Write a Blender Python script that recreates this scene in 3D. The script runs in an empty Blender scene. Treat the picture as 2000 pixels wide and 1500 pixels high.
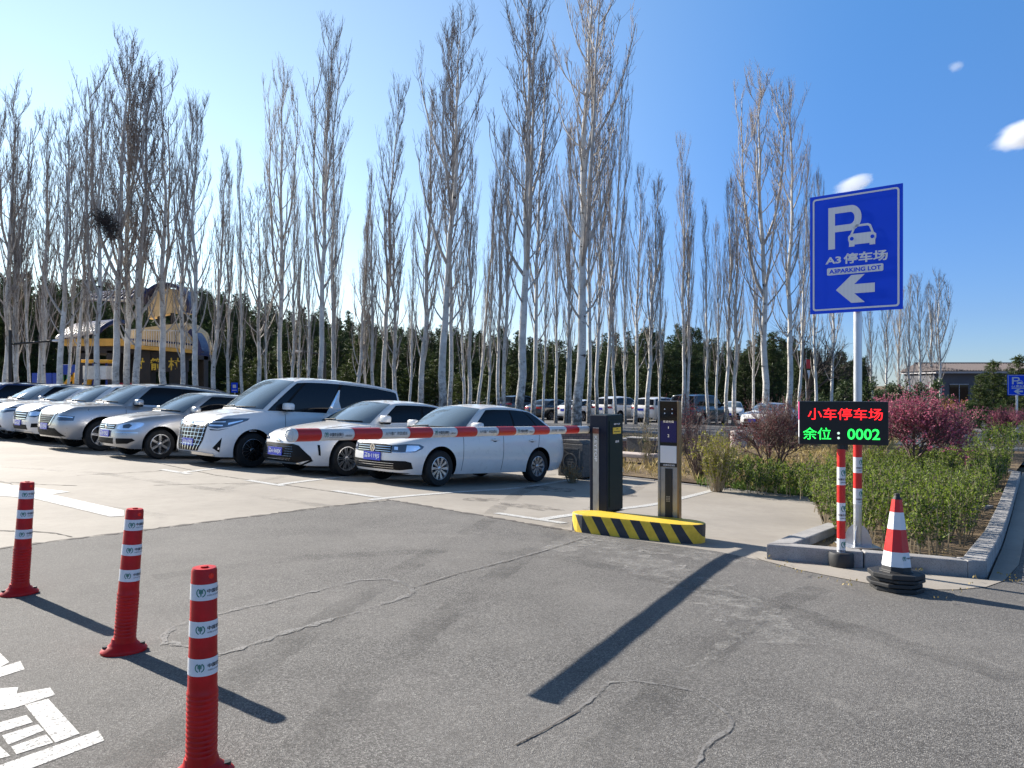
import bpy, bmesh, math, random
import numpy as np
from mathutils import Vector, Matrix, noise
SC = bpy.context.scene
R = math.radians

# ---------------------------------------------------------------- camera, sky, sun, exposure
CAMH = 1.42
HZ = 750                                   # photo row of the horizon
cam_d = bpy.data.cameras.new("camera"); cam = bpy.data.objects.new("camera", cam_d)
SC.collection.objects.link(cam); SC.camera = cam
cam.location = (0, 0, CAMH); cam.rotation_euler = (R(90), 0, 0)
cam_d.sensor_width = 36; cam_d.lens = 27.0; cam_d.shift_y = 0.0
cam_d.clip_start = 0.05; cam_d.clip_end = 5000
SUN_EL, SUN_DIR = R(29.5), Vector((-0.767, 0.64))          # horizontal direction towards the sun
SUN_AZ = math.atan2(SUN_DIR.x, SUN_DIR.y)
W = bpy.data.worlds.new("World"); SC.world = W; W.use_nodes = True
nt = W.node_tree; nt.nodes.clear()
sky = nt.nodes.new("ShaderNodeTexSky"); sky.sky_type = 'NISHITA'; sky.sun_disc = False
sky.sun_elevation = SUN_EL; sky.sun_rotation = SUN_AZ; sky.altitude = 1000
sky.air_density = 1.0; sky.dust_density = 0.0; sky.ozone_density = 3.0
bg = nt.nodes.new("ShaderNodeBackground"); bg.inputs[1].default_value = 0.1
hs = nt.nodes.new("ShaderNodeHueSaturation"); hs.inputs['Saturation'].default_value = 1.02
wo = nt.nodes.new("ShaderNodeOutputWorld")
# clear northern spring air: less horizon whitening than the sky model gives, most of it kept round the sun
wtc = nt.nodes.new("ShaderNodeTexCoord"); wsep = nt.nodes.new("ShaderNodeSeparateXYZ"); nt.links.new(wtc.outputs['Generated'], wsep.inputs[0])
wr = nt.nodes.new("ShaderNodeValToRGB"); el = wr.color_ramp.elements
for k in range(4): el.new(0.5)
for e, (p, c) in zip(el, ((0.0, (0.36, 0.44, 0.62)), (0.08, (0.37, 0.46, 0.66)), (0.25, (0.44, 0.63, 0.84)), (0.47, (0.55, 0.87, 1.06)), (0.62, (0.66, 0.68, 0.64)), (1.0, (0.66, 0.6, 0.5)))):  # last two stops, above the view, warmed and dimmed to neutralise the fill light
    e.position = p; e.color = (*c, 1)
nt.links.new(wsep.outputs[2], wr.inputs[0])
wd = nt.nodes.new("ShaderNodeVectorMath"); wd.operation = 'DOT_PRODUCT'; wd.inputs[1].default_value = (SUN_DIR.x * math.cos(SUN_EL), SUN_DIR.y * math.cos(SUN_EL), math.sin(SUN_EL))
nt.links.new(wtc.outputs['Generated'], wd.inputs[0])
wm = nt.nodes.new("ShaderNodeMapRange"); wm.interpolation_type = 'SMOOTHSTEP'; wm.inputs[1].default_value = 0.36; wm.inputs[2].default_value = 1.02
nt.links.new(wd.outputs['Value'], wm.inputs[0])
wx = nt.nodes.new("ShaderNodeMix"); wx.data_type = 'RGBA'; nt.links.new(wm.outputs[0], wx.inputs['Factor']); nt.links.new(wr.outputs[0], wx.inputs['A']); wx.inputs['B'].default_value = (1.75, 1.36, 1.02, 1)
wmul = nt.nodes.new("ShaderNodeMix"); wmul.data_type = 'RGBA'; wmul.blend_type = 'MULTIPLY'; wmul.inputs['Factor'].default_value = 1.0
nt.links.new(sky.outputs[0], hs.inputs['Color']); nt.links.new(hs.outputs[0], wmul.inputs['A']); nt.links.new(wx.outputs['Result'], wmul.inputs['B'])
nt.links.new(wmul.outputs['Result'], bg.inputs[0]); nt.links.new(bg.outputs[0], wo.inputs[0])
sun_d = bpy.data.lights.new("sun", 'SUN'); sun = bpy.data.objects.new("sun", sun_d)
SC.collection.objects.link(sun)
sun_d.energy = 5.0; sun_d.angle = R(0.5); sun_d.color = (1.0, 0.93, 0.83)
sv = Vector((SUN_DIR.x * math.cos(SUN_EL), SUN_DIR.y * math.cos(SUN_EL), math.sin(SUN_EL)))
sun.rotation_euler = (-sv).to_track_quat('-Z', 'Y').to_euler(); sun.location = (-20, 20, 30)
SC.view_settings.view_transform = 'Standard'; SC.view_settings.look = 'None'
SC.view_settings.exposure = 1.1; SC.cycles.volume_bounces = 8; SC.cycles.volume_step_rate = 1.0; SC.view_settings.gamma = 1.0

# ---------------------------------------------------------------- helpers
A = Vector((0.66, 0.75, 0)).normalized()      # down-slope grid direction of the car park (away, to the right)
B = Vector((A.y, -A.x, 0))                    # along the row of cars (right, towards the camera)
PROF = [(-60, 0.0), (2.0, 0.0), (6.2, -0.06), (8, -0.2), (10, -0.382), (13, -0.495), (53, -1.30), (115, -2.7), (400, -2.7)]
def zs(s):
    """height of the ground: level road, a short ramp down into the car park, then a gentle fall"""
    if s <= 2: return 0.0
    for (a, za), (b, zb) in zip(PROF, PROF[1:]):
        if s <= b: return za + (zb - za) * (s - a) / (b - a)
    return PROF[-1][1]
_zt = [sum(zs(i * 0.1 + k * 0.1) for k in range(-7, 8)) / 15 for i in range(0, 300)]     # smoothed table to s = 30
def zg(x, y):
    s = A.x * x + A.y * y
    if s < 0: return 0.0
    if s < 29.8: i = int(s * 10); f = s * 10 - i; return _zt[i] * (1 - f) + _zt[i + 1] * f
    return zs(s)
def G(px, py, h=0.0):
    """point of the ground (raised by h) seen at photo pixel px, py"""
    rx, rz = (px - 1000) / 1500, -(py - HZ) / 1500
    f = lambda y: CAMH - h + rz * y - zg(rx * y, y)
    lo = 0.3; hi = lo
    while f(hi) > 0 and hi < 400: lo = hi; hi *= 1.04
    for _ in range(40):
        m = (lo + hi) / 2
        if f(m) > 0: lo = m
        else: hi = m
    return Vector((rx * lo, lo, zg(rx * lo, lo) + h))
def AT(px, d):
    x = (px - 1000) / 1500 * d
    return Vector((x, d, zg(x, d)))
def ST(s, t, h=0.0):
    p = A * s + B * t
    return Vector((p.x, p.y, zg(p.x, p.y) + h))
def frame(loc, xdir, tilt=False):
    """matrix with local x along xdir (2d), z up (or following the slope)"""
    X = Vector((xdir[0], xdir[1], 0)).normalized()
    Y = Vector((-X.y, X.x, 0))
    if tilt:
        e = .15; g = lambda d: (zg(loc[0] + d.x * e, loc[1] + d.y * e) - zg(loc[0] - d.x * e, loc[1] - d.y * e)) / (2 * e)
        X, Y = Vector((X.x, X.y, g(X))).normalized(), Vector((Y.x, Y.y, g(Y))).normalized()
    Z = X.cross(Y).normalized(); Y = Z.cross(X)
    M = Matrix((X, Y, Z)).transposed().to_4x4(); M.translation = Vector(loc)
    return M
def link(o, parent=None):
    SC.collection.objects.link(o)
    if parent is not None: o.parent = parent
    return o
def tag(o, label=None, cat=None, group=None, kind=None):
    if label: o['label'] = label
    if cat: o['category'] = cat
    if group: o['group'] = group
    if kind: o['kind'] = kind
    return o
def thing(name, label, cat, M=None, group=None):
    o = bpy.data.objects.new(name, None); link(o)
    o.empty_display_size = 0.2
    if M is not None: o.matrix_world = M
    return tag(o, label, cat, group)

class MB:
    def __init__(s): s.v, s.f, s.m = [], [], []
    def add(s, vs, fs, mi=0):
        n = len(s.v); s.v += [tuple(p) for p in vs]
        s.f += [tuple(i + n for i in f) for f in fs]; s.m += [mi] * len(fs)
        return s
    def box(s, c, d, rz=0.0, mi=0):
        x, y, z = d[0] / 2, d[1] / 2, d[2] / 2
        ca, sa = math.cos(rz), math.sin(rz); vs = []
        for k in (-1, 1):
            for (i, j) in ((-1, -1), (1, -1), (1, 1), (-1, 1)):
                px, py = i * x, j * y
                vs.append((c[0] + px * ca - py * sa, c[1] + px * sa + py * ca, c[2] + k * z))
        return s.add(vs, [(3, 2, 1, 0), (4, 5, 6, 7), (0, 1, 5, 4), (1, 2, 6, 5), (2, 3, 7, 6), (3, 0, 4, 7)], mi)
    def tube(s, pts, rad, n=8, mi=0, caps=True):
        pts = [Vector(p) for p in pts]
        if not hasattr(rad, '__len__'): rad = [rad] * len(pts)
        rings = []
        d0 = (pts[1] - pts[0]).normalized()
        u = d0.orthogonal().normalized()
        vs = []
        for i, p in enumerate(pts):
            d = (pts[min(i + 1, len(pts) - 1)] - pts[max(i - 1, 0)])
            d = d.normalized() if d.length > 1e-9 else d0
            u = (u - d * u.dot(d)); u = u.normalized() if u.length > 1e-6 else d.orthogonal().normalized()
            w = d.cross(u)
            for k in range(n):
                a = 2 * math.pi * k / n
                vs.append(p + (u * math.cos(a) + w * math.sin(a)) * rad[i])
        fs = []
        for i in range(len(pts) - 1):
            for k in range(n):
                k2 = (k + 1) % n
                fs.append((i * n + k, i * n + k2, (i + 1) * n + k2, (i + 1) * n + k))
        if caps:
            fs.append(tuple(range(n - 1, -1, -1))); e = (len(pts) - 1) * n
            fs.append(tuple(range(e, e + n)))
        return s.add(vs, fs, mi)
    def lathe(s, prof, n=24, c=(0, 0, 0), mi=0, sx=1.0, sy=1.0, caps=True):
        vs = []
        for (r, z) in prof:
            for k in range(n):
                a = 2 * math.pi * k / n
                vs.append((c[0] + r * math.cos(a) * sx, c[1] + r * math.sin(a) * sy, c[2] + z))
        fs = []
        for i in range(len(prof) - 1):
            for k in range(n):
                k2 = (k + 1) % n
                fs.append((i * n + k, i * n + k2, (i + 1) * n + k2, (i + 1) * n + k))
        if caps:
            fs.append(tuple(range(n - 1, -1, -1))); e = (len(prof) - 1) * n
            fs.append(tuple(range(e, e + n)))
        return s.add(vs, fs, mi)
    def prism(s, poly, z0, z1, mi=0):
        """poly ccw in xy; z0, z1 numbers or functions of (x, y)"""
        a = z0 if callable(z0) else (lambda x, y: z0)
        b = z1 if callable(z1) else (lambda x, y: z1)
        n = len(poly)
        vs = [(p[0], p[1], a(p[0], p[1])) for p in poly] + [(p[0], p[1], b(p[0], p[1])) for p in poly]
        fs = [tuple(range(n - 1, -1, -1)), tuple(range(n, 2 * n))]
        fs += [(i, (i + 1) % n, n + (i + 1) % n, n + i) for i in range(n)]
        return s.add(vs, fs, mi)
    def mesh(s, name, mats):
        me = bpy.data.meshes.new(name); me.from_pydata(s.v, [], s.f)
        for m in (mats if isinstance(mats, (list, tuple)) else [mats]): me.materials.append(m)
        if any(s.m): me.polygons.foreach_set('material_index', s.m)
        return me
    def build(s, name, mats, parent=None, smooth=None, bevel=None, M=None):
        me = s.mesh(name, mats)
        return finish(me, name, parent, smooth, bevel, M)
def finish(me, name, parent=None, smooth=None, bevel=None, M=None):
    if smooth is not None:
        me.polygons.foreach_set('use_smooth', [True] * len(me.polygons))
        if smooth < 179: me.set_sharp_from_angle(angle=R(smooth))
    me.update()
    o = bpy.data.objects.new(name, me); link(o, parent)
    if M is not None:
        if parent is None: o.matrix_world = M
        else: o.matrix_local = M
    if bevel:
        b = o.modifiers.new("bevel", 'BEVEL'); b.width = bevel; b.segments = 2; b.limit_method = 'ANGLE'; b.angle_limit = R(40)
    return o
def copy_tree(o, parent=None):
    c = o.copy(); link(c)
    if parent is not None:
        c.parent = parent; c.matrix_parent_inverse = o.matrix_parent_inverse.copy()
    for ch in o.children: copy_tree(ch, c)
    return c

# ---- materials
def pmat(name, col, rough=0.5, metal=0.0, coat=0.0, spec=0.5, emit=None, es=1.0):
    m = bpy.data.materials.new(name); m.use_nodes = True
    b = m.node_tree.nodes['Principled BSDF']
    b.inputs['Base Color'].default_value = (*col, 1); b.inputs['Roughness'].default_value = rough
    b.inputs['Metallic'].default_value = metal; b.inputs['Coat Weight'].default_value = coat
    b.inputs['Coat Roughness'].default_value = 0.04; b.inputs['Specular IOR Level'].default_value = spec
    if emit:
        b.inputs['Emission Color'].default_value = (*emit, 1); b.inputs['Emission Strength'].default_value = es
    return m
class N:
    """small node helper"""
    def __init__(s, m):
        s.t = m.node_tree; s.b = s.t.nodes.get('Principled BSDF'); s.c = s.new('ShaderNodeTexCoord').outputs['Object']
    def new(s, typ, **kw):
        n = s.t.nodes.new(typ)
        for k, v in kw.items(): setattr(n, k, v)
        return n
    def l(s, a, b): s.t.links.new(a, b); return b
    def scale(s, v, src=None):
        n = s.new('ShaderNodeMapping'); n.inputs['Scale'].default_value = v
        s.l(src or s.c, n.inputs[0]); return n.outputs[0]
    def noise(s, sc, det=3.0, rough=0.55, src=None):
        n = s.new('ShaderNodeTexNoise'); n.inputs['Scale'].default_value = sc; n.inputs['Detail'].default_value = det
        n.inputs['Roughness'].default_value = rough; s.l(src or s.c, n.inputs['Vector']); return n.outputs['Fac']
    def voro(s, sc, src=None, out='Distance', feat='F1'):
        n = s.new('ShaderNodeTexVoronoi'); n.feature = feat; n.inputs['Scale'].default_value = sc
        s.l(src or s.c, n.inputs['Vector']); return n.outputs[out]
    def ramp(s, fac, stops, interp='LINEAR'):
        n = s.new('ShaderNodeValToRGB'); n.color_ramp.interpolation = interp
        e = n.color_ramp.elements
        while len(e) < len(stops): e.new(0.5)
        for q, (p, c) in zip(e, stops):
            q.position = p; q.color = (*c, 1) if hasattr(c, '__len__') else (c, c, c, 1)
        s.l(fac, n.inputs[0]); return n.outputs[0]
    def mix(s, fac, a, b, mode='MIX'):
        n = s.new('ShaderNodeMix', data_type='RGBA', blend_type=mode)
        for sock, v in ((n.inputs['Factor'], fac), (n.inputs['A'], a), (n.inputs['B'], b)):
            if isinstance(v, bpy.types.NodeSocket): s.l(v, sock)
            elif hasattr(v, '__len__'): sock.default_value = (*v, 1)
            else: sock.default_value = v
        return n.outputs['Result']
    def math(s, op, a, b=0.0, c=0.0):
        n = s.new('ShaderNodeMath', operation=op)
        for i, v in enumerate((a, b, c)):
            if isinstance(v, bpy.types.NodeSocket): s.l(v, n.inputs[i])
            else: n.inputs[i].default_value = v
        return n.outputs[0]
    def xyz(s, src=None):
        n = s.new('ShaderNodeSeparateXYZ'); s.l(src or s.c, n.inputs[0]); return n.outputs
    def color(s, c): s.l(c, s.b.inputs['Base Color'])
    def rough(s, c): s.l(c, s.b.inputs['Roughness'])
    def bump(s, h, strength=0.3, dist=0.01):
        n = s.new('ShaderNodeBump'); n.inputs['Strength'].default_value = strength; n.inputs['Distance'].default_value = dist
        s.l(h, n.inputs['Height']); s.l(n.outputs[0], s.b.inputs['Normal'])
    def fade(s, mask):
        """worn paint: holes where mask is 0"""
        out = s.t.nodes['Material Output']; tr = s.new('ShaderNodeBsdfTransparent'); mx = s.new('ShaderNodeMixShader')
        s.l(mask, mx.inputs[0]); s.l(tr.outputs[0], mx.inputs[1]); s.l(s.b.outputs[0], mx.inputs[2]); s.l(mx.outputs[0], out.inputs[0])

M_ = {}
def grime(name, col, rough=0.5, amt=0.25, sc=6.0, **kw):
    m = pmat(name, col, rough, **kw); n = N(m)
    f = n.noise(sc, 5, 0.65)
    n.color(n.mix(n.ramp(f, [(0.35, 0.0), (0.7, 1.0)]), tuple(c * (1 - amt) for c in col), tuple(min(1, c * (1 + amt * 0.5)) for c in col)))
    n.rough(n.ramp(f, [(0.3, max(0, rough - 0.1)), (0.7, min(1, rough + 0.12))]))
    return m
def mk_materials():
    m = pmat("asphalt_surface", (0.15,) * 3, 0.85, spec=0.35); n = N(m)
    v = n.voro(185, out='Color'); g = n.noise(380, 2)
    big = n.noise(0.55, 4, 0.6); mid = n.noise(3.0, 4, 0.7)
    sepv = n.new('ShaderNodeSeparateColor'); n.l(v, sepv.inputs[0])
    st = n.ramp(sepv.outputs[0], [(0.0, (0.045, 0.042, 0.04)), (0.45, (0.12, 0.113, 0.105)), (0.8, (0.21, 0.2, 0.19)), (1.0, (0.36, 0.345, 0.32))])
    st = n.mix(n.ramp(g, [(0.4, 0.0), (0.62, 0.45)]), st, (0.03, 0.03, 0.03))
    st = n.mix(n.ramp(big, [(0.38, 0.0), (0.66, 0.42)]), st, (0.235, 0.222, 0.205))
    st = n.mix(n.ramp(mid, [(0.5, 0.0), (0.72, 0.35)]), st, (0.075, 0.07, 0.066))
    big2 = n.noise(0.16, 5, 0.6, n.scale((1, .45, 1)))
    st = n.mix(n.ramp(big2, [(0.4, 0.0), (0.62, 0.5)]), st, (0.085, 0.08, 0.075))
    st = n.mix(n.ramp(n.noise(0.9, 7, 0.8), [(0.6, 0.0), (0.74, 0.5)]), st, (0.3, 0.285, 0.26))
    n.color(st); n.bump(n.math('ADD', n.voro(185), n.math('MULTIPLY', n.noise(30, 3), 1.0)), 0.55, 0.005)
    M_['asphalt'] = m
    m = pmat("far_asphalt", (0.1, 0.1, 0.105), 0.9); n = N(m)
    n.color(n.ramp(n.noise(0.8, 6, 0.65), [(0.3, (0.06, 0.06, 0.065)), (0.7, (0.14, 0.135, 0.13))])); M_['asphalt_far'] = m
    m = pmat("concrete_paving", (0.4,) * 3, 0.8, spec=0.3); n = N(m)
    f = n.noise(0.5, 6, 0.62); f2 = n.noise(7, 5, 0.7); sp = n.noise(150, 2)
    c = n.ramp(f, [(0.3, (0.265, 0.238, 0.204)), (0.55, (0.33, 0.298, 0.256)), (0.75, (0.37, 0.338, 0.295))])
    c = n.mix(n.ramp(f2, [(0.45, 0.0), (0.75, 0.4)]), c, (0.22, 0.197, 0.172))
    c = n.mix(n.ramp(sp, [(0.35, 0.25), (0.5, 0.0)]), c, (0.18, 0.165, 0.15))
    n.color(c); n.bump(n.math('ADD', f2, n.noise(90, 3)), 0.15, 0.004); M_['concrete'] = m
    m = pmat("dry_soil", (0.2, 0.14, 0.09), 0.95, spec=0.2); n = N(m)
    f = n.noise(1.3, 6, 0.65); f2 = n.noise(40, 4, 0.7)
    c = n.ramp(f, [(0.3, (0.1, 0.07, 0.045)), (0.5, (0.19, 0.14, 0.088)), (0.7, (0.27, 0.205, 0.115))])
    c = n.mix(n.ramp(f2, [(0.4, 0.5), (0.62, 0.0)]), c, (0.07, 0.05, 0.035)); n.color(c)
    n.bump(n.math('ADD', f2, n.noise(9, 3)), 0.6, 0.03); M_['soil'] = m
    m = pmat("kerb_stone", (0.36, 0.35, 0.34), 0.85, spec=0.3); n = N(m)
    f = n.noise(3, 5, 0.7); c = n.ramp(f, [(0.3, (0.25, 0.24, 0.235)), (0.7, (0.42, 0.41, 0.4))])
    c = n.mix(n.ramp(n.noise(170, 2), [(0.38, 0.55), (0.5, 0.0)]), c, (0.13, 0.125, 0.12)); n.color(c)
    n.bump(n.noise(80, 4), 0.3, 0.004); M_['kerb'] = m
    m = pmat("road_paint", (0.78, 0.78, 0.76), 0.65); n = N(m)
    n.color(n.ramp(n.noise(12, 5, 0.7), [(0.35, (0.44, 0.43, 0.41)), (0.65, (0.6, 0.6, 0.58))]))
    vv = n.new('ShaderNodeSeparateColor'); n.l(n.voro(110, out='Color'), vv.inputs[0])
    n.fade(n.math('MULTIPLY', n.ramp(n.noise(30, 7, 0.8), [(0.3, 0.55), (0.44, 1.0)]), n.math('MULTIPLY', n.ramp(vv.outputs[0], [(0.05, 0.5), (0.2, 1.0)]), n.ramp(n.noise(160, 3, 0.6), [(0.34, 0.5), (0.48, 1.0)])))); n.bump(n.voro(185), 0.35, 0.003); M_['paint'] = m
    m = pmat("crack_filler", (0.3, 0.29, 0.28), 0.8); n = N(m)
    n.color(n.ramp(n.noise(14, 5, 0.7), [(0.3, (0.15, 0.145, 0.14)), (0.7, (0.26, 0.25, 0.24))]))
    n.fade(n.math('MULTIPLY', n.ramp(n.noise(3, 5, 0.7), [(0.38, 0.15), (0.56, 0.9)]), n.ramp(n.noise(60, 5, 0.7), [(0.36, 0.0), (0.5, 1.0)]))); M_['filler'] = m
    m = pmat("pale_dust", (0.4, 0.385, 0.36), 0.9); n = N(m)
    n.fade(n.math('MULTIPLY', n.ramp(n.noise(7, 7, 0.75), [(0.44, 0.0), (0.66, 0.75)]), n.ramp(n.noise(90, 3, 0.6), [(0.4, 0.2), (0.6, 1.0)]))); M_['dust'] = m
    m = pmat("oil_stain", (0.1, 0.085, 0.075), 0.7); n = N(m)
    n.fade(n.ramp(n.noise(6, 5, 0.7), [(0.42, 0.0), (0.7, 0.65)])); M_['stain'] = m
    m = pmat("tyre_rubber_mark", (0.05, 0.048, 0.046), 0.7); n = N(m)
    n.fade(n.math('MULTIPLY', n.ramp(n.noise(0.8, 6, 0.75), [(0.42, 0.0), (0.66, 0.42)]), n.ramp(n.noise(40, 4, 0.7), [(0.35, 0.3), (0.6, 1.0)]))); M_['tyremark'] = m
    M_['crack'] = pmat("crack_line", (0.075, 0.065, 0.058), 0.9)
    M_['yellow'] = grime("yellow_paint", (0.72, 0.5, 0.03), 0.55, 0.25, 9)
    M_['steel'] = grime("brushed_steel", (0.36, 0.35, 0.34), 0.38, 0.12, 14, metal=0.9)
    M_['gold'] = grime("champagne_aluminium", (0.26, 0.175, 0.095), 0.38, 0.06, 3, metal=0.8)
    M_['galv'] = grime("galvanised_steel", (0.62, 0.63, 0.65), 0.38, 0.15, 7, metal=0.75)
    M_['boxgreen'] = grime("dark_cabinet_paint", (0.006, 0.018, 0.021), 0.5, 0.08, 2, spec=.22)
    M_['boxblue'] = grime("navy_cabinet_paint", (0.005, 0.01, 0.028), 0.5, 0.08, 2, spec=.22)
    M_['black'] = grime("black_plastic", (0.012, 0.012, 0.013), 0.45, 0.2, 10)
    M_['rubber'] = grime("black_rubber", (0.022, 0.022, 0.023), 0.6, 0.35, 12)
    M_['red'] = grime("red_reflective", (0.62, 0.014, 0.012), 0.38, 0.15, 9)
    M_['redpole'] = grime("red_flexible_plastic", (0.55, 0.007, 0.008), 0.42, 0.25, 8, spec=.3)
    M_['white'] = grime("white_reflective", (0.74, 0.74, 0.76), 0.4, 0.1, 9)
    M_['boomwhite'] = grime("white_boom_film", (0.72, 0.71, 0.68), 0.3, 0.1, 7)
    M_['lens'] = pmat("red_reflector", (0.9, 0.02, 0.01), 0.15, emit=None)
    M_['ink'] = pmat("black_lettering", (0.02, 0.02, 0.022), 0.5)
    M_['inkgreen'] = pmat("green_lettering", (0.0, 0.17, 0.12), 0.5)
    M_['inkwhite'] = pmat("white_lettering", (0.75, 0.75, 0.78), 0.5)
    M_['inkyellow'] = pmat("yellow_lettering", (0.75, 0.52, 0.05), 0.5)
    M_['signblue'] = grime("blue_sign_film", (0.003, 0.06, 0.68), 0.5, 0.06, 3, spec=.2)
    m = pmat("retroreflective_white", (0.62, 0.63, 0.68), 0.45); n = N(m)
    x = n.xyz(); w = n.math('SINE', n.math('MULTIPLY', x[0], 520.0))
    n.color(n.mix(n.ramp(w, [(0.3, 0.0), (0.7, 1.0)]), (0.55, 0.56, 0.6), (0.68, 0.69, 0.74))); M_['signwhite'] = m
    M_['ledred'] = pmat("led_red", (0.2, 0, 0), 0.4, emit=(1.0, 0.012, 0.015), es=1.5)
    M_['ledgreen'] = pmat("led_green", (0, 0.2, 0.05), 0.4, emit=(0.02, 1.0, 0.09), es=1.1)
    M_['screen'] = pmat("dim_screen", (0.006, 0.006, 0.02), 0.12, emit=(0.01, 0.012, 0.16), es=0.12)
    M_['screentext'] = pmat("screen_text", (0.2, 0.2, 0.2), 0.3, emit=(0.55, 0.5, 0.4), es=0.5)
    M_['blackglass'] = pmat("black_glass", (0.006, 0.008, 0.008), 0.08)
    M_['stone'] = None
    m = pmat("carved_grey_stone", (0.11, 0.105, 0.1), 0.9); n = N(m)
    n.color(n.ramp(n.noise(25, 5, 0.7), [(0.3, (0.06, 0.057, 0.053)), (0.7, (0.17, 0.16, 0.15))])); n.bump(n.noise(60, 4), 0.7, 0.008); M_['stone'] = m
    m = pmat("brick_blocks", (0.24, 0.14, 0.11), 0.9); n = N(m)
    bt = n.new('ShaderNodeTexBrick'); bt.inputs['Scale'].default_value = 3.2
    bt.inputs['Color1'].default_value = (0.25, 0.15, 0.12, 1); bt.inputs['Color2'].default_value = (0.33, 0.24, 0.2, 1); bt.inputs['Mortar'].default_value = (0.1, 0.085, 0.075, 1)
    cx = n.new('ShaderNodeCombineXYZ'); q = n.xyz(); n.l(q[0], cx.inputs[0]); n.l(q[2], cx.inputs[1]); n.l(cx.outputs[0], bt.inputs['Vector'])
    n.color(bt.outputs[0]); M_['brick'] = m
    M_['paleconc'] = grime("pale_precast_concrete", (0.5, 0.42, 0.38), 0.85, 0.25, 8)
    # plants
    m = pmat("pale_poplar_bark", (0.5, 0.49, 0.46), 0.75, spec=0.25); n = N(m)
    q = n.scale((1, 1, 0.28)); f = n.noise(2.2, 5, 0.6)
    c = n.ramp(f, [(0.3, (0.46, 0.44, 0.4)), (0.6, (0.68, 0.66, 0.615)), (0.8, (0.75, 0.735, 0.695))])
    spots = n.ramp(n.noise(3.4, 6, 0.7, n.scale((1.0, 1.0, 1.5))), [(0.6, 0.0), (0.64, 1.0)])
    spots = n.math('MULTIPLY', spots, n.ramp(n.noise(.8, 3), [(0.42, 0.0), (0.52, 1.0)]))
    lent = n.ramp(n.noise(7, 4, 0.75, n.scale((1, 1, 3.0))), [(0.6, 0.0), (0.68, 0.8)])
    z = n.xyz()[2]; low = n.ramp(n.math('ADD', n.math('MULTIPLY', z, 0.12), n.math('MULTIPLY', n.noise(6, 5, 0.7), 0.8)), [(0.46, 0.95), (0.66, 0.0)])
    c = n.mix(spots, c, (0.035, 0.03, 0.028)); c = n.mix(lent, c, (0.13, 0.115, 0.1)); c = n.mix(low, c, (0.12, 0.105, 0.09))
    n.color(c); n.bump(n.noise(20, 4, 0.7), 0.4, 0.02); M_['bark'] = m
    m = pmat("poplar_twigs", (0.16, 0.13, 0.115), 0.75, spec=0.25); n = N(m)
    n.color(n.ramp(n.noise(1.2, 3), [(0.3, (0.15, 0.12, 0.105)), (0.7, (0.27, 0.225, 0.195))])); M_['twig'] = m
    m = pmat("poplar_limbs", (0.32, 0.29, 0.26), 0.75, spec=0.25); n = N(m)
    n.color(n.ramp(n.noise(3, 4), [(0.3, (0.32, 0.29, 0.26)), (0.7, (0.54, 0.505, 0.46))])); M_['limb'] = m
    M_['darkbark'] = grime("dark_bark", (0.055, 0.045, 0.04), 0.9, 0.3, 12)
    def leafmat(key, name, lo, hi, tr=0.25, sc=1.2, rough=0.6):
        m = pmat(name, hi, rough, spec=0.3); n = N(m)
        c = n.ramp(n.noise(sc, 4, 0.7), [(0.32, lo), (0.68, hi)])
        n.color(c)
        if tr:
            out = m.node_tree.nodes['Material Output']; tl = n.new('ShaderNodeBsdfTranslucent'); mx = n.new('ShaderNodeMixShader')
            n.l(c, tl.inputs[0]); mx.inputs[0].default_value = tr; n.l(n.b.outputs[0], mx.inputs[1]); n.l(tl.outputs[0], mx.inputs[2]); n.l(mx.outputs[0], out.inputs[0])
        M_[key] = m
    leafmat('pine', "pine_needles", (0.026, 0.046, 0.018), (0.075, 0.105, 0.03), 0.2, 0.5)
    leafmat('pinelit', "lit_tint_pine_needles", (0.035, 0.06, 0.014), (0.1, 0.125, 0.03), 0.2, 0.5)  # yellower, lighter copy of the pine needles: sunlight put into the colour
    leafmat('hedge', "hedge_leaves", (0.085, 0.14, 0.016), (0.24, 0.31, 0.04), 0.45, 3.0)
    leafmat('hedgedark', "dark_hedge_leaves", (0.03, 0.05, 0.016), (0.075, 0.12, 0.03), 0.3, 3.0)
    leafmat('forsythia', "yellow_green_leaves", (0.16, 0.18, 0.02), (0.34, 0.31, 0.04), 0.35, 4.0)
    leafmat('blossom', "magenta_blossom", (0.26, 0.045, 0.09), (0.6, 0.17, 0.26), 0.3, 5.0)
    leafmat('budred', "dark_red_buds", (0.15, 0.02, 0.03), (0.3, 0.06, 0.075), 0.2, 5.0)
    leafmat('drygrass', "dry_grass_blades", (0.3, 0.22, 0.08), (0.5, 0.4, 0.17), 0.25, 2.0)
    leafmat('grass', "fresh_grass_blades", (0.06, 0.13, 0.02), (0.15, 0.24, 0.04), 0.3, 2.0)
    leafmat('orangeleaf', "orange_brown_leaves", (0.24, 0.11, 0.03), (0.45, 0.24, 0.07), 0.3, 3.0)
    leafmat('catkin', "brown_catkins", (0.09, 0.06, 0.035), (0.16, 0.115, 0.06), 0.1, 3.0)
    M_['stem'] = grime("tan_stems", (0.34, 0.27, 0.17), 0.8, 0.35, 20)
    M_['stemred'] = grime("reddish_brown_stems", (0.13, 0.085, 0.075), 0.8, 0.3, 15)
mk_materials()

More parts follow.
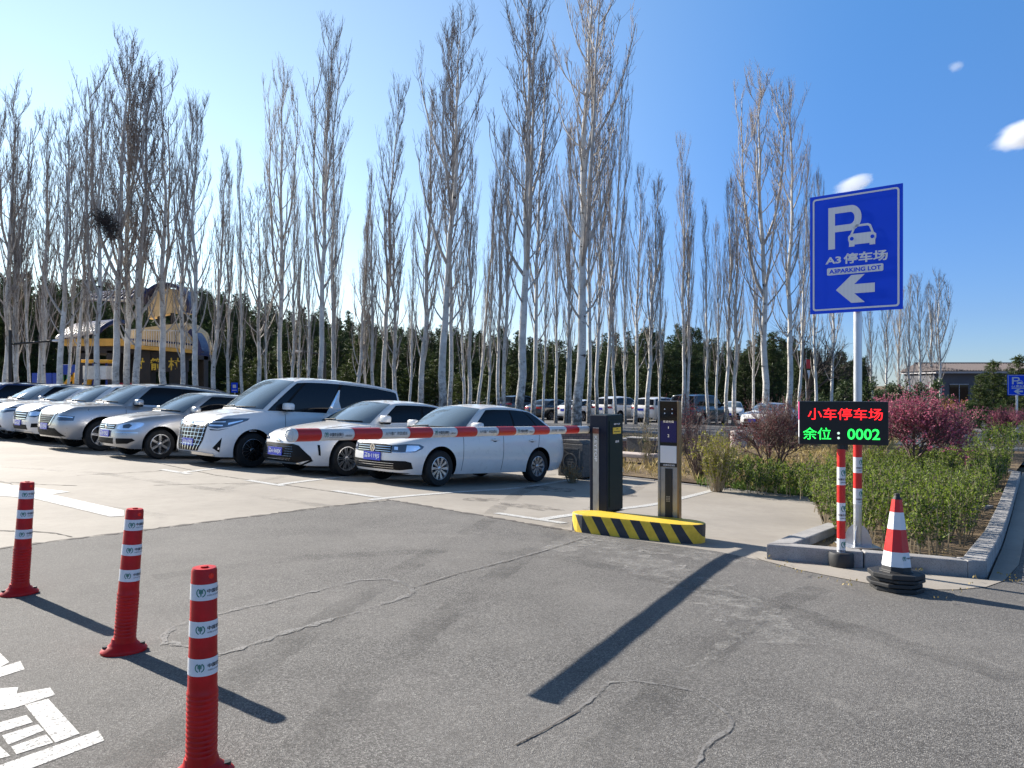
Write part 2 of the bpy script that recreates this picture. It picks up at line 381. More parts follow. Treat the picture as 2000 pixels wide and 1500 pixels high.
# ---- lettering
def text_mesh(s, size, bold=0.0, sx=1.0, thick=0.0006):
    cu = bpy.data.curves.new("lettering", 'FONT'); cu.body = s; cu.size = size
    cu.align_x = 'CENTER'; cu.align_y = 'CENTER'; cu.offset = bold * size; cu.extrude = thick
    cu.resolution_u = 3
    ob = bpy.data.objects.new("lettering", cu)
    me = bpy.data.meshes.new_from_object(ob)
    bpy.data.objects.remove(ob); bpy.data.curves.remove(cu)
    if me is None or len(me.vertices) == 0: print("EMPTY TEXT", s)
    if sx != 1.0:
        for v in me.vertices: v.co.x *= sx
    # centre exactly
    n = len(me.vertices); co = np.empty(n * 3); me.vertices.foreach_get('co', co); co = co.reshape(-1, 3)
    co[:, 0] -= (co[:, 0].min() + co[:, 0].max()) / 2; co[:, 1] -= (co[:, 1].min() + co[:, 1].max()) / 2
    me.vertices.foreach_set('co', co.ravel())
    return me
def fit_text(s, w, h, bold=0.0):
    me = text_mesh(s, 1.0, bold, thick=0.0)
    co = np.array([v.co[:] for v in me.vertices]); ext = co.max(0) - co.min(0)
    for v in me.vertices: v.co.x *= w / ext[0]; v.co.y *= h / ext[1]
    return me
def cut_grid(me, step, axes=(0, 1)):
    bm = bmesh.new(); bm.from_mesh(me)
    for ax in axes:
        lo = min(v.co[ax] for v in bm.verts); hi = max(v.co[ax] for v in bm.verts)
        k = math.floor(lo / step) + 1
        while k * step < hi:
            no = [0, 0, 0]; no[ax] = 1; co = [0, 0, 0]; co[ax] = k * step + 1e-5
            bmesh.ops.bisect_plane(bm, geom=bm.verts[:] + bm.edges[:] + bm.faces[:], plane_co=co, plane_no=no)
            k += 1
    bm.to_mesh(me); bm.free(); return me
def put_mesh(me, name, mats, parent, M=None, fn=None, smooth=None):
    if fn:
        for v in me.vertices: v.co = fn(v.co)
    me.materials.clear()
    for m in (mats if isinstance(mats, (list, tuple)) else [mats]): me.materials.append(m)
    return finish(me, name, parent, smooth, None, M)
def bank_emblem(r):
    """ring with a wheat ear inside, flat, radius r"""
    mb = MB(); n = 28
    def arc(r0, r1, a0, a1, k=n):
        vs, fs = [], []
        for i in range(k + 1):
            a = a0 + (a1 - a0) * i / k
            vs += [(r0 * math.cos(a), r0 * math.sin(a), 0), (r1 * math.cos(a), r1 * math.sin(a), 0)]
        for i in range(k): fs.append((2 * i, 2 * i + 1, 2 * i + 3, 2 * i + 2))
        mb.add(vs, fs)
    arc(r * 0.8, r, R(-70), R(62)); arc(r * 0.8, r, R(118), R(250))
    def q(*p): mb.add([(x * r, y * r, 0) for x, y in p], [tuple(range(len(p)))])
    q((-0.09, -0.75), (0.09, -0.75), (0.09, 0.75), (-0.09, 0.75))
    for sgn in (-1, 1):
        for z in (0.5, 0.2, -0.1):
            p = [(0.14 * sgn, z - 0.2), (0.42 * sgn, z + 0.05), (0.42 * sgn, z + 0.3), (0.14 * sgn, z + 0.05)]
            q(*(p if sgn > 0 else p[::-1]))
    return mb.mesh("emblem", M_['inkgreen'])

# ---------------------------------------------------------------- ground, paving, markings, kerb
def drape(me, hf):
    """cut a ground mesh across the slope and lay it on the ground, hf above it"""
    bm = bmesh.new(); bm.from_mesh(me); ss = [A.dot(v.co) for v in bm.verts]; lo, hi = min(ss), max(ss)
    k = 1.5
    while k < 31:
        if lo < k < hi: bmesh.ops.bisect_plane(bm, geom=bm.verts[:] + bm.edges[:] + bm.faces[:], plane_co=A * k, plane_no=A)
        k += 0.5 if k < 14 else 4
    for k in (53, 115):
        if lo < k < hi: bmesh.ops.bisect_plane(bm, geom=bm.verts[:] + bm.edges[:] + bm.faces[:], plane_co=A * k, plane_no=A)
    for v in bm.verts: v.co.z = hf(v.co)
    bmesh.ops.triangulate(bm, faces=[f for f in bm.faces if len(f.verts) > 4])
    bmesh.ops.recalc_face_normals(bm, faces=bm.faces[:])
    for f in bm.faces:
        f.smooth = True
        if abs(f.normal.z) > .5 and f.normal.z < 0: f.normal_flip()
    bm.to_mesh(me); bm.free()
def sheet(name, poly, h, mat, kind='structure'):
    """flat sheet following the slope, h above it"""
    mb = MB(); mb.add([(p[0], p[1], zg(p[0], p[1]) + h) for p in poly], [tuple(range(len(poly)))])
    o = mb.build(name, mat); drape(o.data, lambda c: zg(c.x, c.y) + h)
    return tag(o, kind=kind)
def ground():
    # base sheet: follows the slope, then levels off and rises into a wooded hill on the far left
    xs = np.concatenate([np.linspace(-900, -160, 12), np.linspace(-140, 140, 113), np.linspace(160, 900, 12)])
    ys = np.concatenate([np.linspace(-300, -20, 6), np.linspace(-10, 200, 141), np.linspace(230, 1500, 14)])
    vs, fs = [], []
    for y in ys:
        for x in xs:
            z = zg(x, y) - 0.06 - (0.25 if abs(A.x * x + A.y * y - 7) < 6 else 0)
            rise = max(0, min(1, (y - 75) / 60)) * max(0, min(1, (25 - x) / 60))
            rise = rise * rise * (3 - 2 * rise)
            vs.append((x, y, z + rise * 5.5))
    nx = len(xs)
    for j in range(len(ys) - 1):
        for i in range(nx - 1): fs.append((j * nx + i, j * nx + i + 1, (j + 1) * nx + i + 1, (j + 1) * nx + i))
    mb = MB(); mb.add(vs, fs); o = mb.build("ground", M_['soil'], smooth=180); tag(o, kind='structure')
ground()

APEX = G(765, 978); ISL = G(1118, 1039)
S_EDGE = (A.dot(APEX.xy.to_3d()) + A.dot(ISL.xy.to_3d())) / 2
E1, E2 = G(1060, 915), G(1590, 975)                 # rear edge of the bays
ED = (E2 - E1).xy.normalized()
K0, K1, K2 = G(1600, 1022, .14), G(1497, 1062, .14), G(1925, 1099, .14)
K3 = G(1994, 921, .14)
KR = (K3 - K2).xy.normalized()
def xy(p): return (p[0], p[1])
def off(p, d, k): return (p[0] + d[0] * k, p[1] + d[1] * k)
# concrete lot
lot = [off(E1, ED, -60), off(E1, ED, 0), xy(E2), off(K0, A, 0.35), xy(K1), off(K1, B, 0.3), off(K1, (-A.x, -A.y), 1.2), off(APEX, (-A.x, -A.y), 20), off(off(APEX, (-A.x, -A.y), 20), B, -60)]
o = sheet("concrete_paving", lot, 0.0, M_['concrete'])
# asphalt
gut = [G(1488, 1096), G(1560, 1115), G(1640, 1131), G(1720, 1146), G(1800, 1154), G(1870, 1154), G(1925, 1149), G(1962, 1136), G(1990, 1105)]
gd = Vector((KR.y, -KR.x))
asph = [xy(APEX), off(APEX, A, -30), (-60, -60), (80, -60), (80, 75), (40, 75), off(gut[-1], KR, 40)] + [xy(p) for p in gut[::-1]] + [xy(G(1400, 1078)), xy(ISL)]
sheet("asphalt_road", asph, 0.006, M_['asphalt'])
# pale gutter strip along the kerb
gin = [K1, K2]
gp = [xy(p) for p in gut] + [off(gut[-1], KR, 14), off(K2, KR, 14.5), off(K2, gd, 0.02), off(K1, (0, 0), 0), xy(G(1470, 1088))]
sheet("gutter_strip", gp, 0.010, M_['concrete'])
# cross road at the far right and the second lot
sheet("far_road", [xy(G(1935, 902)), xy(G(2300, 940)), xy(G(2300, 872)), xy(G(1940, 884))], 0.012, M_['asphalt_far'])
FLS = A.dot(G(1250, 847))
sheet("far_car_park", [ST(FLS, -75), ST(FLS, 30), ST(80, 30), ST(80, -75)], 0.07, M_['asphalt_far'])

# garden soil: a raised sheet behind the bay edge
gpoly = [off(E1, ED, -62), off(E1, ED, 0.0), xy(E2), off(K0, A, 0.35), off(K1, (A + B).xy.normalized(), 0.12), off(K2, (A - B).xy.normalized(), 0.1), off(K3, (-gd.x, -gd.y), 0.15), off(K3, KR, 6), off(K3, KR, 26), ST(A.dot(G(1250, 847)) - .1, 30), ST(A.dot(G(1250, 847)) - .1, -75)]
o = sheet("garden_soil", gpoly, 0.055, M_['soil'])
# kerb: cut stone blocks with narrow joints
def kerb(name, pts, width, h, blk=0.95):
    mb = MB(); pts = [Vector((p[0], p[1])) for p in pts]
    out = []
    for i in range(len(pts) - 1):
        a, b = pts[i], pts[i + 1]; L = (b - a).length; n = max(1, round(L / blk))
        for k in range(n):
            g = 0.004
            p = a + (b - a) * (k / n); q = a + (b - a) * ((k + 1) / n); d = (b - a).normalized(); nr = Vector((-d.y, d.x))
            s0 = 0 if (k == 0 and i > 0) else g; s1 = 0 if (k == n - 1 and i < len(pts) - 2) else g
            def mit(pt, idx, end):
                # mitre at inner corners
                if (end == 0 and k == 0 and i > 0):
                    d0 = (pts[i] - pts[i - 1]).normalized(); return nr * width + d * width * math.tan(0.5 * math.atan2(d0.cross(d), d0.dot(d)))
                if (end == 1 and k == n - 1 and i < len(pts) - 2):
                    d1 = (pts[i + 2] - pts[i + 1]).normalized(); return nr * width - d * width * math.tan(0.5 * math.atan2(d.cross(d1), d.dot(d1)))
                return nr * width
            p2, q2 = p + d * s0, q - d * s1
            ip, iq = p2 + mit(p, i, 0), q2 + mit(q, i, 1)
            dz = random.uniform(-.004, .004)
            ps = [p2, q2, iq, ip]
            mb.prism([(v.x, v.y) for v in ps], lambda x, y: zg(x, y) - 0.1, lambda x, y: zg(x, y) + h + dz)
    o = mb.build(name, M_['kerb'], bevel=0.012); return tag(o, kind='structure')
random.seed(4)
c1 = off(K2, B, -0.12); c2 = off(K2, KR, 0.16)
ke = off(K2, KR, (K3 - K2).xy.length); 
kpts = [off(K0, A, 0.25), xy(K1), c1, c2, ke, off(ke, (KR * 0.9 + Vector((-gd.x, -gd.y)) * 0.5), 0.35), off(ke, (KR * 0.9 + Vector((-gd.x, -gd.y)) * 1.6), 0.55)]
kerb("kerb", kpts, 0.17, 0.14)
kerb("bay_edge_kerb", [off(E1, ED, -40), xy(E1)], 0.1, 0.07, 1.0)
kerb("bay_edge_kerb", [xy(E1), off(E2, ED, -0.1)], 0.07, 0.03, 1.0)
kerb("far_lot_kerb", [ST(FLS - .4, -75), ST(FLS - .4, 30)], 0.2, 0.14, 2.0)
fk = [G(1940, 884), G(2300, 874)]
kerb("far_road_kerb", [xy(p) for p in fk], 0.2, 0.14, 1.2)
kerb("bed_stone", [xy(G(1868, 1000, .06)), xy(G(1942, 992, .06))][::1], 0.1, 0.1, 2)

# painted markings
def strip(pts, w, jag=0.0, seed=1, wf=None):
    rnd = random.Random(seed); vs, fs = [], []
    P = [Vector((p[0], p[1])) for p in pts]; Q = []
    for i in range(len(P) - 1):
        L = (P[i + 1] - P[i]).length; n = max(1, int(L / (0.05 if jag else 5)))
        for k in range(n): Q.append(P[i] + (P[i + 1] - P[i]) * (k / n))
    Q.append(P[-1])
    for i, p in enumerate(Q):
        d = (Q[min(i + 1, len(Q) - 1)] - Q[max(0, i - 1)]).normalized(); nr = Vector((-d.y, d.x))
        ww = w * (1 + jag * rnd.uniform(-1, 1)) / 2; sh = w * jag * rnd.uniform(-.45, .45)
        if wf: ww *= wf(i / (len(Q) - 1))
        vs += [p + nr * (ww + sh), p - nr * (ww - sh)]
        if i: n = 2 * i; fs.append((n - 2, n - 1, n + 1, n))
    return vs, fs
def ground_marks(name, parts, h, mat):
    mb = MB()
    for vs, fs in parts:
        mb.add([(v[0], v[1], zg(v[0], v[1]) + h) for v in vs], fs)
    o = mb.build(name, mat); drape(o.data, lambda c: zg(c.x, c.y) + h); return tag(o, kind='structure')
def ppoly(px): return ([G(*p) for p in px], [tuple(range(len(px)))])
# bay lines run along A; positions measured across (t)
BAYLINES = []
def bay(px0, px1):
    p, q = G(*px0), G(*px1); m = (p + q) / 2; BAYLINES.append(B.dot(m))
    return strip([p, q], 0.13)
marks = [bay((722, 977), (1128, 935)), bay((1050, 1016), (1400, 956)), strip([G(545, 947), G(800, 915)], 0.13), strip([G(352, 924), G(560, 905)], 0.13),
         strip([G(212, 890), G(330, 880)], 0.12)]
for px in ((700, 966), (1040, 1013), (520, 944), (345, 922)):
    c = G(*px); marks.append(strip([c - B * 0.55, c + B * 0.45], 0.13))
ground_marks("bay_marking", marks, 0.005, M_['paint'])
ground_marks("painted_arrow", [ppoly([(-120, 938), (-120, 962), (0, 969), (66, 974), (215, 1010), (243, 1008), (242, 997), (101, 966), (137, 961), (60, 952), (0, 945)])], 0.005, M_['paint'])
chars = [[(-60, 1262), (0, 1278), (18, 1296), (0, 1306), (-60, 1310)], [(-50, 1322), (40, 1294), (48, 1310), (0, 1325), (-50, 1342)],
         [(-60, 1352), (36, 1345), (32, 1358), (98, 1346), (108, 1360), (28, 1386), (-60, 1400)], [(48, 1380), (94, 1368), (156, 1436), (108, 1454)],
         [(-40, 1425), (52, 1400), (64, 1414), (-20, 1440)], [(4, 1440), (74, 1418), (86, 1430), (16, 1458)], [(22, 1462), (90, 1438), (104, 1454), (32, 1477)],
         [(-60, 1520), (192, 1430), (204, 1450), (-20, 1535)], [(-60, 1440), (-10, 1452), (20, 1480), (-60, 1500)]]
ground_marks("painted_character", [ppoly(c) for c in chars], 0.0078, M_['paint'])
# repaired saw cuts and cracks
cuts = [[(322, 1262), (318, 1245), (345, 1225), (420, 1203), (500, 1185), (625, 1155), (700, 1135), (760, 1133), (800, 1147)],
        [(803, 1146), (806, 1163), (720, 1192), (640, 1215), (550, 1240), (470, 1270), (425, 1282), (330, 1257)],
        [(803, 1150), (900, 1120), (1000, 1095), (1080, 1072), (1160, 1046)],
        [(1005, 1458), (1060, 1430), (1130, 1390), (1190, 1337), (1240, 1334), (1300, 1341), (1350, 1352), (1390, 1375), (1420, 1400), (1430, 1422), (1380, 1460), (1350, 1510)]]
ground_marks("crack_filler", [strip([G(*p) for p in c], w, 0.9, i) for i, (c, w) in enumerate(zip(cuts, (0.03, 0.034, 0.018, 0.014)))], 0.010, M_['filler'])
ground_marks("crack_line", [strip([G(p[0] + 1, p[1] + 1) for p in c], 0.006, 0.9, i + 9) for i, c in enumerate(cuts[2:3] + [cuts[3][:3]])], 0.0105, M_['crack'])
ground_marks("dust_streak", [strip([G(1080, 1078), G(1160, 1050)], 0.3, 0.3, 2), strip([G(1150, 1048), G(1210, 1085), G(1300, 1120), G(1400, 1162), G(1480, 1215), G(1520, 1260)], 0.42, 0.3, 3),
                             strip([G(1250, 1070), G(1390, 1090), G(1480, 1100)], 0.35, 0.3, 4), strip([G(1480, 1215), G(1380, 1290), G(1300, 1335)], 0.06, 0.6, 5), strip([G(1420, 1370), G(1400, 1362)], 0.2, 0.5, 6)], 0.009, M_['dust'])
cr = [[(-80, 925), (0, 941), (20, 944), (32, 953), (33, 960)], [(20, 942), (75, 946), (150, 949)], [(-60, 1036), (60, 1038), (110, 1042), (140, 1049)],
      [(70, 868), (160, 886), (290, 901), (420, 928), (560, 948), (690, 966), (760, 976)], [(150, 929), (300, 921), (330, 917)], [(300, 948), (560, 944)]]
ground_marks("paving_crack", [strip([G(*p) for p in c], 0.02, 0.6, i + 20) for i, c in enumerate(cr)], 0.004, M_['crack'])
ground_marks("asphalt_joint", [strip([APEX - A * 18, APEX, ISL], 0.05, 0.9, 31)], 0.009, M_['crack'])
def tyre(pts, h, w=.2): return strip([G(*p) for p in pts], w, .12, len(pts))
ground_marks("tyre_mark", [tyre([(560, 1500), (720, 1330), (900, 1180), (1020, 1090), (1090, 1040)], 0), tyre([(240, 1500), (520, 1290), (760, 1130), (900, 1050), (960, 1015)], 0), tyre([(1150, 1500), (1320, 1330), (1480, 1200), (1600, 1150)], 0), tyre([(300, 1130), (600, 1090), (900, 1075), (1100, 1090), (1500, 1180), (1990, 1330)], 0)], 0.0085, M_['tyremark'])
ground_marks("tyre_mark", [tyre([(-100, 905), (200, 925), (480, 965), (640, 990)], 0), tyre([(-100, 950), (160, 985), (330, 1010)], 0), tyre([(960, 1005), (1010, 965), (1080, 925)], 0), tyre([(420, 960), (560, 930), (640, 912)], 0), tyre([(1090, 1030), (1180, 985), (1260, 945)], 0)], 0.0045, M_['tyremark'])
def blob(px, py, rx, ry, seed):
    c = G(px, py); rnd = random.Random(seed); vs = []
    for k in range(20):
        a = 2 * math.pi * k / 20; r = rnd.uniform(.8, 1.1); v = c + B * rx * r * math.cos(a) + A * ry * r * math.sin(a); vs.append(v)
    return (vs, [tuple(range(20))])
ground_marks("oil_stain", [blob(1035, 990, .5, .28, 1), blob(940, 976, .25, .3, 2), blob(1070, 955, .6, .4, 3), blob(1225, 968, .2, .15, 4)], 0.006, M_['stain'])

# ---------------------------------------------------------------- near street furniture
def emblem_row(parent, surf, r, yc, seq=True):
    pass
# flexible bollards
def bollard(px, py, lean, label, depth_scale=1.0):
    base = G(px, py, 0.006)
    vd = Vector((base.x, base.y)).normalized(); Mx = frame(base, (vd.y, -vd.x))
    t = thing("flexible_bollard", label, "bollard", Mx, "red flexible bollards along the exit lane")
    Mx = Mx @ Matrix.Scale(0.875, 4); t.matrix_world = Mx
    H = 0.86
    b = MB(); prof = [(0.128, 0.0), (0.13, 0.014), (0.122, 0.024), (0.092, 0.042), (0.072, 0.06), (0.066, 0.085)]
    b.lathe(prof, 32, sx=1.0, sy=0.72)
    for sx in (-1, 1):
        b.lathe([(0.02, 0.036), (0.02, 0.05)], 12, (0.092 * sx, 0, -0.006), mi=1, sx=1.2, sy=0.8)
    b.build("base", [M_['redpole'], M_['black']], t, smooth=40)
    cyl = Matrix.Rotation(lean[0], 4, 'Y') @ Matrix.Rotation(lean[1], 4, 'X')
    p = [(0.064, 0.06)]
    z = 0.09
    while z < 0.36:
        p += [(0.0615, z), (0.0625, z + 0.008), (0.0595, z + 0.014)]; z += 0.021
    p += [(0.058, 0.38), (0.05, H - 0.012), (0.046, H)]
    rad = lambda z: 0.058 - (z - 0.38) * (0.008 / (H - 0.392)) if z > .38 else .06
    post = MB(); post.lathe(p, 32); post.lathe([(0.016, H - .001), (0.016, H + 0.006), (0.006, H + 0.007)], 12)
    po = post.build("post", M_['redpole'], t, smooth=40, M=cyl)
    for (z0, z1) in ((0.735, 0.80), (0.585, 0.65), (0.43, 0.50)):
        s = MB(); s.lathe([(rad(z0) + 0.0018, z0), (rad(z1) + 0.0018, z1)], 32, caps=False)
        sl = s.build("sticker", M_['white'], po, smooth=60)
        zc = (z0 + z1) / 2; rr = rad(zc) + 0.003
        def wrap(ang0, rr=rr, zc=zc):
            return lambda c: Vector((rr * math.sin(ang0 + c.x / rr), -rr * math.cos(ang0 + c.x / rr), zc + c.y))
        put_mesh(cut_grid(bank_emblem(0.019), 0.006, (0,)), "emblem", M_['inkgreen'], po, fn=wrap(-0.22))
        put_mesh(cut_grid(fit_text("中国农业银行", 0.118, 0.0165, 0.02), 0.006, (0,)), "lettering", M_['ink'], po, fn=wrap(1.3, zc=zc + .006))
        put_mesh(cut_grid(fit_text("AGRICULTURAL BANK OF CHINA", 0.118, 0.006), 0.006, (0,)), "lettering", M_['ink'], po, fn=wrap(1.3, zc=zc - .012))
    rl = MB(); rl.lathe([(0.012, 0), (0.011, 0.003), (0.004, 0.004)], 14)
    rl.build("reflector", M_['lens'], po, M=Matrix.Translation((0.026, -0.041, 0.832)) @ Matrix.Rotation(R(33), 4, 'Z') @ Matrix.Rotation(R(90), 4, 'X'))
    return t
bollard(38, 1160, (R(3.4), 0), "farthest red flexible bollard with three white stickers, beside the painted arrow")
bollard(242, 1272, (R(4.0), 0), "middle red flexible bollard of the row, its base plate fully in view")
bollard(393, 1516, (R(0.8), 0), "nearest and largest red flexible bollard, its base cut by the photo's bottom edge")

# barrier island
ILN = (G(1383, 1068) - ISL).xy.length
def island():
    L = G(1383, 1068) - ISL; d = L.xy.normalized(); Ln = L.xy.length; Wd = 0.5; r = Wd / 2
    t = thing("traffic_island", "yellow and black striped concrete island under the barrier cabinet", "traffic island", frame(ISL + Vector((d.x, d.y, 0)) * (Ln / 2 - .09) + Vector((-d.y, d.x, 0)) * r, d, True))
    m = pmat("hazard_stripes", (0.5, 0.4, 0.02), 0.55); n = N(m)
    q = n.xyz(); v = n.math('ADD', q[0], n.math('MULTIPLY', q[2], 0.62)); fr = n.math('FRACT', n.math('DIVIDE', v, 0.2))
    top = n.math('GREATER_THAN', n.xyz(n.new('ShaderNodeNewGeometry').outputs['Normal'])[2], 0.8)
    f = n.noise(22, 5, 0.7)
    yel = n.ramp(f, [(0.3, (0.62, 0.4, 0.02)), (0.6, (0.76, 0.52, 0.035))]); blk = n.ramp(f, [(0.3, (0.012, 0.014, 0.02)), (0.68, (0.03, 0.034, 0.045)), (0.76, (0.12, 0.11, 0.09))])
    n.color(n.mix(top, n.mix(n.math('GREATER_THAN', fr, 0.5), yel, blk), yel)); n.bump(n.noise(60, 4), 0.25, 0.004)
    poly = []
    for k in range(13): a = -math.pi / 2 + math.pi * k / 12; poly.append((Ln / 2 - r + r * math.cos(a), r * math.sin(a)))
    for k in range(13): a = math.pi / 2 + math.pi * k / 12; poly.append((-Ln / 2 + r + r * math.cos(a), r * math.sin(a)))
    IH = 0.158
    mb = MB(); mb.prism(poly, -.12, IH); mb.build("island_body", m, t, bevel=0.012)
    return IH
IH = island()

def bar_cabinet():
    p = G(1187, 1003, IH); t = thing("barrier_gate", "dark cabinet of the barrier gate with its red and white boom reaching left", "barrier gate")
    X = B; M = frame(p, X); t.matrix_world = M      # local x = B (right face normal), y = A (away); front face y=0, corner at x=0
    kk = p.y / 9.58; fw, dp, H = 0.262 * kk, 0.345 * kk, 192 / 1500 * p.y
    c = MB(); c.box((-fw / 2, dp / 2, H / 2 + 0.008), (fw, dp, H - 0.016)); c.build("cabinet", M_['boxgreen'], t, bevel=0.008)
    c = MB(); c.box((-fw / 2 , -0.006, H / 2 + .004), (fw - 0.0, 0.02, H - 0.01)); c.build("front_panel", M_['boxblue'], t, bevel=0.006)
    c = MB(); c.box((-fw * 0.62, -0.0185, H * 0.44), (fw * .34, 0.006, H * 0.86)); st = c.build("steel_strip", M_['steel'], t, bevel=0.002)
    c = MB(); c.box((-fw * 0.62, -0.0228, H * 0.835), (fw * .34, 0.003, 0.055)); c.build("red_fade", grime("rusty_red_band", (0.24, 0.1, 0.08), 0.4, .2, 6, metal=.6), t)
    Rf = Matrix.Rotation(R(90), 4, 'X')
    put_mesh(fit_text("KEYTOP", H * .265, fw * .17, 0.015), "lettering", M_['inkwhite'], t, M=Matrix.Translation((-fw * 0.62, -0.0235, H * 0.655)) @ Rf @ Matrix.Rotation(R(-90), 4, 'Z'))
    Rr = Matrix.Rotation(R(90), 4, 'Z') @ Rf
    c = MB(); c.box((0.003, dp * .52, H * .50), (0.006, dp * .86, H * .88)); c.build("door", M_['boxgreen'], t, bevel=0.003)
    c = MB(); c.box((0.009, dp * 0.55, H * 0.838), (0.003, dp * .52, H * .065)); stk = c.build("warning_sticker", M_['inkyellow'], t)
    put_mesh(fit_text("注意", dp * .15, 0.016, .02), "lettering", M_['ink'], stk, M=Matrix.Translation((0.0112, dp * .55, H * .855)) @ Rr)
    put_mesh(fit_text("闸杆起落 请勿靠近", dp * .42, 0.014, .02), "lettering", M_['ink'], stk, M=Matrix.Translation((0.0112, dp * .55, H * .828)) @ Rr)
    put_mesh(fit_text("KEYTOP", dp * .4, 0.016, .03), "lettering", M_['inkwhite'], t, M=Matrix.Translation((0.0068, dp * .57, H * .905)) @ Rr)
    put_mesh(fit_text("道闸", dp * .24, 0.026, .02), "lettering", M_['inkwhite'], t, M=Matrix.Translation((0.0068, dp * .57, H * .725)) @ Rr)
    c = MB(); c.box((0.010, dp * .92, H * .42), (0.012, 0.02, 0.045)); c.build("lock", M_['steel'], t, bevel=.003)
    c = MB(); c.box((-fw / 2, dp / 2, 0.004), (fw + .02, dp + .02, 0.008)); c.build("base_plate", M_['black'], t)
    # boom
    Mi = M.inverted()
    hub = Vector((-fw - 0.05, 0.10, 0)); hub.z = (Mi @ Vector((0, 0, CAMH - (838 - HZ) / 1500 * (M @ hub).y))).z
    hw = M @ hub
    c = MB(); c.tube([hub + Vector((0.06, 0, 0)), hub + Vector((-0.045, 0, 0))], 0.052, 20); c.box(hub + Vector((-0.02, -0.06, 0)), (0.07, 0.13, 0.075)); c.build("boom_hub", M_['black'], t, smooth=40)
    # the boom's tip, from where its shadow ends on the asphalt
    td = 4.72; tip = Vector(((568 - 1000) / 1500 * td, td, CAMH - (850 - HZ) / 1500 * td))
    a = hub + Vector((0, -0.1, 0)); b = Mi @ tip
    L = (b - a).length; ax = (b - a).normalized()
    z = Vector((0, 0, 1)); side = ax.cross(z).normalized()  # pointing ?
    upv = side.cross(ax).normalized()
    r = 12.6 / 1500 * td
    # photo positions of band edges (px x) -> along-boom distance
    edges = [568, 620, 684, 739, 793, 838, 886, 925, 967, 1001, 1037, 1067, 1100, 1125, 1146]
    def along(px):
        rr = (px - 1000) / 1500; aw = M @ a; dw = (tip - aw)
        # (aw.x + k dw.x) = rr (aw.y + k dw.y)
        return (rr * aw.y - aw.x) / (dw.x - rr * dw.y) * L
    ds = [min(L, max(0, along(e))) for e in edges]
    bm_ = MB(); bm_.tube([a, b], r, 28); boom = bm_.build("boom", M_['boomwhite'], t, smooth=40)
    for i in range(0, len(ds) - 1, 2):
        s = MB(); s.tube([a + ax * (ds[i] - (0.012 if i == 0 else 0)), a + ax * ds[i + 1]], r + 0.0018, 28, caps=False)
        s.build("red_band", M_['red'], boom, smooth=40)
    cp = MB(); cp.lathe([(r + .004, -0.02), (r + .005, 0.006), (r * .92, 0.012), (r * .8, 0.008), (r * .75, 0.012), (r * .3, 0.02), (0.001, 0.022)], 28)
    q = Matrix.Translation(b) @ ax.to_track_quat('Z', 'Y').to_matrix().to_4x4()
    cp.build("end_cap", M_['boomwhite'], boom, smooth=30, M=q)
    camv = (Mi @ cam.location) - (a + b) / 2; camv = (camv - ax * camv.dot(ax)).normalized()
    up = -(ax.cross(camv)).normalized()
    if up.z < 0: up = -up
    # text runs left to right as seen: from tip side to hub
    def wrapb(dc, rr):
        def f(c):
            an = c.y / rr - 0.05
            return a + ax * (dc - c.x) + (camv * math.cos(an) + up * math.sin(an)) * rr
        return f
    k = 0
    for i in range(1, len(ds) - 1, 2):
        d0, d1 = ds[i], ds[i + 1]; dc = (d0 + d1) / 2; w = abs(d0 - d1)
        if i + 2 >= len(ds): break
        rr = r + 0.0016
        if k % 2 == 0:
            put_mesh(cut_grid(bank_emblem(0.019), 0.007, (1,)), "emblem", M_['inkgreen'], boom, fn=wrapb(dc + w * .36, rr))
            put_mesh(cut_grid(fit_text("中国农业银行", w * .42, 0.025, .02), 0.007, (1,)), "lettering", M_['ink'], boom, fn=wrapb(dc + w * .06, rr))
            put_mesh(cut_grid(fit_text("AGRICULTURAL BANK OF CHINA", w * .42, 0.006), 0.007, (1,)), "lettering", M_['ink'], boom, fn=lambda c, f=wrapb(dc + w * .06, rr): f(Vector((c.x, c.y - .02, 0))))
            put_mesh(cut_grid(fit_text("大同城区支行", w * .22, 0.014, .01), 0.007, (1,)), "lettering", M_['ink'], boom, fn=lambda c, f=wrapb(dc - w * .32, rr): f(Vector((c.x, c.y - .009, 0))))
        else:
            put_mesh(cut_grid(fit_text("大行德广 伴您成长", w * .8, 0.026, .005), 0.007, (1,)), "lettering", M_['ink'], boom, fn=wrapb(dc, rr))
        k += 1
bar_cabinet()

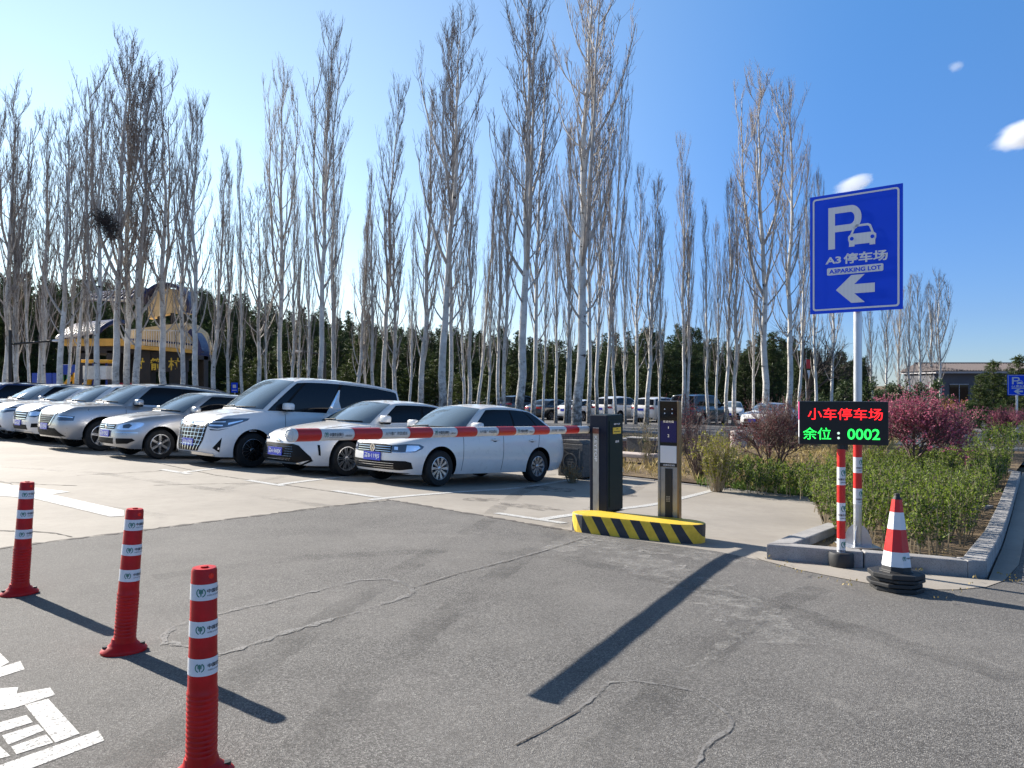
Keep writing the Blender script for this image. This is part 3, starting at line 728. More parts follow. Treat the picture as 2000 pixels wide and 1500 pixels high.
def kiosk():
    # ticket-less payment pillar
    p = G(1306, 1014, IH); M = frame(p, (B.x * .78 + .22, B.y * .78)); t = thing("payment_kiosk", "slim steel payment kiosk with a dark screen and a white card", "kiosk", M)
    H = 231 / 1500 * p.y; w, d = 44 / 1500 * p.y, 0.062
    c = MB(); c.box((0, d / 2, H / 2), (w - 0.012, d - .01, H)); c.build("housing", M_['steel'], t, bevel=0.004)
    for s in (-1, 1):
        c = MB(); c.box((s * (w / 2 - .011), d / 2 - 0.005, H / 2 + .002), (0.022, d + .01, H - .006)); c.build("side_rail", M_['gold'] if s > 0 else M_['steel'], t, bevel=0.004)
    c = MB(); c.box((0, -0.002, H * .805), (w - .05, 0.006, H * .385)); c.build("display_glass", M_['blackglass'], t, bevel=.001)
    c = MB(); c.box((0, -0.0062, H * .74), (w - .058, 0.003, H * .18)); sc = c.build("screen", M_['screen'], t)
    Rf = Matrix.Rotation(R(90), 4, 'X')
    put_mesh(fit_text("欢迎光临", w * .5, 0.024), "lettering", M_['screentext'], sc, M=Matrix.Translation((0, -0.0082, H * .825)) @ Rf)
    put_mesh(fit_text("1", 0.006, 0.022), "lettering", M_['screentext'], sc, M=Matrix.Translation((0, -0.0082, H * .775)) @ Rf)
    put_mesh(fit_text("2", 0.018, 0.028), "lettering", M_['screentext'], sc, M=Matrix.Translation((0, -0.0082, H * .706)) @ Rf)
    for ix in (-1, 1):
        for iz in (0, 1):
            c = MB(); c.lathe([(0.007, 0), (0.007, 0.003), (0.003, 0.0045)], 12)
            c.build("camera_led", M_['inkwhite'], t, M=Matrix.Translation((ix * .04, -.006, H * (.93 - .035 * iz))) @ Rf)
    c = MB(); c.box((0, -0.005, H * .535), (w - .04, 0.006, H * .185)); cf = c.build("card_frame", M_['black'], t, bevel=.002)
    c = MB(); c.box((0, -0.0095, H * .548), (w - .056, 0.003, H * .145)); c.build("white_card", M_['inkwhite'], cf)
    put_mesh(fit_text("无牌车扫码", w * .54, 0.021, .01), "lettering", M_['inkwhite'], cf, M=Matrix.Translation((0.005, -.0085, H * .457)) @ Rf)
    c = MB(); c.box((0, -0.001, H * .215), (0.075, 0.008, H * .425)); bp = c.build("black_strip", M_['black'], t, bevel=.001)
    c = MB()
    for i in range(3):
        for j in range(4): c.lathe([(0.0055, 0), (0.0055, 0.001)], 8, (-.014 + .014 * i, -j * .0155 + .2, 0))
    sp = c.build("speaker_holes", M_['steel'], bp, M=Matrix.Translation((-.004, -.0055, .03)) @ Rf)
    c = MB(); c.box((0, d / 2, 0.006), (w + .006, d + .02, 0.012)); c.build("base_plate", M_['black'], t)
kiosk()

def band_pole(t, name, r, z0, z1, nb, first_red=True, stick=M_['white'], start=None, facing=0.5):
    po = None
    for i in range(nb):
        a, b = z0 + (z1 - z0) * i / nb, z0 + (z1 - z0) * (i + 1) / nb
        red = (i % 2 == 0) == first_red
        s = MB(); s.lathe([(r + .0015, a), (r + .0015, b)], 28, caps=False); o = s.build("red_band" if red else "white_band", M_['red'] if red else stick, t, smooth=60)
        if not red:
            h = b - a; rr = r + .003
            def wrap(ang, dz): return lambda c: Vector((rr * math.sin(ang + c.x / rr), -rr * math.cos(ang + c.x / rr), (a + b) / 2 + dz + c.y))
            put_mesh(cut_grid(bank_emblem(min(.034, h * .2)), 0.007, (0,)), "emblem", M_['inkgreen'], o, fn=wrap(facing, h * .18))
            put_mesh(cut_grid(fit_text("中国农业银行", 0.11, h * .12, .02), 0.006, (0,)), "lettering", M_['ink'], o, fn=wrap(facing, -h * .18))
            put_mesh(cut_grid(fit_text("大同城区支行", 0.07, h * .07, .02), 0.006, (0,)), "lettering", M_['ink'], o, fn=wrap(facing, -h * .36))
def led_board():
    p = G(1643, 1107, 0.006); t = thing("led_sign", "black LED board on a red and white post showing 0002 free spaces", "LED sign", frame(p, (1, -0.06)))
    y = p.y; zz = lambda py: CAMH - (py - HZ) / 1500 * y - p.z
    c = MB(); c.lathe([(0.094, 0), (0.097, 0.01), (0.097, 0.105), (0.088, 0.122), (0.03, 0.124)], 32); c.build("rubber_base", M_['rubber'], t, smooth=40)
    c = MB(); c.lathe([(0.031, 0.12), (0.031, zz(864))], 20); c.build("post", M_['black'], t, smooth=40)
    band_pole(t, "post", 0.0315, zz(1086), zz(877), 6, False)
    w, h, d = 160 / 1500 * y, 84 / 1500 * y, 0.075
    x0 = (1646 - 1643) / 1500 * y; zc = zz(826)
    yaw = Matrix.Rotation(R(-2), 4, 'Z')
    b = MB(); b.box((0, 0, 0), (w, d, h)); bd = b.build("board", M_['black'], t, bevel=.004, M=Matrix.Translation((x0, 0, zc)) @ Matrix.Rotation(R(-13), 4, 'Z'))
    for (z, hh, mt) in ((h * .28, h * .42, pmat("pink_tape", (.65, .06, .22), .5)), (-h * .14, h * .4, M_['white']), (-h * .42, h * .15, M_['steel'])):
        c = MB(); c.box((-w / 2 - .0015, 0, z), (.003, d * .95, hh)); c.build("edge_tape", mt, bd)
    c = MB(); c.box((0, -d / 2 - .001, 0), (w * .965, .003, h * .94)); c.build("display_face", pmat("led_face", (.003, .003, .003), .5), bd)
    Rf = Matrix.Rotation(R(90), 4, 'X')
    put_mesh(fit_text("小车停车场", w * .84, h * .27, .002), "lettering", M_['ledred'], bd, M=Matrix.Translation((w * .015, -d / 2 - .0035, h * .21)) @ Rf)
    put_mesh(fit_text("余位", w * .32, h * .28, .002), "lettering", M_['ledgreen'], bd, M=Matrix.Translation((-w * .30, -d / 2 - .0035, -h * .25)) @ Rf)
    put_mesh(fit_text(":", w * .03, h * .17, .03), "lettering", pmat("led_white", (.3, .4, .3), .4, emit=(.5, .7, .55), es=.7), bd, M=Matrix.Translation((-w * .055, -d / 2 - .0035, -h * .29)) @ Rf)
    put_mesh(fit_text("0002", w * .36, h * .25, .012), "lettering", M_['ledgreen'], bd, M=Matrix.Translation((w * .225, -d / 2 - .0035, -h * .25)) @ Rf)
    c = MB(); c.box((0, 0, -h / 2 - .02), (.07, .05, .045)); c.build("bracket", M_['black'], bd)
led_board()

def parking_sign(base, name, label, C, w, h, yaw_dir, ztop, poleR, bands, group, code="A3", detail=True):
    """C: centre of plate in world; pole stands behind it at base"""
    t = thing(name, label, "parking sign", frame(base, (1, 0)), group); Mi = t.matrix_world.inverted()
    c = MB(); c.lathe([(poleR, 0), (poleR, C.z + h * .42 - base.z)], 24); c.build("pole", M_['galv'], t, smooth=40)
    if detail:
        for k in range(4):
            a = R(45 + 90 * k + 10); g = MB()
            g.prism([(poleR * .9, 0), (poleR + .085, 0), (poleR + .085, 0.06), (poleR + .05, .15), (poleR + .012, .19), (poleR * .9, .19)], -.004, .004)
            g.build("base_fin", M_['galv'], t, M=Matrix.Rotation(a, 4, 'Z') @ Matrix.Rotation(R(90), 4, 'X'))
        c = MB(); c.box((0, 0, .006), (.3, .3, .012)); c.build("base_plate", M_['galv'], t)
    X = Vector((yaw_dir[0], yaw_dir[1], 0)).normalized(); Z = Vector((0, 0, 1)); Y = Z.cross(X)
    P = Matrix((X, Y, Z)).transposed().to_4x4(); P.translation = C
    pl = MB(); pl.box((0, 0.008, 0), (w, 0.012, h)); po = pl.build("plate", M_['signblue'], t, M=Mi @ P)
    if detail:
        for z in (-.3, .3):
            b = MB(); b.box((0, .03, z * h), (w * .5, .03, .04)); b.build("clamp", M_['galv'], po)
    F = lambda x, z, dy=-.0005: Matrix.Translation((x * w, dy, z * h)) @ Matrix.Rotation(R(90), 4, 'X')
    def flat(polys, nm, mt, dy=-.0005):
        mb = MB()
        for pl_ in polys: mb.add([(x * w, z * h, 0) for x, z in pl_], [tuple(range(len(pl_)))])
        return mb.build(nm, mt, po, M=Matrix.Translation((0, dy, 0)) @ Matrix.Rotation(R(90), 4, 'X'))
    # rounded border line
    def rr(hx, hz, rx, rz, n=6):
        o = []
        for (cx, cz, a0) in ((hx - rx, hz - rz, 0), (-hx + rx, hz - rz, 90), (-hx + rx, -hz + rz, 180), (hx - rx, -hz + rz, 270)):
            for k in range(n + 1): a = R(a0 + 90 * k / n); o.append((cx + rx * math.cos(a), cz + rz * math.sin(a)))
        return o
    asp = w / h; o1, o2 = rr(.468, .468 + .008, .035, .035 * asp), rr(.448, .462, .022, .022 * asp)
    n = len(o1); flat([[o1[i], o1[(i + 1) % n], o2[(i + 1) % n], o2[i]] for i in range(n)], "border", M_['signwhite'])
    # letter P with a car standing in front of it
    xl, xs, zt, zb = -.29, -.215, .385, .035
    def arcp(cx, cz, rx, rz, k=18): return [(cx + rx * math.cos(R(90 - 180 * i / k)), cz + rz * math.sin(R(90 - 180 * i / k))) for i in range(k + 1)]
    zc = .285
    outer = arcp(-.04, zc - .005, .115, .105); inner = arcp(-.05, zc - .005, .05, .05)
    polys = [[(xl, zb), (xs, zb), (xs, zt), (xl, zt)]]
    po_, pi_ = [(xs, zt)] + outer + [(xs, zc - .11)], [(xs, zc + .045)] + inner + [(xs, zc - .055)]
    for i in range(len(po_) - 1): polys.append([po_[i + 1], po_[i], pi_[i], pi_[i + 1]])
    flat(polys, "letter_p", M_['signwhite'])
    cb = [(-.075, .02), (-.015, .02), (-.015, .035), (.145, .035), (.145, .02), (.205, .02), (.205, .055), (.215, .075), (.215, .105), (.185, .125), (-.055, .125), (-.085, .105), (-.085, .075), (-.075, .055)]
    cb2 = [(x + .015, z * 1.0 + .02) for x, z in cb]
    flat([cb2], "car_symbol", M_['signwhite'])
    rf_o = [(-.045, .143), (-.01, .205), (.02, .218), (.145, .218), (.175, .205), (.205, .143)]; rf_i = [(-.02, .143), (.008, .192), (.03, .2), (.135, .2), (.155, .192), (.18, .143)]
    flat([[rf_o[i], rf_i[i], rf_i[i + 1], rf_o[i + 1]] for i in range(5)], "car_roof", M_['signwhite'])
    flat([[(cx + .022 * math.cos(R(30 * k)), .105 + .022 * asp * math.sin(R(30 * k))) for k in range(12)] for cx in (-.03, .19)], "car_light", M_['signblue'], -.0012)
    put_mesh(fit_text(code, w * .175, h * .058, .035), "lettering", M_['signwhite'], po, M=F(-.235, -.058))
    put_mesh(fit_text("停车场", w * .47, h * .088, .03), "lettering", M_['signwhite'], po, M=F(.115, -.055))
    flat([rr(.305, .031, .018, .018 * asp)], "caption_bar", M_['signwhite']).location.z += -.152 * h
    put_mesh(fit_text(code + "PARKING LOT", w * .56, h * .036, .035), "lettering", M_['signblue'], po, M=F(0, -.152, -.0013))
    flat([[(-.205, -.31), (-.035, -.195), (.11, -.195), (-.003, -.272), (-.003, -.348), (.11, -.425), (-.035, -.425)], [(-.003, -.272), (-.003, -.348), (.215, -.348), (.215, -.272)]], "arrow", M_['signwhite'])
    if bands:
        z0, z1 = bands; band_pole(t, "pole", poleR, z0, z1, 4, False, facing=.62)
    return t
pb = G(1674, 1066, .075)
# plate solved from its left and right edges: left edge farther than the right one
sc_ = pb.y / 6.17
dl_, dr_ = pb.y * 1.0285, pb.y * .9535
CL = Vector(((1582 - 1000) / 1500 * dl_, dl_, 0)); CRt = Vector(((1763 - 1000) / 1500 * dr_, dr_, 0))
CC = (CL + CRt) / 2; d_ = (CRt - CL); nrm = Vector((d_.y, -d_.x, 0)).normalized()
zt_ = CAMH + (HZ - 386) / 1500 * dl_; zb_ = CAMH + (HZ - 614) / 1500 * dl_
CC.z = (zt_ + zb_) / 2
# move the pole so that it stands right behind the plate
pole_xy = CC.xy - nrm.xy * (0.05 + .04)
kx = Vector((pb.x, pb.y))
base = Vector((pole_xy.x, pole_xy.y, zg(pole_xy.x, pole_xy.y) + .075))
zb2 = lambda py: CAMH - (py - HZ) / 1500 * base.y - base.z
SIGN = parking_sign(base, "parking_sign", "large blue A3 parking lot sign with left arrow on a banded steel pole", CC, d_.length, zt_ - zb_, d_.xy, zt_, 0.037, (zb2(984), zb2(862)), "blue parking signs")

def cone():
    p = G(1750, 1150, .006); t = thing("traffic_cone", "red and white traffic cone with a stack of black rubber bases beside the kerb", "traffic cone", frame(p, (1, -0.2), True))
    y = p.y; zz = lambda py: (CAMH - (py - HZ) / 1500 * y - p.z)
    def octo(r, z0, z1, dx=0, dy=0, rot=0):
        mb = MB(); mb.prism([((r * math.cos(R(22.5 + 45 * k) + rot) * 1.0) + dx, r * math.sin(R(22.5 + 45 * k) + rot) + dy) for k in range(8)], z0, z1)
        return mb.build("rubber_base", M_['rubber'], t, bevel=.006)
    octo(.18, 0, .03, .005, -.0, .1); octo(.187, .034, .062, -.012, .005, -.05); octo(.178, .066, .09, .012, .0, .15); octo(.19, .094, .128, -.002, 0, .02)
    zs = [.128, zz(1101), zz(1074), zz(1033), zz(1000), zz(973), zz(966)]
    rf = lambda z: .105 - (z - .128) * (.105 - .032) / (zz(975) - .128)
    body = MB(); body.lathe([(.122, .128), (.115, .134), (rf(.14), .14), (rf(zz(975)), zz(975)), (.026, zz(972)), (.018, zz(968)), (.022, zz(966)), (.012, zz(964)), (.001, zz(963.5))], 8); b = body.build("cone_body", M_['rubber'], t, bevel=.004, M=Matrix.Rotation(R(10), 4, 'Z'))
    for (a, c, m, nm) in ((1104, 1076, 'white', 'white_band'), (1076, 1033, 'red', 'red_band'), (1033, 1000, 'white', 'white_band'), (1000, 975.5, 'red', 'red_band')):
        z0, z1 = zz(a), zz(c); s = MB(); s.lathe([(rf(z0) + .003, z0), (rf(z1) + .003, z1)], 8, caps=False); bd = s.build(nm, M_[m], t, M=Matrix.Rotation(R(10), 4, 'Z'))
        if a == 1104:
            zc = (z0 + z1) / 2; r8 = (rf(zc) + .003) * math.cos(R(22.5)) + .0016
            ang = R(-57.5 + 10)
            for (me, mt, dx, dz) in ((bank_emblem(.017), 'inkgreen', -.022, .012), (fit_text("中国农业银行", .06, .013, .02), 'ink', .032, .012), (fit_text("大行德广 伴您成长", .07, .011, .01), 'inkgreen', .01, -.022)):
                put_mesh(me, "emblem" if mt == 'inkgreen' and dz > 0 else "lettering", M_[mt], bd, M=Matrix.Rotation(R(-67.5 + 90 + 0), 4, 'Z') @ Matrix.Translation((dx, -r8, zc + dz)) @ Matrix.Rotation(R(81), 4, 'X'))
cone()

def stone_post():
    p = G(1113, 931, .04); M = frame(p, (B.x, B.y), True); t = thing("carved_stone_block", "dark carved stone block with a round coin motif behind the white sedan", "stone block", M)
    y = p.y; k = y / 1500; H = 72 * k
    w, d = .62, .72
    c = MB(); c.box((0, d / 2, H * .45), (w, d, H * .9)); b = c.build("block", M_['stone'], t, bevel=.02)
    c = MB(); c.prism([(-w * .5, 0), (w * .5, 0), (w * .32, H * .1), (-w * .32, H * .1)], 0, d * .45)
    c.build("cap", M_['stone'], t, bevel=.01, M=Matrix.Translation((0, d * .46, H * .9)) @ Matrix.Rotation(R(90), 4, 'X'))
    c = MB(); c.prism([(-w * .46, 0), (w * .46, 0), (w * .3, H * .085), (-w * .3, H * .085)], 0, d * .5)
    c.build("cap", M_['stone'], t, bevel=.01, M=Matrix.Translation((0, d * .98, H * .9)) @ Matrix.Rotation(R(90), 4, 'X'))
    rm = grime("worn_stone_relief", (.17, .165, .155), .9, .3, 20)
    def ring(r0, r1, z, n=24):
        mb = MB(); vs, fs = [], []
        for i in range(n):
            a = 2 * math.pi * i / n
            for (r, yy) in ((r0, 0), (r0, -.02), (r1, -.02), (r1, 0)): vs.append((r * math.cos(a), yy, z + r * math.sin(a)))
        for i in range(n):
            j = (i + 1) % n
            for q in range(3): fs.append((4 * i + q, 4 * i + q + 1, 4 * j + q + 1, 4 * j + q))
        mb.add(vs, fs); return mb
    ring(w * .25, w * .28, H * .4).build("relief_ring", rm, t)
    mb = MB()
    for (x, z, ww, hh) in ((0, .47, .26, .03), (0, .40, .30, .03), (-.06, .33, .03, .14), (.06, .33, .03, .14), (.02, .33, .16, .025)): mb.box((x * w * 1.1, -.006, z * H), (ww * w, .02, hh * H))
    mb.build("relief_character", rm, t)
    mb = MB()
    for s in (-1, 1): mb.box((s * w * .38, -.004, H * .42), (.03, .016, H * .62))
    mb.box((0, -.004, H * .76), (w * .6, .016, .03)); mb.build("relief_frame", rm, t)
stone_post()

# ---------------------------------------------------------------- vehicles
def carpaint(name, col, metal=0.0, rough=0.28):
    m = pmat(name, col, rough, metal, coat=1.0); n = N(m)
    f = n.noise(9, 5, 0.7); n.rough(n.ramp(f, [(0.3, rough - .05), (0.7, rough + .12)]))
    dirt = n.ramp(n.math('ADD', n.xyz()[2], n.math('MULTIPLY', n.noise(4, 5, .7), .35)), [(0.3, 0.55), (0.62, 0.0)])
    n.color(n.mix(dirt, col, tuple(c * .6 + .05 for c in col))); n.b.inputs['Coat Weight'].default_value = 0.9
    return m
M_['cwhite'] = carpaint("white_car_paint", (0.78, 0.76, 0.73))
M_['cpearl'] = carpaint("pearl_white_car_paint", (0.76, 0.745, 0.725))
M_['csilver'] = carpaint("silver_car_paint", (0.44, 0.44, 0.445), 0.55, .3)
M_['cblack'] = carpaint("black_car_paint", (0.012, 0.012, 0.015))
M_['cblue'] = carpaint("dark_blue_car_paint", (0.01, 0.025, 0.1))
M_['cteal'] = carpaint("dark_teal_car_paint", (0.008, 0.02, 0.035))
M_['glass'] = pmat("tinted_car_glass", (0.004, 0.005, 0.008), 0.03, spec=0.3)
M_['wglass'] = pmat("windscreen_glass", (0.1, 0.14, 0.165), 0.02, spec=1.0, coat=1.0)  # sky reflection put into the base colour as a milky pale blue
M_['chrome'] = pmat("chrome_trim", (0.62, 0.63, 0.65), 0.12, 1.0)
M_['dchrome'] = pmat("dark_chrome", (0.2, 0.2, 0.21), 0.2, 1.0)
M_['rim'] = grime("alloy_wheel", (0.6, 0.6, 0.61), 0.3, .15, 10, metal=.85)
M_['tyre'] = grime("tyre_rubber", (0.011, 0.011, 0.0115), 0.75, .3, 15)
M_['lamp'] = pmat("headlamp_lens", (0.05, 0.055, 0.07), 0.05, coat=1.0, spec=.8)
M_['lampin'] = pmat("headlamp_reflector", (0.85, 0.86, 0.9), 0.18, .7)
M_['tail'] = pmat("tail_lamp", (0.35, 0.008, 0.008), 0.12, coat=1.0)
M_['platecol'] = pmat("blue_licence_plate", (0.004, 0.03, 0.5), 0.35)
M_['trim'] = grime("black_car_trim", (0.006, 0.006, 0.0065), 0.6, .2, 12, spec=.2)

def ci(kn, x):
    """monotone cubic through knots"""
    n = len(kn)
    if x <= kn[0][0]: return kn[0][1]
    if x >= kn[-1][0]: return kn[-1][1]
    d = [(kn[i + 1][1] - kn[i][1]) / (kn[i + 1][0] - kn[i][0]) for i in range(n - 1)]
    for i in range(n - 1):
        if x <= kn[i + 1][0]:
            h = kn[i + 1][0] - kn[i][0]; t = (x - kn[i][0]) / h
            m0 = d[i] if i == 0 else (0 if d[i - 1] * d[i] <= 0 else 2 * d[i - 1] * d[i] / (d[i - 1] + d[i]))
            m1 = d[i] if i == n - 2 else (0 if d[i] * d[i + 1] <= 0 else 2 * d[i] * d[i + 1] / (d[i] + d[i + 1]))
            return (kn[i][1] * (2 * t ** 3 - 3 * t * t + 1) + h * m0 * (t ** 3 - 2 * t * t + t) + kn[i + 1][1] * (3 * t * t - 2 * t ** 3) + h * m1 * (t ** 3 - t * t))

class CarShape:
    def __init__(s, L, Wd, H, fo, wb, Rw, sh, roof, cowl, xa, wx, rx, xr, xd, zlo=.2, wr=.62, fdx=None, rdx=None, sp=None, crown=.07, frontplan=None, rearplan=None, ins=.03, zbf=None):
        s.L, s.W, s.H, s.fo, s.wb, s.Rw = L, Wd, H, fo, wb, Rw
        s.zb = zbf or [(0, zlo + .03), (.25, zlo), (1, zlo), (L - .6, zlo + .01), (L, zlo + .1)]
        s.sh, s.roof = sh, roof
        s.cowl, s.xa, s.wx, s.rx, s.xr, s.xd, s.wr, s.ins = cowl, xa, wx, rx, xr, xd, wr, ins
        s.crown = [(0, 0), (.25, crown * .55), (.8, crown), (cowl, crown * 1.1), (L - .6, crown * .6), (L, 0)]
        s.fdx = fdx or [(0, .07), (.25, .0), (.5, .0), (.8, .035), (.93, .075), (1, .14)]
        s.rdx = rdx or [(0, .1), (.3, .0), (.6, .02), (.9, .06), (1, .1)]
        s.sp = sp or [(0, .93), (.12, .965), (.45, 1.0), (.72, .985), (.9, .955), (1, .9)]
        fp = frontplan or [(0, 0), (.012, .3), (.05, .56), (.14, .77), (.34, .91), (.75, .985), (1.15, 1)]
        rp = rearplan or [(0, 0), (.01, .35), (.04, .62), (.11, .81), (.3, .93), (.75, .99), (1.1, 1)]
        pl = [(x, f * Wd) for x, f in fp] + [(L - x, f * Wd) for x, f in rp[::-1]]
        # resample with Catmull-Rom, dense
        P = [Vector((p[0], p[1])) for p in pl]; D = []
        for i in range(len(P) - 1):
            a, b, c, d = P[max(0, i - 1)], P[i], P[i + 1], P[min(len(P) - 1, i + 2)]
            n = max(2, int((c - b).length / .01))
            for k in range(n):
                t = k / n
                m1 = (c - a) * .5; m2 = (d - b) * .5
                D.append(b * (2 * t ** 3 - 3 * t * t + 1) + m1 * (t ** 3 - 2 * t * t + t) + c * (3 * t * t - 2 * t ** 3) + m2 * (t ** 3 - t * t))
        D.append(P[-1]); s.D = D
        s.al = [0]
        for i in range(1, len(D)): s.al.append(s.al[-1] + (D[i] - D[i - 1]).length)
        s.alen = s.al[-1]
    def plan(s, a):
        a = max(0, min(s.alen, a)); lo, hi = 0, len(s.al) - 1
        while hi - lo > 1:
            m = (lo + hi) // 2
            if s.al[m] <= a: lo = m
            else: hi = m
        f = (a - s.al[lo]) / max(1e-9, s.al[hi] - s.al[lo]); return s.D[lo].lerp(s.D[hi], f)
    def arc_x(s, x):
        lo, hi = 0.0, s.alen
        for _ in range(40):
            m = (lo + hi) / 2
            if s.plan(m).x < x: lo = m
            else: hi = m
        return lo
    def low(s, a, t, sg=1):
        p = s.plan(a); x, y = p
        wf = max(0, 1 - x / .9) ** 1.5; wrr = max(0, 1 - (s.L - x) / .8) ** 1.5
        x2 = x + wf * ci(s.fdx, t) - wrr * ci(s.rdx, t)
        zb, zs = ci(s.zb, x), ci(s.sh, x)
        return Vector((x2, sg * y * ci(s.sp, t), zb + (zs - zb) * t))
    def lowz(s, a, z, sg=1, off=0.0):
        """surface point at signed arc a (negative = driver's side y<0) and height z"""
        if a < 0: a, sg = -a, -1
        def q(a, z):
            x = s.plan(a).x; zb, zs = ci(s.zb, x), ci(s.sh, x)
            return s.low(a, max(0, min(1, (z - zb) / (zs - zb))), sg)
        p = q(a, z)
        if off:
            e = .012; du = q(min(s.alen, a + e), z) - q(max(0, a - e), z); dz = q(a, z + e) - q(a, z - e)
            if a < e: du = Vector((0, sg, 0))
            n = du.cross(dz); n = n.normalized() if n.length > 1e-9 else Vector((-1, 0, 0))
            if n.y * sg < 0 or (abs(n.y) < .15 and n.x * (p.x - s.L / 2) < 0): n = -n
            p = p + n * off
        return p
    # greenhouse
    def edge0(s, u):
        W0 = s.W * .9 - s.ins
        K = [(0, s.cowl, 0), (.35, s.cowl + .03, .42 * W0), (.7, s.cowl + (s.xa - s.cowl) * .45, .82 * W0), (1, s.xa, W0), (1.5, (s.xa + s.xd) / 2, W0 + .015), (2, s.xd, W0), (2.3, s.xd + (s.xr - s.xd) * .6, .82 * W0), (2.65, s.xr - .02, .42 * W0), (3, s.xr, 0)]
        x, y = ci([(k[0], k[1]) for k in K], u), ci([(k[0], k[2]) for k in K[:5]], u) if u < 1.5 else ci([(k[0], k[2]) for k in K[4:]], u)
        z = ci(s.sh, x) + ci(s.crown, x) * (1 - (min(1, y / s.W)) ** 2) - .015
        return Vector((x, y, z))
    def edge1(s, u):
        wr = s.wr
        K = [(0, s.wx, 0), (.35, s.wx + .015, .42 * wr), (.7, s.wx + .06, .82 * wr), (1, s.wx + .17, wr), (1.5, (s.wx + s.rx) / 2, wr + .01), (2, s.rx - .14, wr * .985), (2.3, s.rx - .05, .82 * wr), (2.65, s.rx - .01, .42 * wr), (3, s.rx, 0)]
        x, y = ci([(k[0], k[1]) for k in K], u), ci([(k[0], k[2]) for k in K[:5]], u) if u < 1.5 else ci([(k[0], k[2]) for k in K[4:]], u)
        return Vector((x, y, ci(s.roof, x) - .055 * (y / wr) ** 2))
    def gh(s, u, k, sg=1):
        a, b = s.edge0(u), s.edge1(u); h = k; v = 1 - (1 - k) ** 1.22
        p = Vector((a.x + (b.x - a.x) * h, a.y + (b.y - a.y) * h, a.z + (b.z - a.z) * v))
        bulge = math.sin(math.pi * k) * .018
        p.y += bulge * min(1, abs(p.y) / .5); p.y *= sg
        if sg < 0: pass
        return p
    def ghn(s, u, k, sg, off):
        if u < 0: u, sg = -u, -sg
        p = s.gh(u, k, sg); e = .01
        du = s.gh(min(3, u + e), k, sg) - s.gh(max(0, u - e), k, sg); dk = s.gh(u, min(1, k + e), sg) - s.gh(u, max(0, k - e), sg)
        n = du.cross(dk); n = n.normalized() if n.length > 1e-9 else Vector((0, 0, 1))
        c = Vector((s.L / 2, 0, s.H * .5))
        if n.dot(p - c) < 0: n = -n
        return p + n * off
    def shell(s, paint, arches=True):
        # lower body as loft of half sections, mirrored
        na = int(s.alen / .075); rows = [0, .05, .12, .2, .3, .4, .5, .6, .7, .79, .86, .92, .96, 1]; caps = [.12, .3, .5, .7, .85]
        secs = []
        for i in range(na + 1):
            f = i / na
            a = s.alen * f
            col = [s.low(a, t) for t in rows]
            tp = col[-1]; cr = ci(s.crown, tp.x)
            col = [Vector((col[0].x, 0, col[0].z))] + col
            for v in caps: col.append(Vector((tp.x, tp.y * (1 - v), tp.z + cr * (1 - (1 - v) ** 2))))
            col.append(Vector((tp.x, 0, tp.z + cr)))
            secs.append(col)
        m = len(secs[0]); vs, fs = [], []
        for sg in (1, -1):
            base = len(vs)
            for col in secs: vs += [(p.x, p.y * sg, p.z) for p in col]
            for i in range(na):
                for j in range(m - 1):
                    q = (base + i * m + j, base + (i + 1) * m + j, base + (i + 1) * m + j + 1, base + i * m + j + 1)
                    fs.append(q if sg > 0 else q[::-1])
        bm = bmesh.new()
        V = [bm.verts.new(v) for v in vs]
        for f in fs:
            try: bm.faces.new([V[i] for i in f])
            except ValueError: pass
        bmesh.ops.remove_doubles(bm, verts=bm.verts[:], dist=.0008)
        bmesh.ops.dissolve_degenerate(bm, edges=bm.edges[:], dist=.0005)
        bmesh.ops.recalc_face_normals(bm, faces=bm.faces[:])
        me = bpy.data.meshes.new("body"); bm.to_mesh(me); bm.free()
        me.materials.append(paint); me.materials.append(M_['trim'])
        if arches:
            ob = bpy.data.objects.new("body", me); link(ob)
            cut = MB(); ra = s.Rw * 1.19
            for x in (s.fo, s.fo + s.wb):
                for sg in (-1, 1):
                    y0, y1 = sg * (s.W - .3), sg * (s.W + .2)
                    pts = [Vector((x, y0, s.Rw + .012)), Vector((x, y1, s.Rw + .012))]
                    cut.tube(pts, ra, 40, mi=1)
            ct = cut.build("cutter", [paint, M_['trim']])
            bm = bmesh.new(); bm.from_mesh(ct.data); bmesh.ops.recalc_face_normals(bm, faces=bm.faces[:]); bm.to_mesh(ct.data); bm.free()
            md = ob.modifiers.new("arch", 'BOOLEAN'); md.operation = 'DIFFERENCE'; md.object = ct; md.solver = 'EXACT'
            dg = bpy.context.evaluated_depsgraph_get(); new = bpy.data.meshes.new_from_object(ob.evaluated_get(dg))
            bpy.data.objects.remove(ob); bpy.data.objects.remove(ct); me = new
        # greenhouse
        us = [i * 3 / 60 for i in range(61)]; ks = [0, .15, .3, .45, .6, .72, .82, .9, .96, 1]; cp = [.12, .3, .55, .8, 1]
        bm = bmesh.new(); bm.from_mesh(me)
        for sg in (1, -1):
            g = []
            for u in us:
                col = [s.gh(u, k, sg) for k in ks]; e = col[-1]
                for v in cp:
                    y = abs(e.y) * (1 - v); col.append(Vector((e.x, y * sg, ci(s.roof, e.x) - .055 * (y / s.wr) ** 2)))
                g.append([bm.verts.new(p) for p in col])
            for i in range(60):
                for j in range(len(g[0]) - 1):
                    q = [g[i][j], g[i + 1][j], g[i + 1][j + 1], g[i][j + 1]]
                    bm.faces.new(q if sg > 0 else q[::-1])
        bmesh.ops.remove_doubles(bm, verts=bm.verts[:], dist=.0008)
        bmesh.ops.dissolve_degenerate(bm, edges=bm.edges[:], dist=.0004)
        bmesh.ops.recalc_face_normals(bm, faces=bm.faces[:])
        bm.to_mesh(me); bm.free(); return me

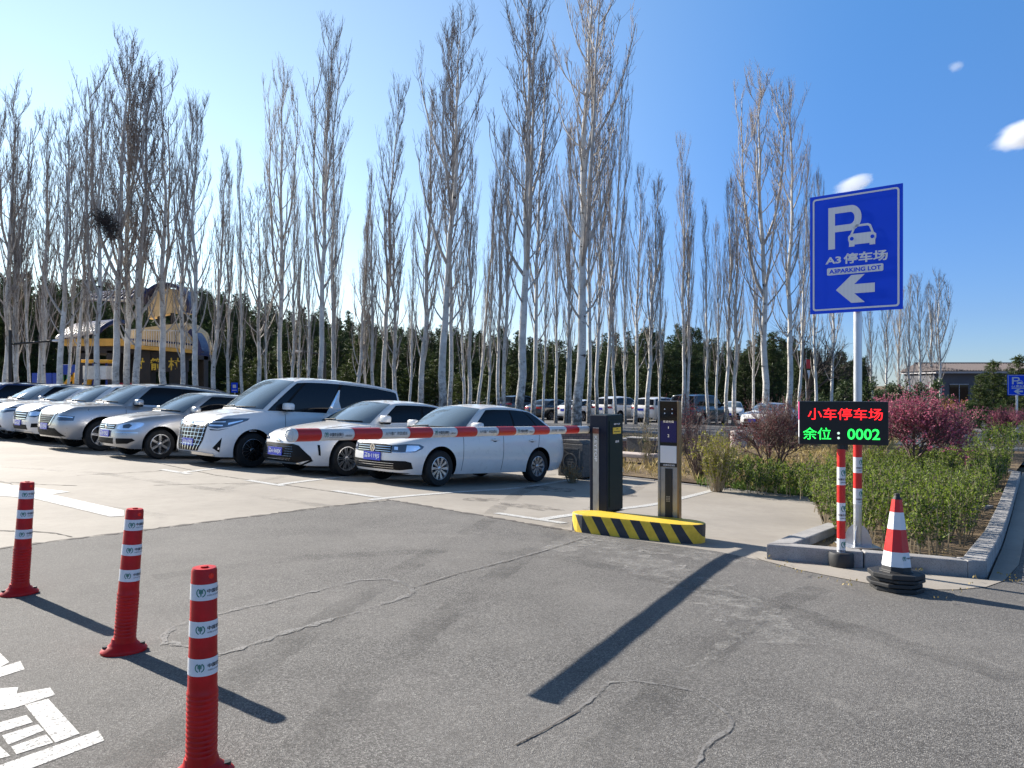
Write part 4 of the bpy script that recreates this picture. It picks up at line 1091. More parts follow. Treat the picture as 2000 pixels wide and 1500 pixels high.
def poly_mesh(poly, step):
    bm = bmesh.new(); f = bm.faces.new([bm.verts.new((p[0], p[1], 0)) for p in poly]); bmesh.ops.triangulate(bm, faces=[f])
    me = bpy.data.meshes.new("patch"); bm.to_mesh(me); bm.free()
    bm = bmesh.new(); bm.from_mesh(me)
    for ax in (0, 1):
        st = step[ax]; lo = min(v.co[ax] for v in bm.verts); hi = max(v.co[ax] for v in bm.verts); k = math.floor(lo / st) + 1
        while k * st < hi:
            no = [0, 0, 0]; no[ax] = 1; co = [0, 0, 0]; co[ax] = k * st + 1e-6
            bmesh.ops.bisect_plane(bm, geom=bm.verts[:] + bm.edges[:] + bm.faces[:], plane_co=co, plane_no=no); k += 1
    bm.to_mesh(me); bm.free(); return me
def lowpatch(s, poly, name, mat, parent, off=.004):
    """panel detail laid on the lower body; poly in (signed arc, height)"""
    me = poly_mesh(poly, (.05, .06))
    for v in me.vertices: v.co = s.lowz(v.co.x, v.co.y, 1, off)
    return put_mesh(me, name, mat, parent, smooth=40)
def ghpatch(s, poly, name, mat, parent, sg=1, off=.004):
    me = poly_mesh(poly, (.06, .08))
    for v in me.vertices: v.co = s.ghn(v.co.x, v.co.y, sg, off)
    return put_mesh(me, name, mat, parent, smooth=50)
def rectp(a0, z0, a1, z1): return [(a0, z0), (a1, z0), (a1, z1), (a0, z1)]
def mir(poly): return [(-a, z) for a, z in poly][::-1]

_wheel_cache = {}
def wheel_parts(Rw, wd, style, rimf):
    key = (Rw, wd, style, rimf)
    if key in _wheel_cache: return _wheel_cache[key]
    rr = Rw * rimf; h = wd / 2
    ty = MB(); ty.lathe([(rr * .98, -h * .85), (rr * 1.03, -h * .98), (Rw * .93, -h), (Rw * .985, -h * .8), (Rw, -h * .55), (Rw, h * .55), (Rw * .985, h * .8), (Rw * .93, h), (rr * 1.03, h * .98), (rr * .98, h * .85)], 40, caps=False)
    t = ty.mesh("tyre", M_['tyre']); t.polygons.foreach_set('use_smooth', [True] * len(t.polygons)); t.set_sharp_from_angle(angle=R(45))
    rm = MB()   # outer face towards +z
    rm.lathe([(rr, -h * .8), (rr * 1.01, h * .9), (rr * .95, h * .93), (rr * .92, h * .78), (rr * .9, -h * .3)], 40, caps=False)
    rm.lathe([(.001, h * .05), (rr * .9, -h * .1)], 24, mi=1, caps=False)
    rm.lathe([(rr * .19, h * .1), (rr * .19, h * .74), (rr * .14, h * .8), (.001, h * .8)], 20, caps=False)
    def spoke(a0, wi, wo, r0=.15, r1=.95, mi=0, z0=.72, z1=.72):
        ca, sa = math.cos(a0), math.sin(a0); vs = []
        for (r, w_, z) in ((r0, wi, z0), (r1, wo, z1)):
            for (sx, zz) in ((-1, z - .22), (1, z - .22), (.8, z), (-.8, z)):
                x, y = rr * r, w_ * rr * sx / 2; vs.append((x * ca - y * sa, x * sa + y * ca, zz * h))
        rm.add(vs, [(0, 1, 5, 4), (1, 2, 6, 5), (2, 3, 7, 6), (3, 0, 4, 7), (3, 2, 1, 0), (4, 5, 6, 7)], mi)
    if style == 'cover':          # many-bladed cover
        for k in range(10): spoke(2 * math.pi * k / 10, .1, .36, .12, .96, 0, .7, .8)
    elif style == 'twin':
        for k in range(9):
            a = 2 * math.pi * k / 9; spoke(a - .1, .07, .09); spoke(a + .14, .07, .09)
    elif style == 'mesh':
        for k in range(14): spoke(2 * math.pi * k / 14, .06, .07)
    elif style == 'six':
        for k in range(6): spoke(2 * math.pi * k / 6 + .3, .24, .3)
    else:
        for k in range(5): spoke(2 * math.pi * k / 5 + .3, .26, .34)
    r = rm.mesh("rim", [M_['rim'] if style != 'mesh' else M_['dchrome'], M_['black']]); r.set_sharp_from_angle(angle=R(35))
    _wheel_cache[key] = (t, r); return t, r
def add_wheels(s, t, style, rimf=.66, wd=.2):
    ty, rm = wheel_parts(s.Rw, wd, style, rimf)
    for x in (s.fo, s.fo + s.wb):
        for sg in (-1, 1):
            w = bpy.data.objects.new("wheel", ty); link(w, t)
            w.matrix_local = Matrix.Translation((x, sg * (s.W - wd / 2 - .025), s.Rw)) @ Matrix.Rotation(R(90) if sg < 0 else R(-90), 4, 'X') @ Matrix.Rotation(random.uniform(0, 6), 4, 'Z')
            r = bpy.data.objects.new("rim", rm); link(r, w)
def plate(s, t, z, txt, x=None, rear=False, sz=(.44, .14)):
    if rear: p = s.lowz(s.alen - .001, z); M = Matrix.Translation((p.x + .015, 0, z)) @ Matrix.Rotation(R(90), 4, 'Z')
    else: p = s.lowz(.02, z); M = Matrix.Translation((p.x - .012, 0, z)) @ Matrix.Rotation(R(-90), 4, 'Z')
    c = MB(); c.box((0, 0, 0), (sz[0], .012, sz[1])); o = c.build("licence_plate", M_['platecol'], t, bevel=.003, M=M)
    if txt: put_mesh(fit_text(txt, sz[0] * .9, sz[1] * .66, .025), "lettering", M_['inkwhite'], o, M=Matrix.Translation((0, -.0075, 0)) @ Matrix.Rotation(R(90), 4, 'X'))
    return o
def superell(rx, ry, rz, e=.5, n=12, m=20):
    vs, fs = [], []
    f = lambda w: math.copysign(abs(w) ** e, w)
    for i in range(n + 1):
        a = -math.pi / 2 + math.pi * i / n
        for k in range(m):
            b = 2 * math.pi * k / m
            vs.append((rx * f(math.cos(a)) * f(math.cos(b)), ry * f(math.cos(a)) * f(math.sin(b)), rz * f(math.sin(a))))
    for i in range(n):
        for k in range(m): fs.append((i * m + k, i * m + (k + 1) % m, (i + 1) * m + (k + 1) % m, (i + 1) * m + k))
    return vs, fs
def mirrors(s, t, paint, x, z, sz=(.075, .115, .075), out=.09):
    for sg in (-1, 1):
        y = sg * (s.W * .9 + out)
        mb = MB(); v, f = superell(*sz, e=.55); mb.add([(x + p[0], y + p[1], z + p[2]) for p in v], f)
        o = mb.build("side_mirror", paint, t, smooth=60)
        a = MB(); a.tube([(x + .02, sg * (s.W * .87), z - sz[2] * .9), (x, y - sg * .02, z - sz[2] * .6)], [.03, .025], 8); v, f = superell(sz[0] * .98, sz[1] * 1.0, sz[2] * .35, e=.6); a.add([(x + p[0], y + p[1], z - sz[2] * .85 + p[2]) for p in v], f)
        a.build("mirror_foot", M_['trim'], o, smooth=60)
def side_details(s, t, paint, seams, handles, hz, handle_mat=None, sill=True):
    for sg in (-1, 1):
        for (x, z0, z1, sl) in seams:
            a0 = s.arc_x(x); a1 = s.arc_x(x + sl)
            lowpatch(s, [(sg * a0 - .005, z0), (sg * a0 + .005, z0), (sg * a1 + .005, z1), (sg * a1 - .005, z1)], "door_seam", M_['trim'], t, .0015)
        for x in handles:
            p = s.lowz(sg * s.arc_x(x), hz, 1, .018); mb = MB(); v, f = superell(.1, .018, .018, e=.6)
            mb.add([(p.x + q[0], p.y + q[1], p.z + q[2]) for q in v], f); h = mb.build("door_handle", handle_mat or paint, t, smooth=60)
            lowpatch(s, [(sg * s.arc_x(x) + .06 * math.cos(R(30 * k)), hz - .005 + .03 * math.sin(R(30 * k))) for k in range(12)][::sg], "handle_recess", M_['trim'], h, .002)
def bars(s, t, lst, mat, name="grille_bar", off=.014):
    o = None
    mb_parts = []
    for poly in lst:
        me = poly_mesh(poly, (.05, .06)); mb_parts.append((me, [s.lowz(v.co.x, v.co.y, 1, off) for v in me.vertices]))
    mb = MB()
    for me, co in mb_parts: mb.add(co, [tuple(p.vertices) for p in me.polygons])
    return mb.build(name, mat, t, smooth=40)
def bonnet_seams(s, t):
    for sg in (-1, 1):
        pts = []
        for i in range(9):
            x = .22 + (s.cowl + .12 - .22) * i / 8; tp = s.low(s.arc_x(x), 1); y = min(.93, .62 + .24 * i / 8) * tp.y
            v = 1 - y / tp.y; pts.append(Vector((tp.x, sg * y, tp.z + ci(s.crown, tp.x) * (1 - (1 - v) ** 2) - .001)))
        mb = MB(); mb.tube(pts, .0055, 5); mb.build("bonnet_seam", M_['trim'], t)
def wipers(s, t):
    bonnet_seams(s, t)
    for y0, y1 in ((-.1, -.62), (.5, -.04)):
        pts = []
        for k in range(6):
            f = k / 5; y = y0 + (y1 - y0) * f
            u = min(.98, abs(y) / (s.W * .9) * .9); p = s.ghn(u, .05 + .03 * f, 1 if y > 0 else -1, .02); p.y = y; pts.append(p)
        mb = MB(); mb.tube(pts, .011, 6); mb.build("wiper", M_['trim'], t)
def glasses(s, t, split, k0=.07, k1=.86, ua=1.06, ub=1.97, wsk=(.05, .94), ends=None, rear=True, quarter=None):
    """windscreen, side windows split at u values, rear window"""
    wu = .86
    ghpatch(s, [(-wu, wsk[0]), (wu, wsk[0]), (wu - .04, wsk[1]), (-wu + .04, wsk[1])], "windscreen", M_['wglass'], t)
    if rear: ghpatch(s, [(2.13, .1), (3.0, .1), (3.0, .92), (2.15, .92)], "rear_window", M_['glass'], t); ghpatch(s, [(2.13, .1), (3.0, .1), (3.0, .92), (2.15, .92)], "rear_window", M_['glass'], t, -1)
    ed = [ua] + split + [ub]
    for sg in (-1, 1):
        if ends is None: ghpatch(s, [(ua - .02, k0), (ub + .005, k0), (ub - .03, k1 + .02), (ua, k1 + .02)], "window_surround", M_['trim'], t, sg, .003)
        for i in range(len(ed) - 1):
            a, b = ed[i] + (.012 if i else 0), ed[i + 1] - .012
            if ends and i == len(ed) - 2: pl = [(a, k0 + .02)] + [(u, k) for u, k in ends if u > a] + [(a, k1)]
            elif ends and i == 0 and ends[0][0] < 0: pl = [(a, k0 + .02), (b, k0 + .02), (b, k1), (a + .02, k1)]
            else: pl = [(a, k0 + .02), (b, k0 + .02), (b, k1), (a, k1)]
            ghpatch(s, pl, "side_window", M_['glass'], t, sg, .006)

def place_car(t, s, px, py, back=0.0, side=-1, flip=False, sc=1.0):
    """put the wheel seen at photo pixel px,py on the ground; front wheel of the visible side"""
    return seat_car(t, s, A if not flip else -A, Vector((s.fo + back, side * (s.W - .05), 0)), G(px, py), sc)
def seat_car(t, s, d, loc, g, sc=1.0):
    """stand the car on the ground: heading d, local point loc over world point g, both axles touching"""
    X = Vector((d.x, d.y, 0)).normalized(); Y = Vector((-X.y, X.x, 0)); loc = loc * sc
    o = Vector((g.x, g.y, 0)) - X * loc.x - Y * loc.y
    za, zb = (zg(*(o + X * q).xy) for q in (s.fo, s.fo + s.wb)); k = (zb - za) / s.wb
    X3 = Vector((X.x, X.y, k)).normalized(); Z = X3.cross(Y).normalized()
    M = Matrix((X3, Y, Z)).transposed().to_4x4(); M.translation = Vector((o.x, o.y, za - k * s.fo + .006)); t.matrix_world = M @ Matrix.Scale(sc, 4)
    return M
# ---- 1: white saloon right behind the boom
def car_saloon():
    L = 4.47
    s = CarShape(L, .853, 1.46, .80, 2.603, .305, fdx=[(0, .06), (.25, .0), (.5, .0), (.8, .012), (.93, .03), (1, .085)], sh=[(0, .735), (.12, .755), (.35, .79), (.8, .855), (1.25, .905), (2.2, .945), (3.3, .985), (3.9, 1.0), (4.3, .985), (L, .93)],
                 roof=[(1.7, 1.36), (1.95, 1.405), (2.35, 1.45), (2.75, 1.46), (3.15, 1.435), (3.45, 1.385)], cowl=1.14, xa=1.52, wx=1.93, rx=3.42, xr=4.0, xd=3.98, wr=.575, zlo=.2)
    t = thing("white_saloon_car", "white saloon nearest the barrier, with three chrome grille bars and plate 119JS", "car")
    t['group'] = "cars parked in the front row"
    place_car(t, s, 857, 951, sc=.965)
    p = M_['cwhite']; finish(s.shell(p), "body", t, 42)
    glasses(s, t, [1.5], ub=1.9, k1=.84)
    ghpatch(s, [(1.735, .08), (1.75, .08), (1.765, .86), (1.75, .86)], "window_bar", M_['trim'], t, -1, .008)
    # grille with emblem
    gr = [(-.40, .548), (.40, .548), (.40, .675), (-.40, .675)]
    g = lowpatch(s, [(-.44, .545), (.44, .545), (.45, .668), (.3, .682), (-.3, .682), (-.45, .668)], "grille", M_['trim'], t, .004)
    bars(s, g, [rectp(-.43, z, -.075, z + .008) for z in (.565, .603, .641)] + [rectp(.075, z, .43, z + .008) for z in (.565, .603, .641)], M_['chrome'])
    c = s.lowz(.001, .612); e = MB()
    vs, fs = [], []
    def ringv(r0, r1, n=26):
        for i in range(n):
            a = 2 * math.pi * i / n
            vs.extend([(0, r0 * math.cos(a), r0 * math.sin(a)), (-.008, r1 * math.cos(a), r1 * math.sin(a))])
        for i in range(n): j = (i + 1) % n; fs.append((2 * i, 2 * j, 2 * j + 1, 2 * i + 1))
    e.lathe([(.001, 0), (.064, 0)], 24, mi=1, caps=False)
    e.lathe([(.052, .002), (.055, .008), (.062, .008), (.066, 0)], 28, caps=False)
    def st(pp): e.add([(x, y, .006) for x, y in pp], [tuple(range(len(pp)))])
    for sg in (-1, 1):
        q = [(sg * .006, .0), (sg * .016, .0), (sg * .033, .043), (sg * .024, .046)]; st(q if sg > 0 else q[::-1])
        q = [(sg * .0, -.006), (sg * .0, -.022), (sg * .02, -.05), (sg * .028, -.044), (sg * .012, -.006)][:5]
        w1 = [(sg * .024, -.052), (sg * .034, -.046), (sg * .05, .012), (sg * .041, .018)]; st(w1 if sg > 0 else w1[::-1])
        w2 = [(sg * .002, -.01), (sg * .011, -.01), (sg * .03, -.046), (sg * .021, -.051)]; st(w2[::-1] if sg > 0 else w2)
    st([(-.012, -.005), (.012, -.005), (.012, .003), (-.012, .003)])
    e.build("emblem", [M_['chrome'], M_['cblue']], t, M=Matrix.Translation((c.x - .012, 0, .612)) @ Matrix.Rotation(R(-90), 4, 'Z') @ Matrix.Rotation(R(90), 4, 'X'))
    for sg in (-1, 1):
        hl = [(.45, .553), (.62, .555), (.86, .575), (.99, .63), (1.02, .668), (.94, .70), (.72, .70), (.45, .672)]
        hp = lowpatch(s, hl if sg > 0 else mir(hl), "headlight", M_['lamp'], t, .005)
        for q in ([(.70, .575), (.86, .59), (.95, .645), (.92, .68), (.72, .68)], [(.5, .60), (.57, .60), (.57, .65), (.5, .65)], [(.46, .556), (.80, .562), (.80, .568), (.46, .563)]):
            lowpatch(s, q if sg > 0 else mir(q), "reflector", M_['lampin'], hp, .009)
    it = lowpatch(s, [(-.62, .27), (.62, .27), (.84, .30), (.80, .40), (.70, .425), (.3, .415), (-.3, .415), (-.70, .425), (-.80, .40), (-.84, .30)], "lower_intake", M_['trim'], t, .004)
    bars(s, it, [rectp(-.5, z, .5, z + .007) for z in (.3, .335, .37)], M_['chrome'], "intake_bar", .01)
    lowpatch(s, [(-.8, .215), (.8, .215), (.75, .228), (-.75, .228)], "bumper_lip", M_['trim'], t, .002)
    plate(s, t, .475, "晋B·119JS")
    add_wheels(s, t, 'cover', .64, .195)
    mirrors(s, t, p, 1.62, 1.03)
    side_details(s, t, p, [(1.30, .26, .88, .02), (2.33, .25, .95, .03), (3.30, .42, .98, .12)], [2.12, 3.17], .80)
    wipers(s, t)
    tl = [(s.alen - .75, .74), (s.alen - .3, .76), (s.alen - .3, .92), (s.alen - .72, .90)]
    for sg in (1, -1): lowpatch(s, tl if sg > 0 else mir(tl), "tail_light", M_['tail'], t)
    plate(s, t, .8, None, rear=True)
    lowpatch(s, [(-.26, .70), (.26, .70), (.26, .703), (-.26, .703)], "bonnet_seam", M_['trim'], t, .002)
    c = MB(); c.box((1.62, -.33, 1.06), (.06, .12, .16)); c.build("phone_card", M_['inkwhite'], t)
    return s, t
car_saloon()

# ---- 2: white saloon with the big dark trapezoid intake
def car_trapezoid():
    L = 4.64
    s = CarShape(L, .89, 1.435, .94, 2.70, .315, sh=[(0, .68), (.15, .72), (.4, .765), (.9, .845), (1.3, .90), (2.3, .96), (3.6, 1.0), (4.3, 1.02), (L, .98)],
                 roof=[(1.75, 1.33), (2.05, 1.39), (2.5, 1.43), (2.9, 1.435), (3.35, 1.4), (3.7, 1.34)], cowl=1.16, xa=1.6, wx=2.05, rx=3.7, xr=4.25, xd=4.1, wr=.585, zlo=.18,
                 fdx=[(0, .06), (.2, .0), (.45, .02), (.7, .05), (.9, .10), (1, .2)], frontplan=[(0, 0), (.03, .3), (.09, .56), (.2, .77), (.42, .92), (.8, .985), (1.15, 1)])
    t = thing("white_saloon_car", "white saloon with a wide black trapezoid grille, parked between the minivan and the nearest saloon", "car")
    t['group'] = "cars parked in the front row"
    place_car(t, s, 676, 931); p = M_['cwhite']; finish(s.shell(p), "body", t, 42)
    glasses(s, t, [1.46], ub=1.93, k1=.83)
    g = lowpatch(s, [(-.55, .225), (.55, .225), (.84, .29), (.80, .34), (.55, .52), (.42, .545), (-.42, .545), (-.55, .52), (-.80, .34), (-.84, .29)], "grille", M_['trim'], t, .004)
    pts = []
    for iz in range(7):
        z = .25 + iz * .04
        for k in range(-12, 13):
            a = k * .036 + (.018 if iz % 2 else 0)
            if abs(a) < .62 - iz * .035: pts.append(rectp(a - .010, z - .005, a + .010, z + .006))
    bars(s, g, pts, M_['dchrome'], "grille_mesh", .009)
    bars(s, g, [[(-.62, .205), (.62, .205), (.62, .232), (-.62, .232)]], M_['chrome'], "chrome_lip", .018)
    for sg in (-1, 1):
        h = [(.40, .60), (.6, .595), (.95, .63), (1.15, .69), (1.0, .70), (.6, .665), (.40, .635)]
        hp = lowpatch(s, h if sg > 0 else mir(h), "headlight", M_['lamp'], t, .005)
        q = [(.5, .62), (.9, .645), (.9, .66), (.5, .638)]; lowpatch(s, q if sg > 0 else mir(q), "reflector", M_['lampin'], hp, .009)
        v = [(.93, .37), (.97, .36), (.93, .545), (.885, .55)]; lowpatch(s, v if sg > 0 else mir(v), "air_slit", M_['trim'], t, .004)
        v = [(.60, .185), (.66, .185), (.86, .27), (.82, .29)]; lowpatch(s, v if sg > 0 else mir(v), "bumper_seam", M_['trim'], t, .003)
    plate(s, t, .40, "晋A·560JX")
    add_wheels(s, t, 'twin', .68, .205); mirrors(s, t, p, 1.72, 1.04)
    side_details(s, t, p, [(1.42, .25, .9, .02), (2.45, .25, .97, .03), (3.45, .42, .99, .1)], [2.25, 3.3], .84); wipers(s, t)
    e = MB(); v, f = superell(.01, .07, .045, .9, 8, 16); c = s.lowz(.001, .59); e.add([(c.x + q[0] - .004, q[1], .588 + q[2]) for q in v], f); e.build("emblem", M_['chrome'], t, smooth=60)
    return s, t
car_trapezoid()

# ---- 3: tall white minivan with the lattice grille
def car_minivan():
    L = 4.92
    s = CarShape(L, .925, 1.945, .92, 3.0, .345, sh=[(0, .84), (.1, .93), (.3, 1.0), (.8, 1.075), (1.15, 1.12), (2.0, 1.135), (3.5, 1.15), (4.6, 1.16), (L, 1.14)],
                 roof=[(1.5, 1.76), (1.9, 1.86), (2.4, 1.925), (3.0, 1.945), (3.8, 1.93), (4.5, 1.87), (4.85, 1.80)], cowl=.86, xa=1.22, wx=1.88, rx=4.80, xr=4.9, xd=4.76, wr=.70, zlo=.2, ins=.01,
                 fdx=[(0, .05), (.15, .0), (.5, .03), (.8, .055), (.93, .09), (1, .16)], sp=[(0, .94), (.1, .975), (.4, 1.0), (.75, .985), (.92, .96), (1, .93)], rearplan=[(0, 0), (.01, .45), (.03, .72), (.08, .88), (.2, .96), (.6, 1), (1, 1)])
    t = thing("white_minivan", "tall white minivan with a chrome lattice grille and blacked-out rear windows", "minivan")
    t['group'] = "cars parked in the front row"
    place_car(t, s, 491, 914, sc=.955); p = M_['cpearl']; finish(s.shell(p), "body", t, 42)
    glasses(s, t, [1.13, 1.42], ub=1.97, k0=.03, k1=.84, ua=1.0)
    for sg in (-1, 1):
        ghpatch(s, [(1.405, .0), (1.56, .0), (1.50, .12), (1.455, .35), (1.43, .66), (1.42, .66)], "pillar_blade", p, t, sg, .012)
        ghpatch(s, [(1.413, .16), (1.43, .16), (1.427, .62), (1.420, .62)], "pillar_chrome", M_['chrome'], t, sg, .016)
        ghpatch(s, [(1.40, .885), (1.9, .885), (1.9, .90), (1.40, .90)], "door_rail", M_['trim'], t, sg, .004)
    g = lowpatch(s, [(-.40, .30), (.40, .30), (.50, .50), (.56, .78), (.52, .905), (-.52, .905), (-.56, .78), (-.50, .50)], "grille", M_['trim'], t, .004)
    def gx(z): return ci([(.30, .38), (.5, .48), (.78, .54), (.90, .50)], z)
    lines = []
    for z in (.42, .50, .575, .65, .725, .80, .875): lines.append(rectp(-gx(z), z, gx(z), z + .008))
    for f in (-.92, -.66, -.4, -.14, .14, .4, .66, .92):
        pr = [(f * gx(z), z) for z in (.31, .45, .6, .75, .90)]; lines.append([(a - .007, z) for a, z in pr] + [(a + .007, z) for a, z in pr[::-1]])
    bars(s, g, lines, M_['chrome'], "grille_lattice", .016)
    e = MB(); v, f = superell(.012, .085, .055, .9, 8, 16); c = s.lowz(.001, .80); e.add([(c.x + q[0] - .024, q[1], .815 + q[2]) for q in v], f); e.build("emblem", M_['chrome'], t, smooth=60)
    for sg in (-1, 1):
        h = [(.56, .79), (.62, .765), (.80, .75), (1.05, .80), (1.40, .93), (1.45, .975), (1.0, .955), (.60, .90), (.545, .885)]
        hp = lowpatch(s, h if sg > 0 else mir(h), "headlight", M_['lamp'], t, .006)
        for q in ([(.60, .85), (.95, .875), (.95, .90), (.60, .88)], [(.62, .79), (.9, .80), (.9, .825), (.62, .82)], [(1.0, .83), (1.3, .92), (1.3, .935), (1.0, .87)]):
            lowpatch(s, q if sg > 0 else mir(q), "reflector", M_['lampin'], hp, .01)
        h = [(.62, .735), (.82, .725), (1.02, .765), (.84, .715), (.66, .71)]
        lowpatch(s, h if sg > 0 else mir(h), "bumper_slit", M_['trim'], t, .005)
        h = [(.76, .37), (.90, .29), (.905, .58)]; fg = lowpatch(s, h if sg > 0 else mir(h), "fog_recess", M_['trim'], t, .004)
        q = [(.86, .345), (.89, .345), (.89, .385), (.86, .385)]; lowpatch(s, q if sg > 0 else mir(q), "fog_light", M_['lampin'], fg, .01)
        q = [(1.44, .72), (1.60, .72), (1.60, .738), (1.44, .738)]; lowpatch(s, q if sg > 0 else mir(q), "side_badge", M_['dchrome'], t, .004)
        ax0, ax1 = s.arc_x(1.75), s.arc_x(4.2)
        q = [(ax0, .90), (ax1, .955), (ax1, .965), (ax0, .910)]
        tl = [(s.alen - .95, .85), (s.alen - .4, .85), (s.alen - .4, 1.1), (s.alen - .85, 1.1)]; lowpatch(s, tl if sg > 0 else mir(tl), "tail_light", M_['tail'], t)
    bars(s, t, [[(-.80, .22), (.80, .22), (.78, .262), (.5, .285), (-.5, .285), (-.78, .262)]], M_['chrome'], "chrome_lip", .012)
    plate(s, t, .46, "晋B·AZ9J2")
    add_wheels(s, t, 'mesh', .66, .225); mirrors(s, t, p, 1.62, 1.25, (.1, .125, .085), .12)
    side_details(s, t, p, [(1.62, .28, 1.1, -.02), (2.72, .27, 1.13, .02), (4.0, .55, 1.14, .05)], [2.5, 2.95], .93, M_['dchrome']); wipers(s, t)
    plate(s, t, .9, None, rear=True)
    return s, t
car_minivan()

# ---- 4: silver hatchback
def car_hatch():
    L = 3.93
    s = CarShape(L, .825, 1.47, .80, 2.46, .302, sh=[(0, .73), (.12, .765), (.35, .815), (.8, .885), (1.1, .925), (2.2, .965), (3.4, 1.0), (L, .97)],
                 roof=[(1.55, 1.38), (1.8, 1.43), (2.2, 1.465), (2.7, 1.465), (3.2, 1.43), (3.6, 1.36)], cowl=1.0, xa=1.36, wx=1.77, rx=3.52, xr=3.85, xd=3.7, wr=.60, zlo=.19, fdx=[(0, .06), (.25, 0), (.5, 0), (.8, .02), (.93, .05), (1, .11)])
    t = thing("silver_hatchback", "silver hatchback with split horizontal grille and rounded bonnet, left of the white minivan", "car")
    t['group'] = "cars parked in the front row"
    place_car(t, s, 311, 897); p = M_['csilver']; finish(s.shell(p), "body", t, 42)
    glasses(s, t, [1.52], ub=1.93, k1=.84)
    g = lowpatch(s, [(-.36, .565), (.36, .565), (.40, .665), (-.40, .665)], "grille", M_['trim'], t, .004)
    bars(s, g, [rectp(sg * .07 if sg > 0 else -.37, z, .37 if sg > 0 else -.07, z + .013) for z in (.588, .628) for sg in (-1, 1)], M_['chrome'])
    e = MB(); v, f = superell(.01, .055, .055, 1.0, 8, 16); c = s.lowz(.001, .615); e.add([(c.x + q[0] - .008, q[1], .618 + q[2]) for q in v], f); e.build("emblem", M_['chrome'], t, smooth=60)
    for sg in (-1, 1):
        h = [(.44, .575), (.62, .555), (.82, .58), (.98, .66), (1.0, .72), (.86, .735), (.62, .70), (.47, .64)]
        hp = lowpatch(s, h if sg > 0 else mir(h), "headlight", M_['lampin'], t, .005)
        q = [(.6, .60), (.72, .60), (.78, .66), (.72, .69), (.6, .66)]; lowpatch(s, q if sg > 0 else mir(q), "lamp_bowl", M_['lamp'], hp, .009)
        h = [(.45, .275), (.72, .29), (.86, .36), (.80, .40), (.45, .385)]; lowpatch(s, h if sg > 0 else mir(h), "fog_recess", M_['trim'], t, .004)
        q = [(.42, .50), (.9, .51), (.9, .522), (.42, .514)]; lowpatch(s, q if sg > 0 else mir(q), "bumper_strip", M_['chrome'], t, .006)
        tl = [(s.alen - .8, .72), (s.alen - .35, .72), (s.alen - .35, .95), (s.alen - .7, .95)]; lowpatch(s, tl if sg > 0 else mir(tl), "tail_light", M_['tail'], t)
    lowpatch(s, [(-.34, .27), (.34, .27), (.36, .385), (-.36, .385)], "lower_intake", M_['trim'], t, .004)
    plate(s, t, .475, "晋B·F5K51")
    add_wheels(s, t, 'six', .68, .19); mirrors(s, t, p, 1.47, 1.04)
    side_details(s, t, p, [(1.22, .26, .9, .02), (2.3, .25, .96, .03)], [2.1, 3.0], .82); wipers(s, t)
car_hatch()

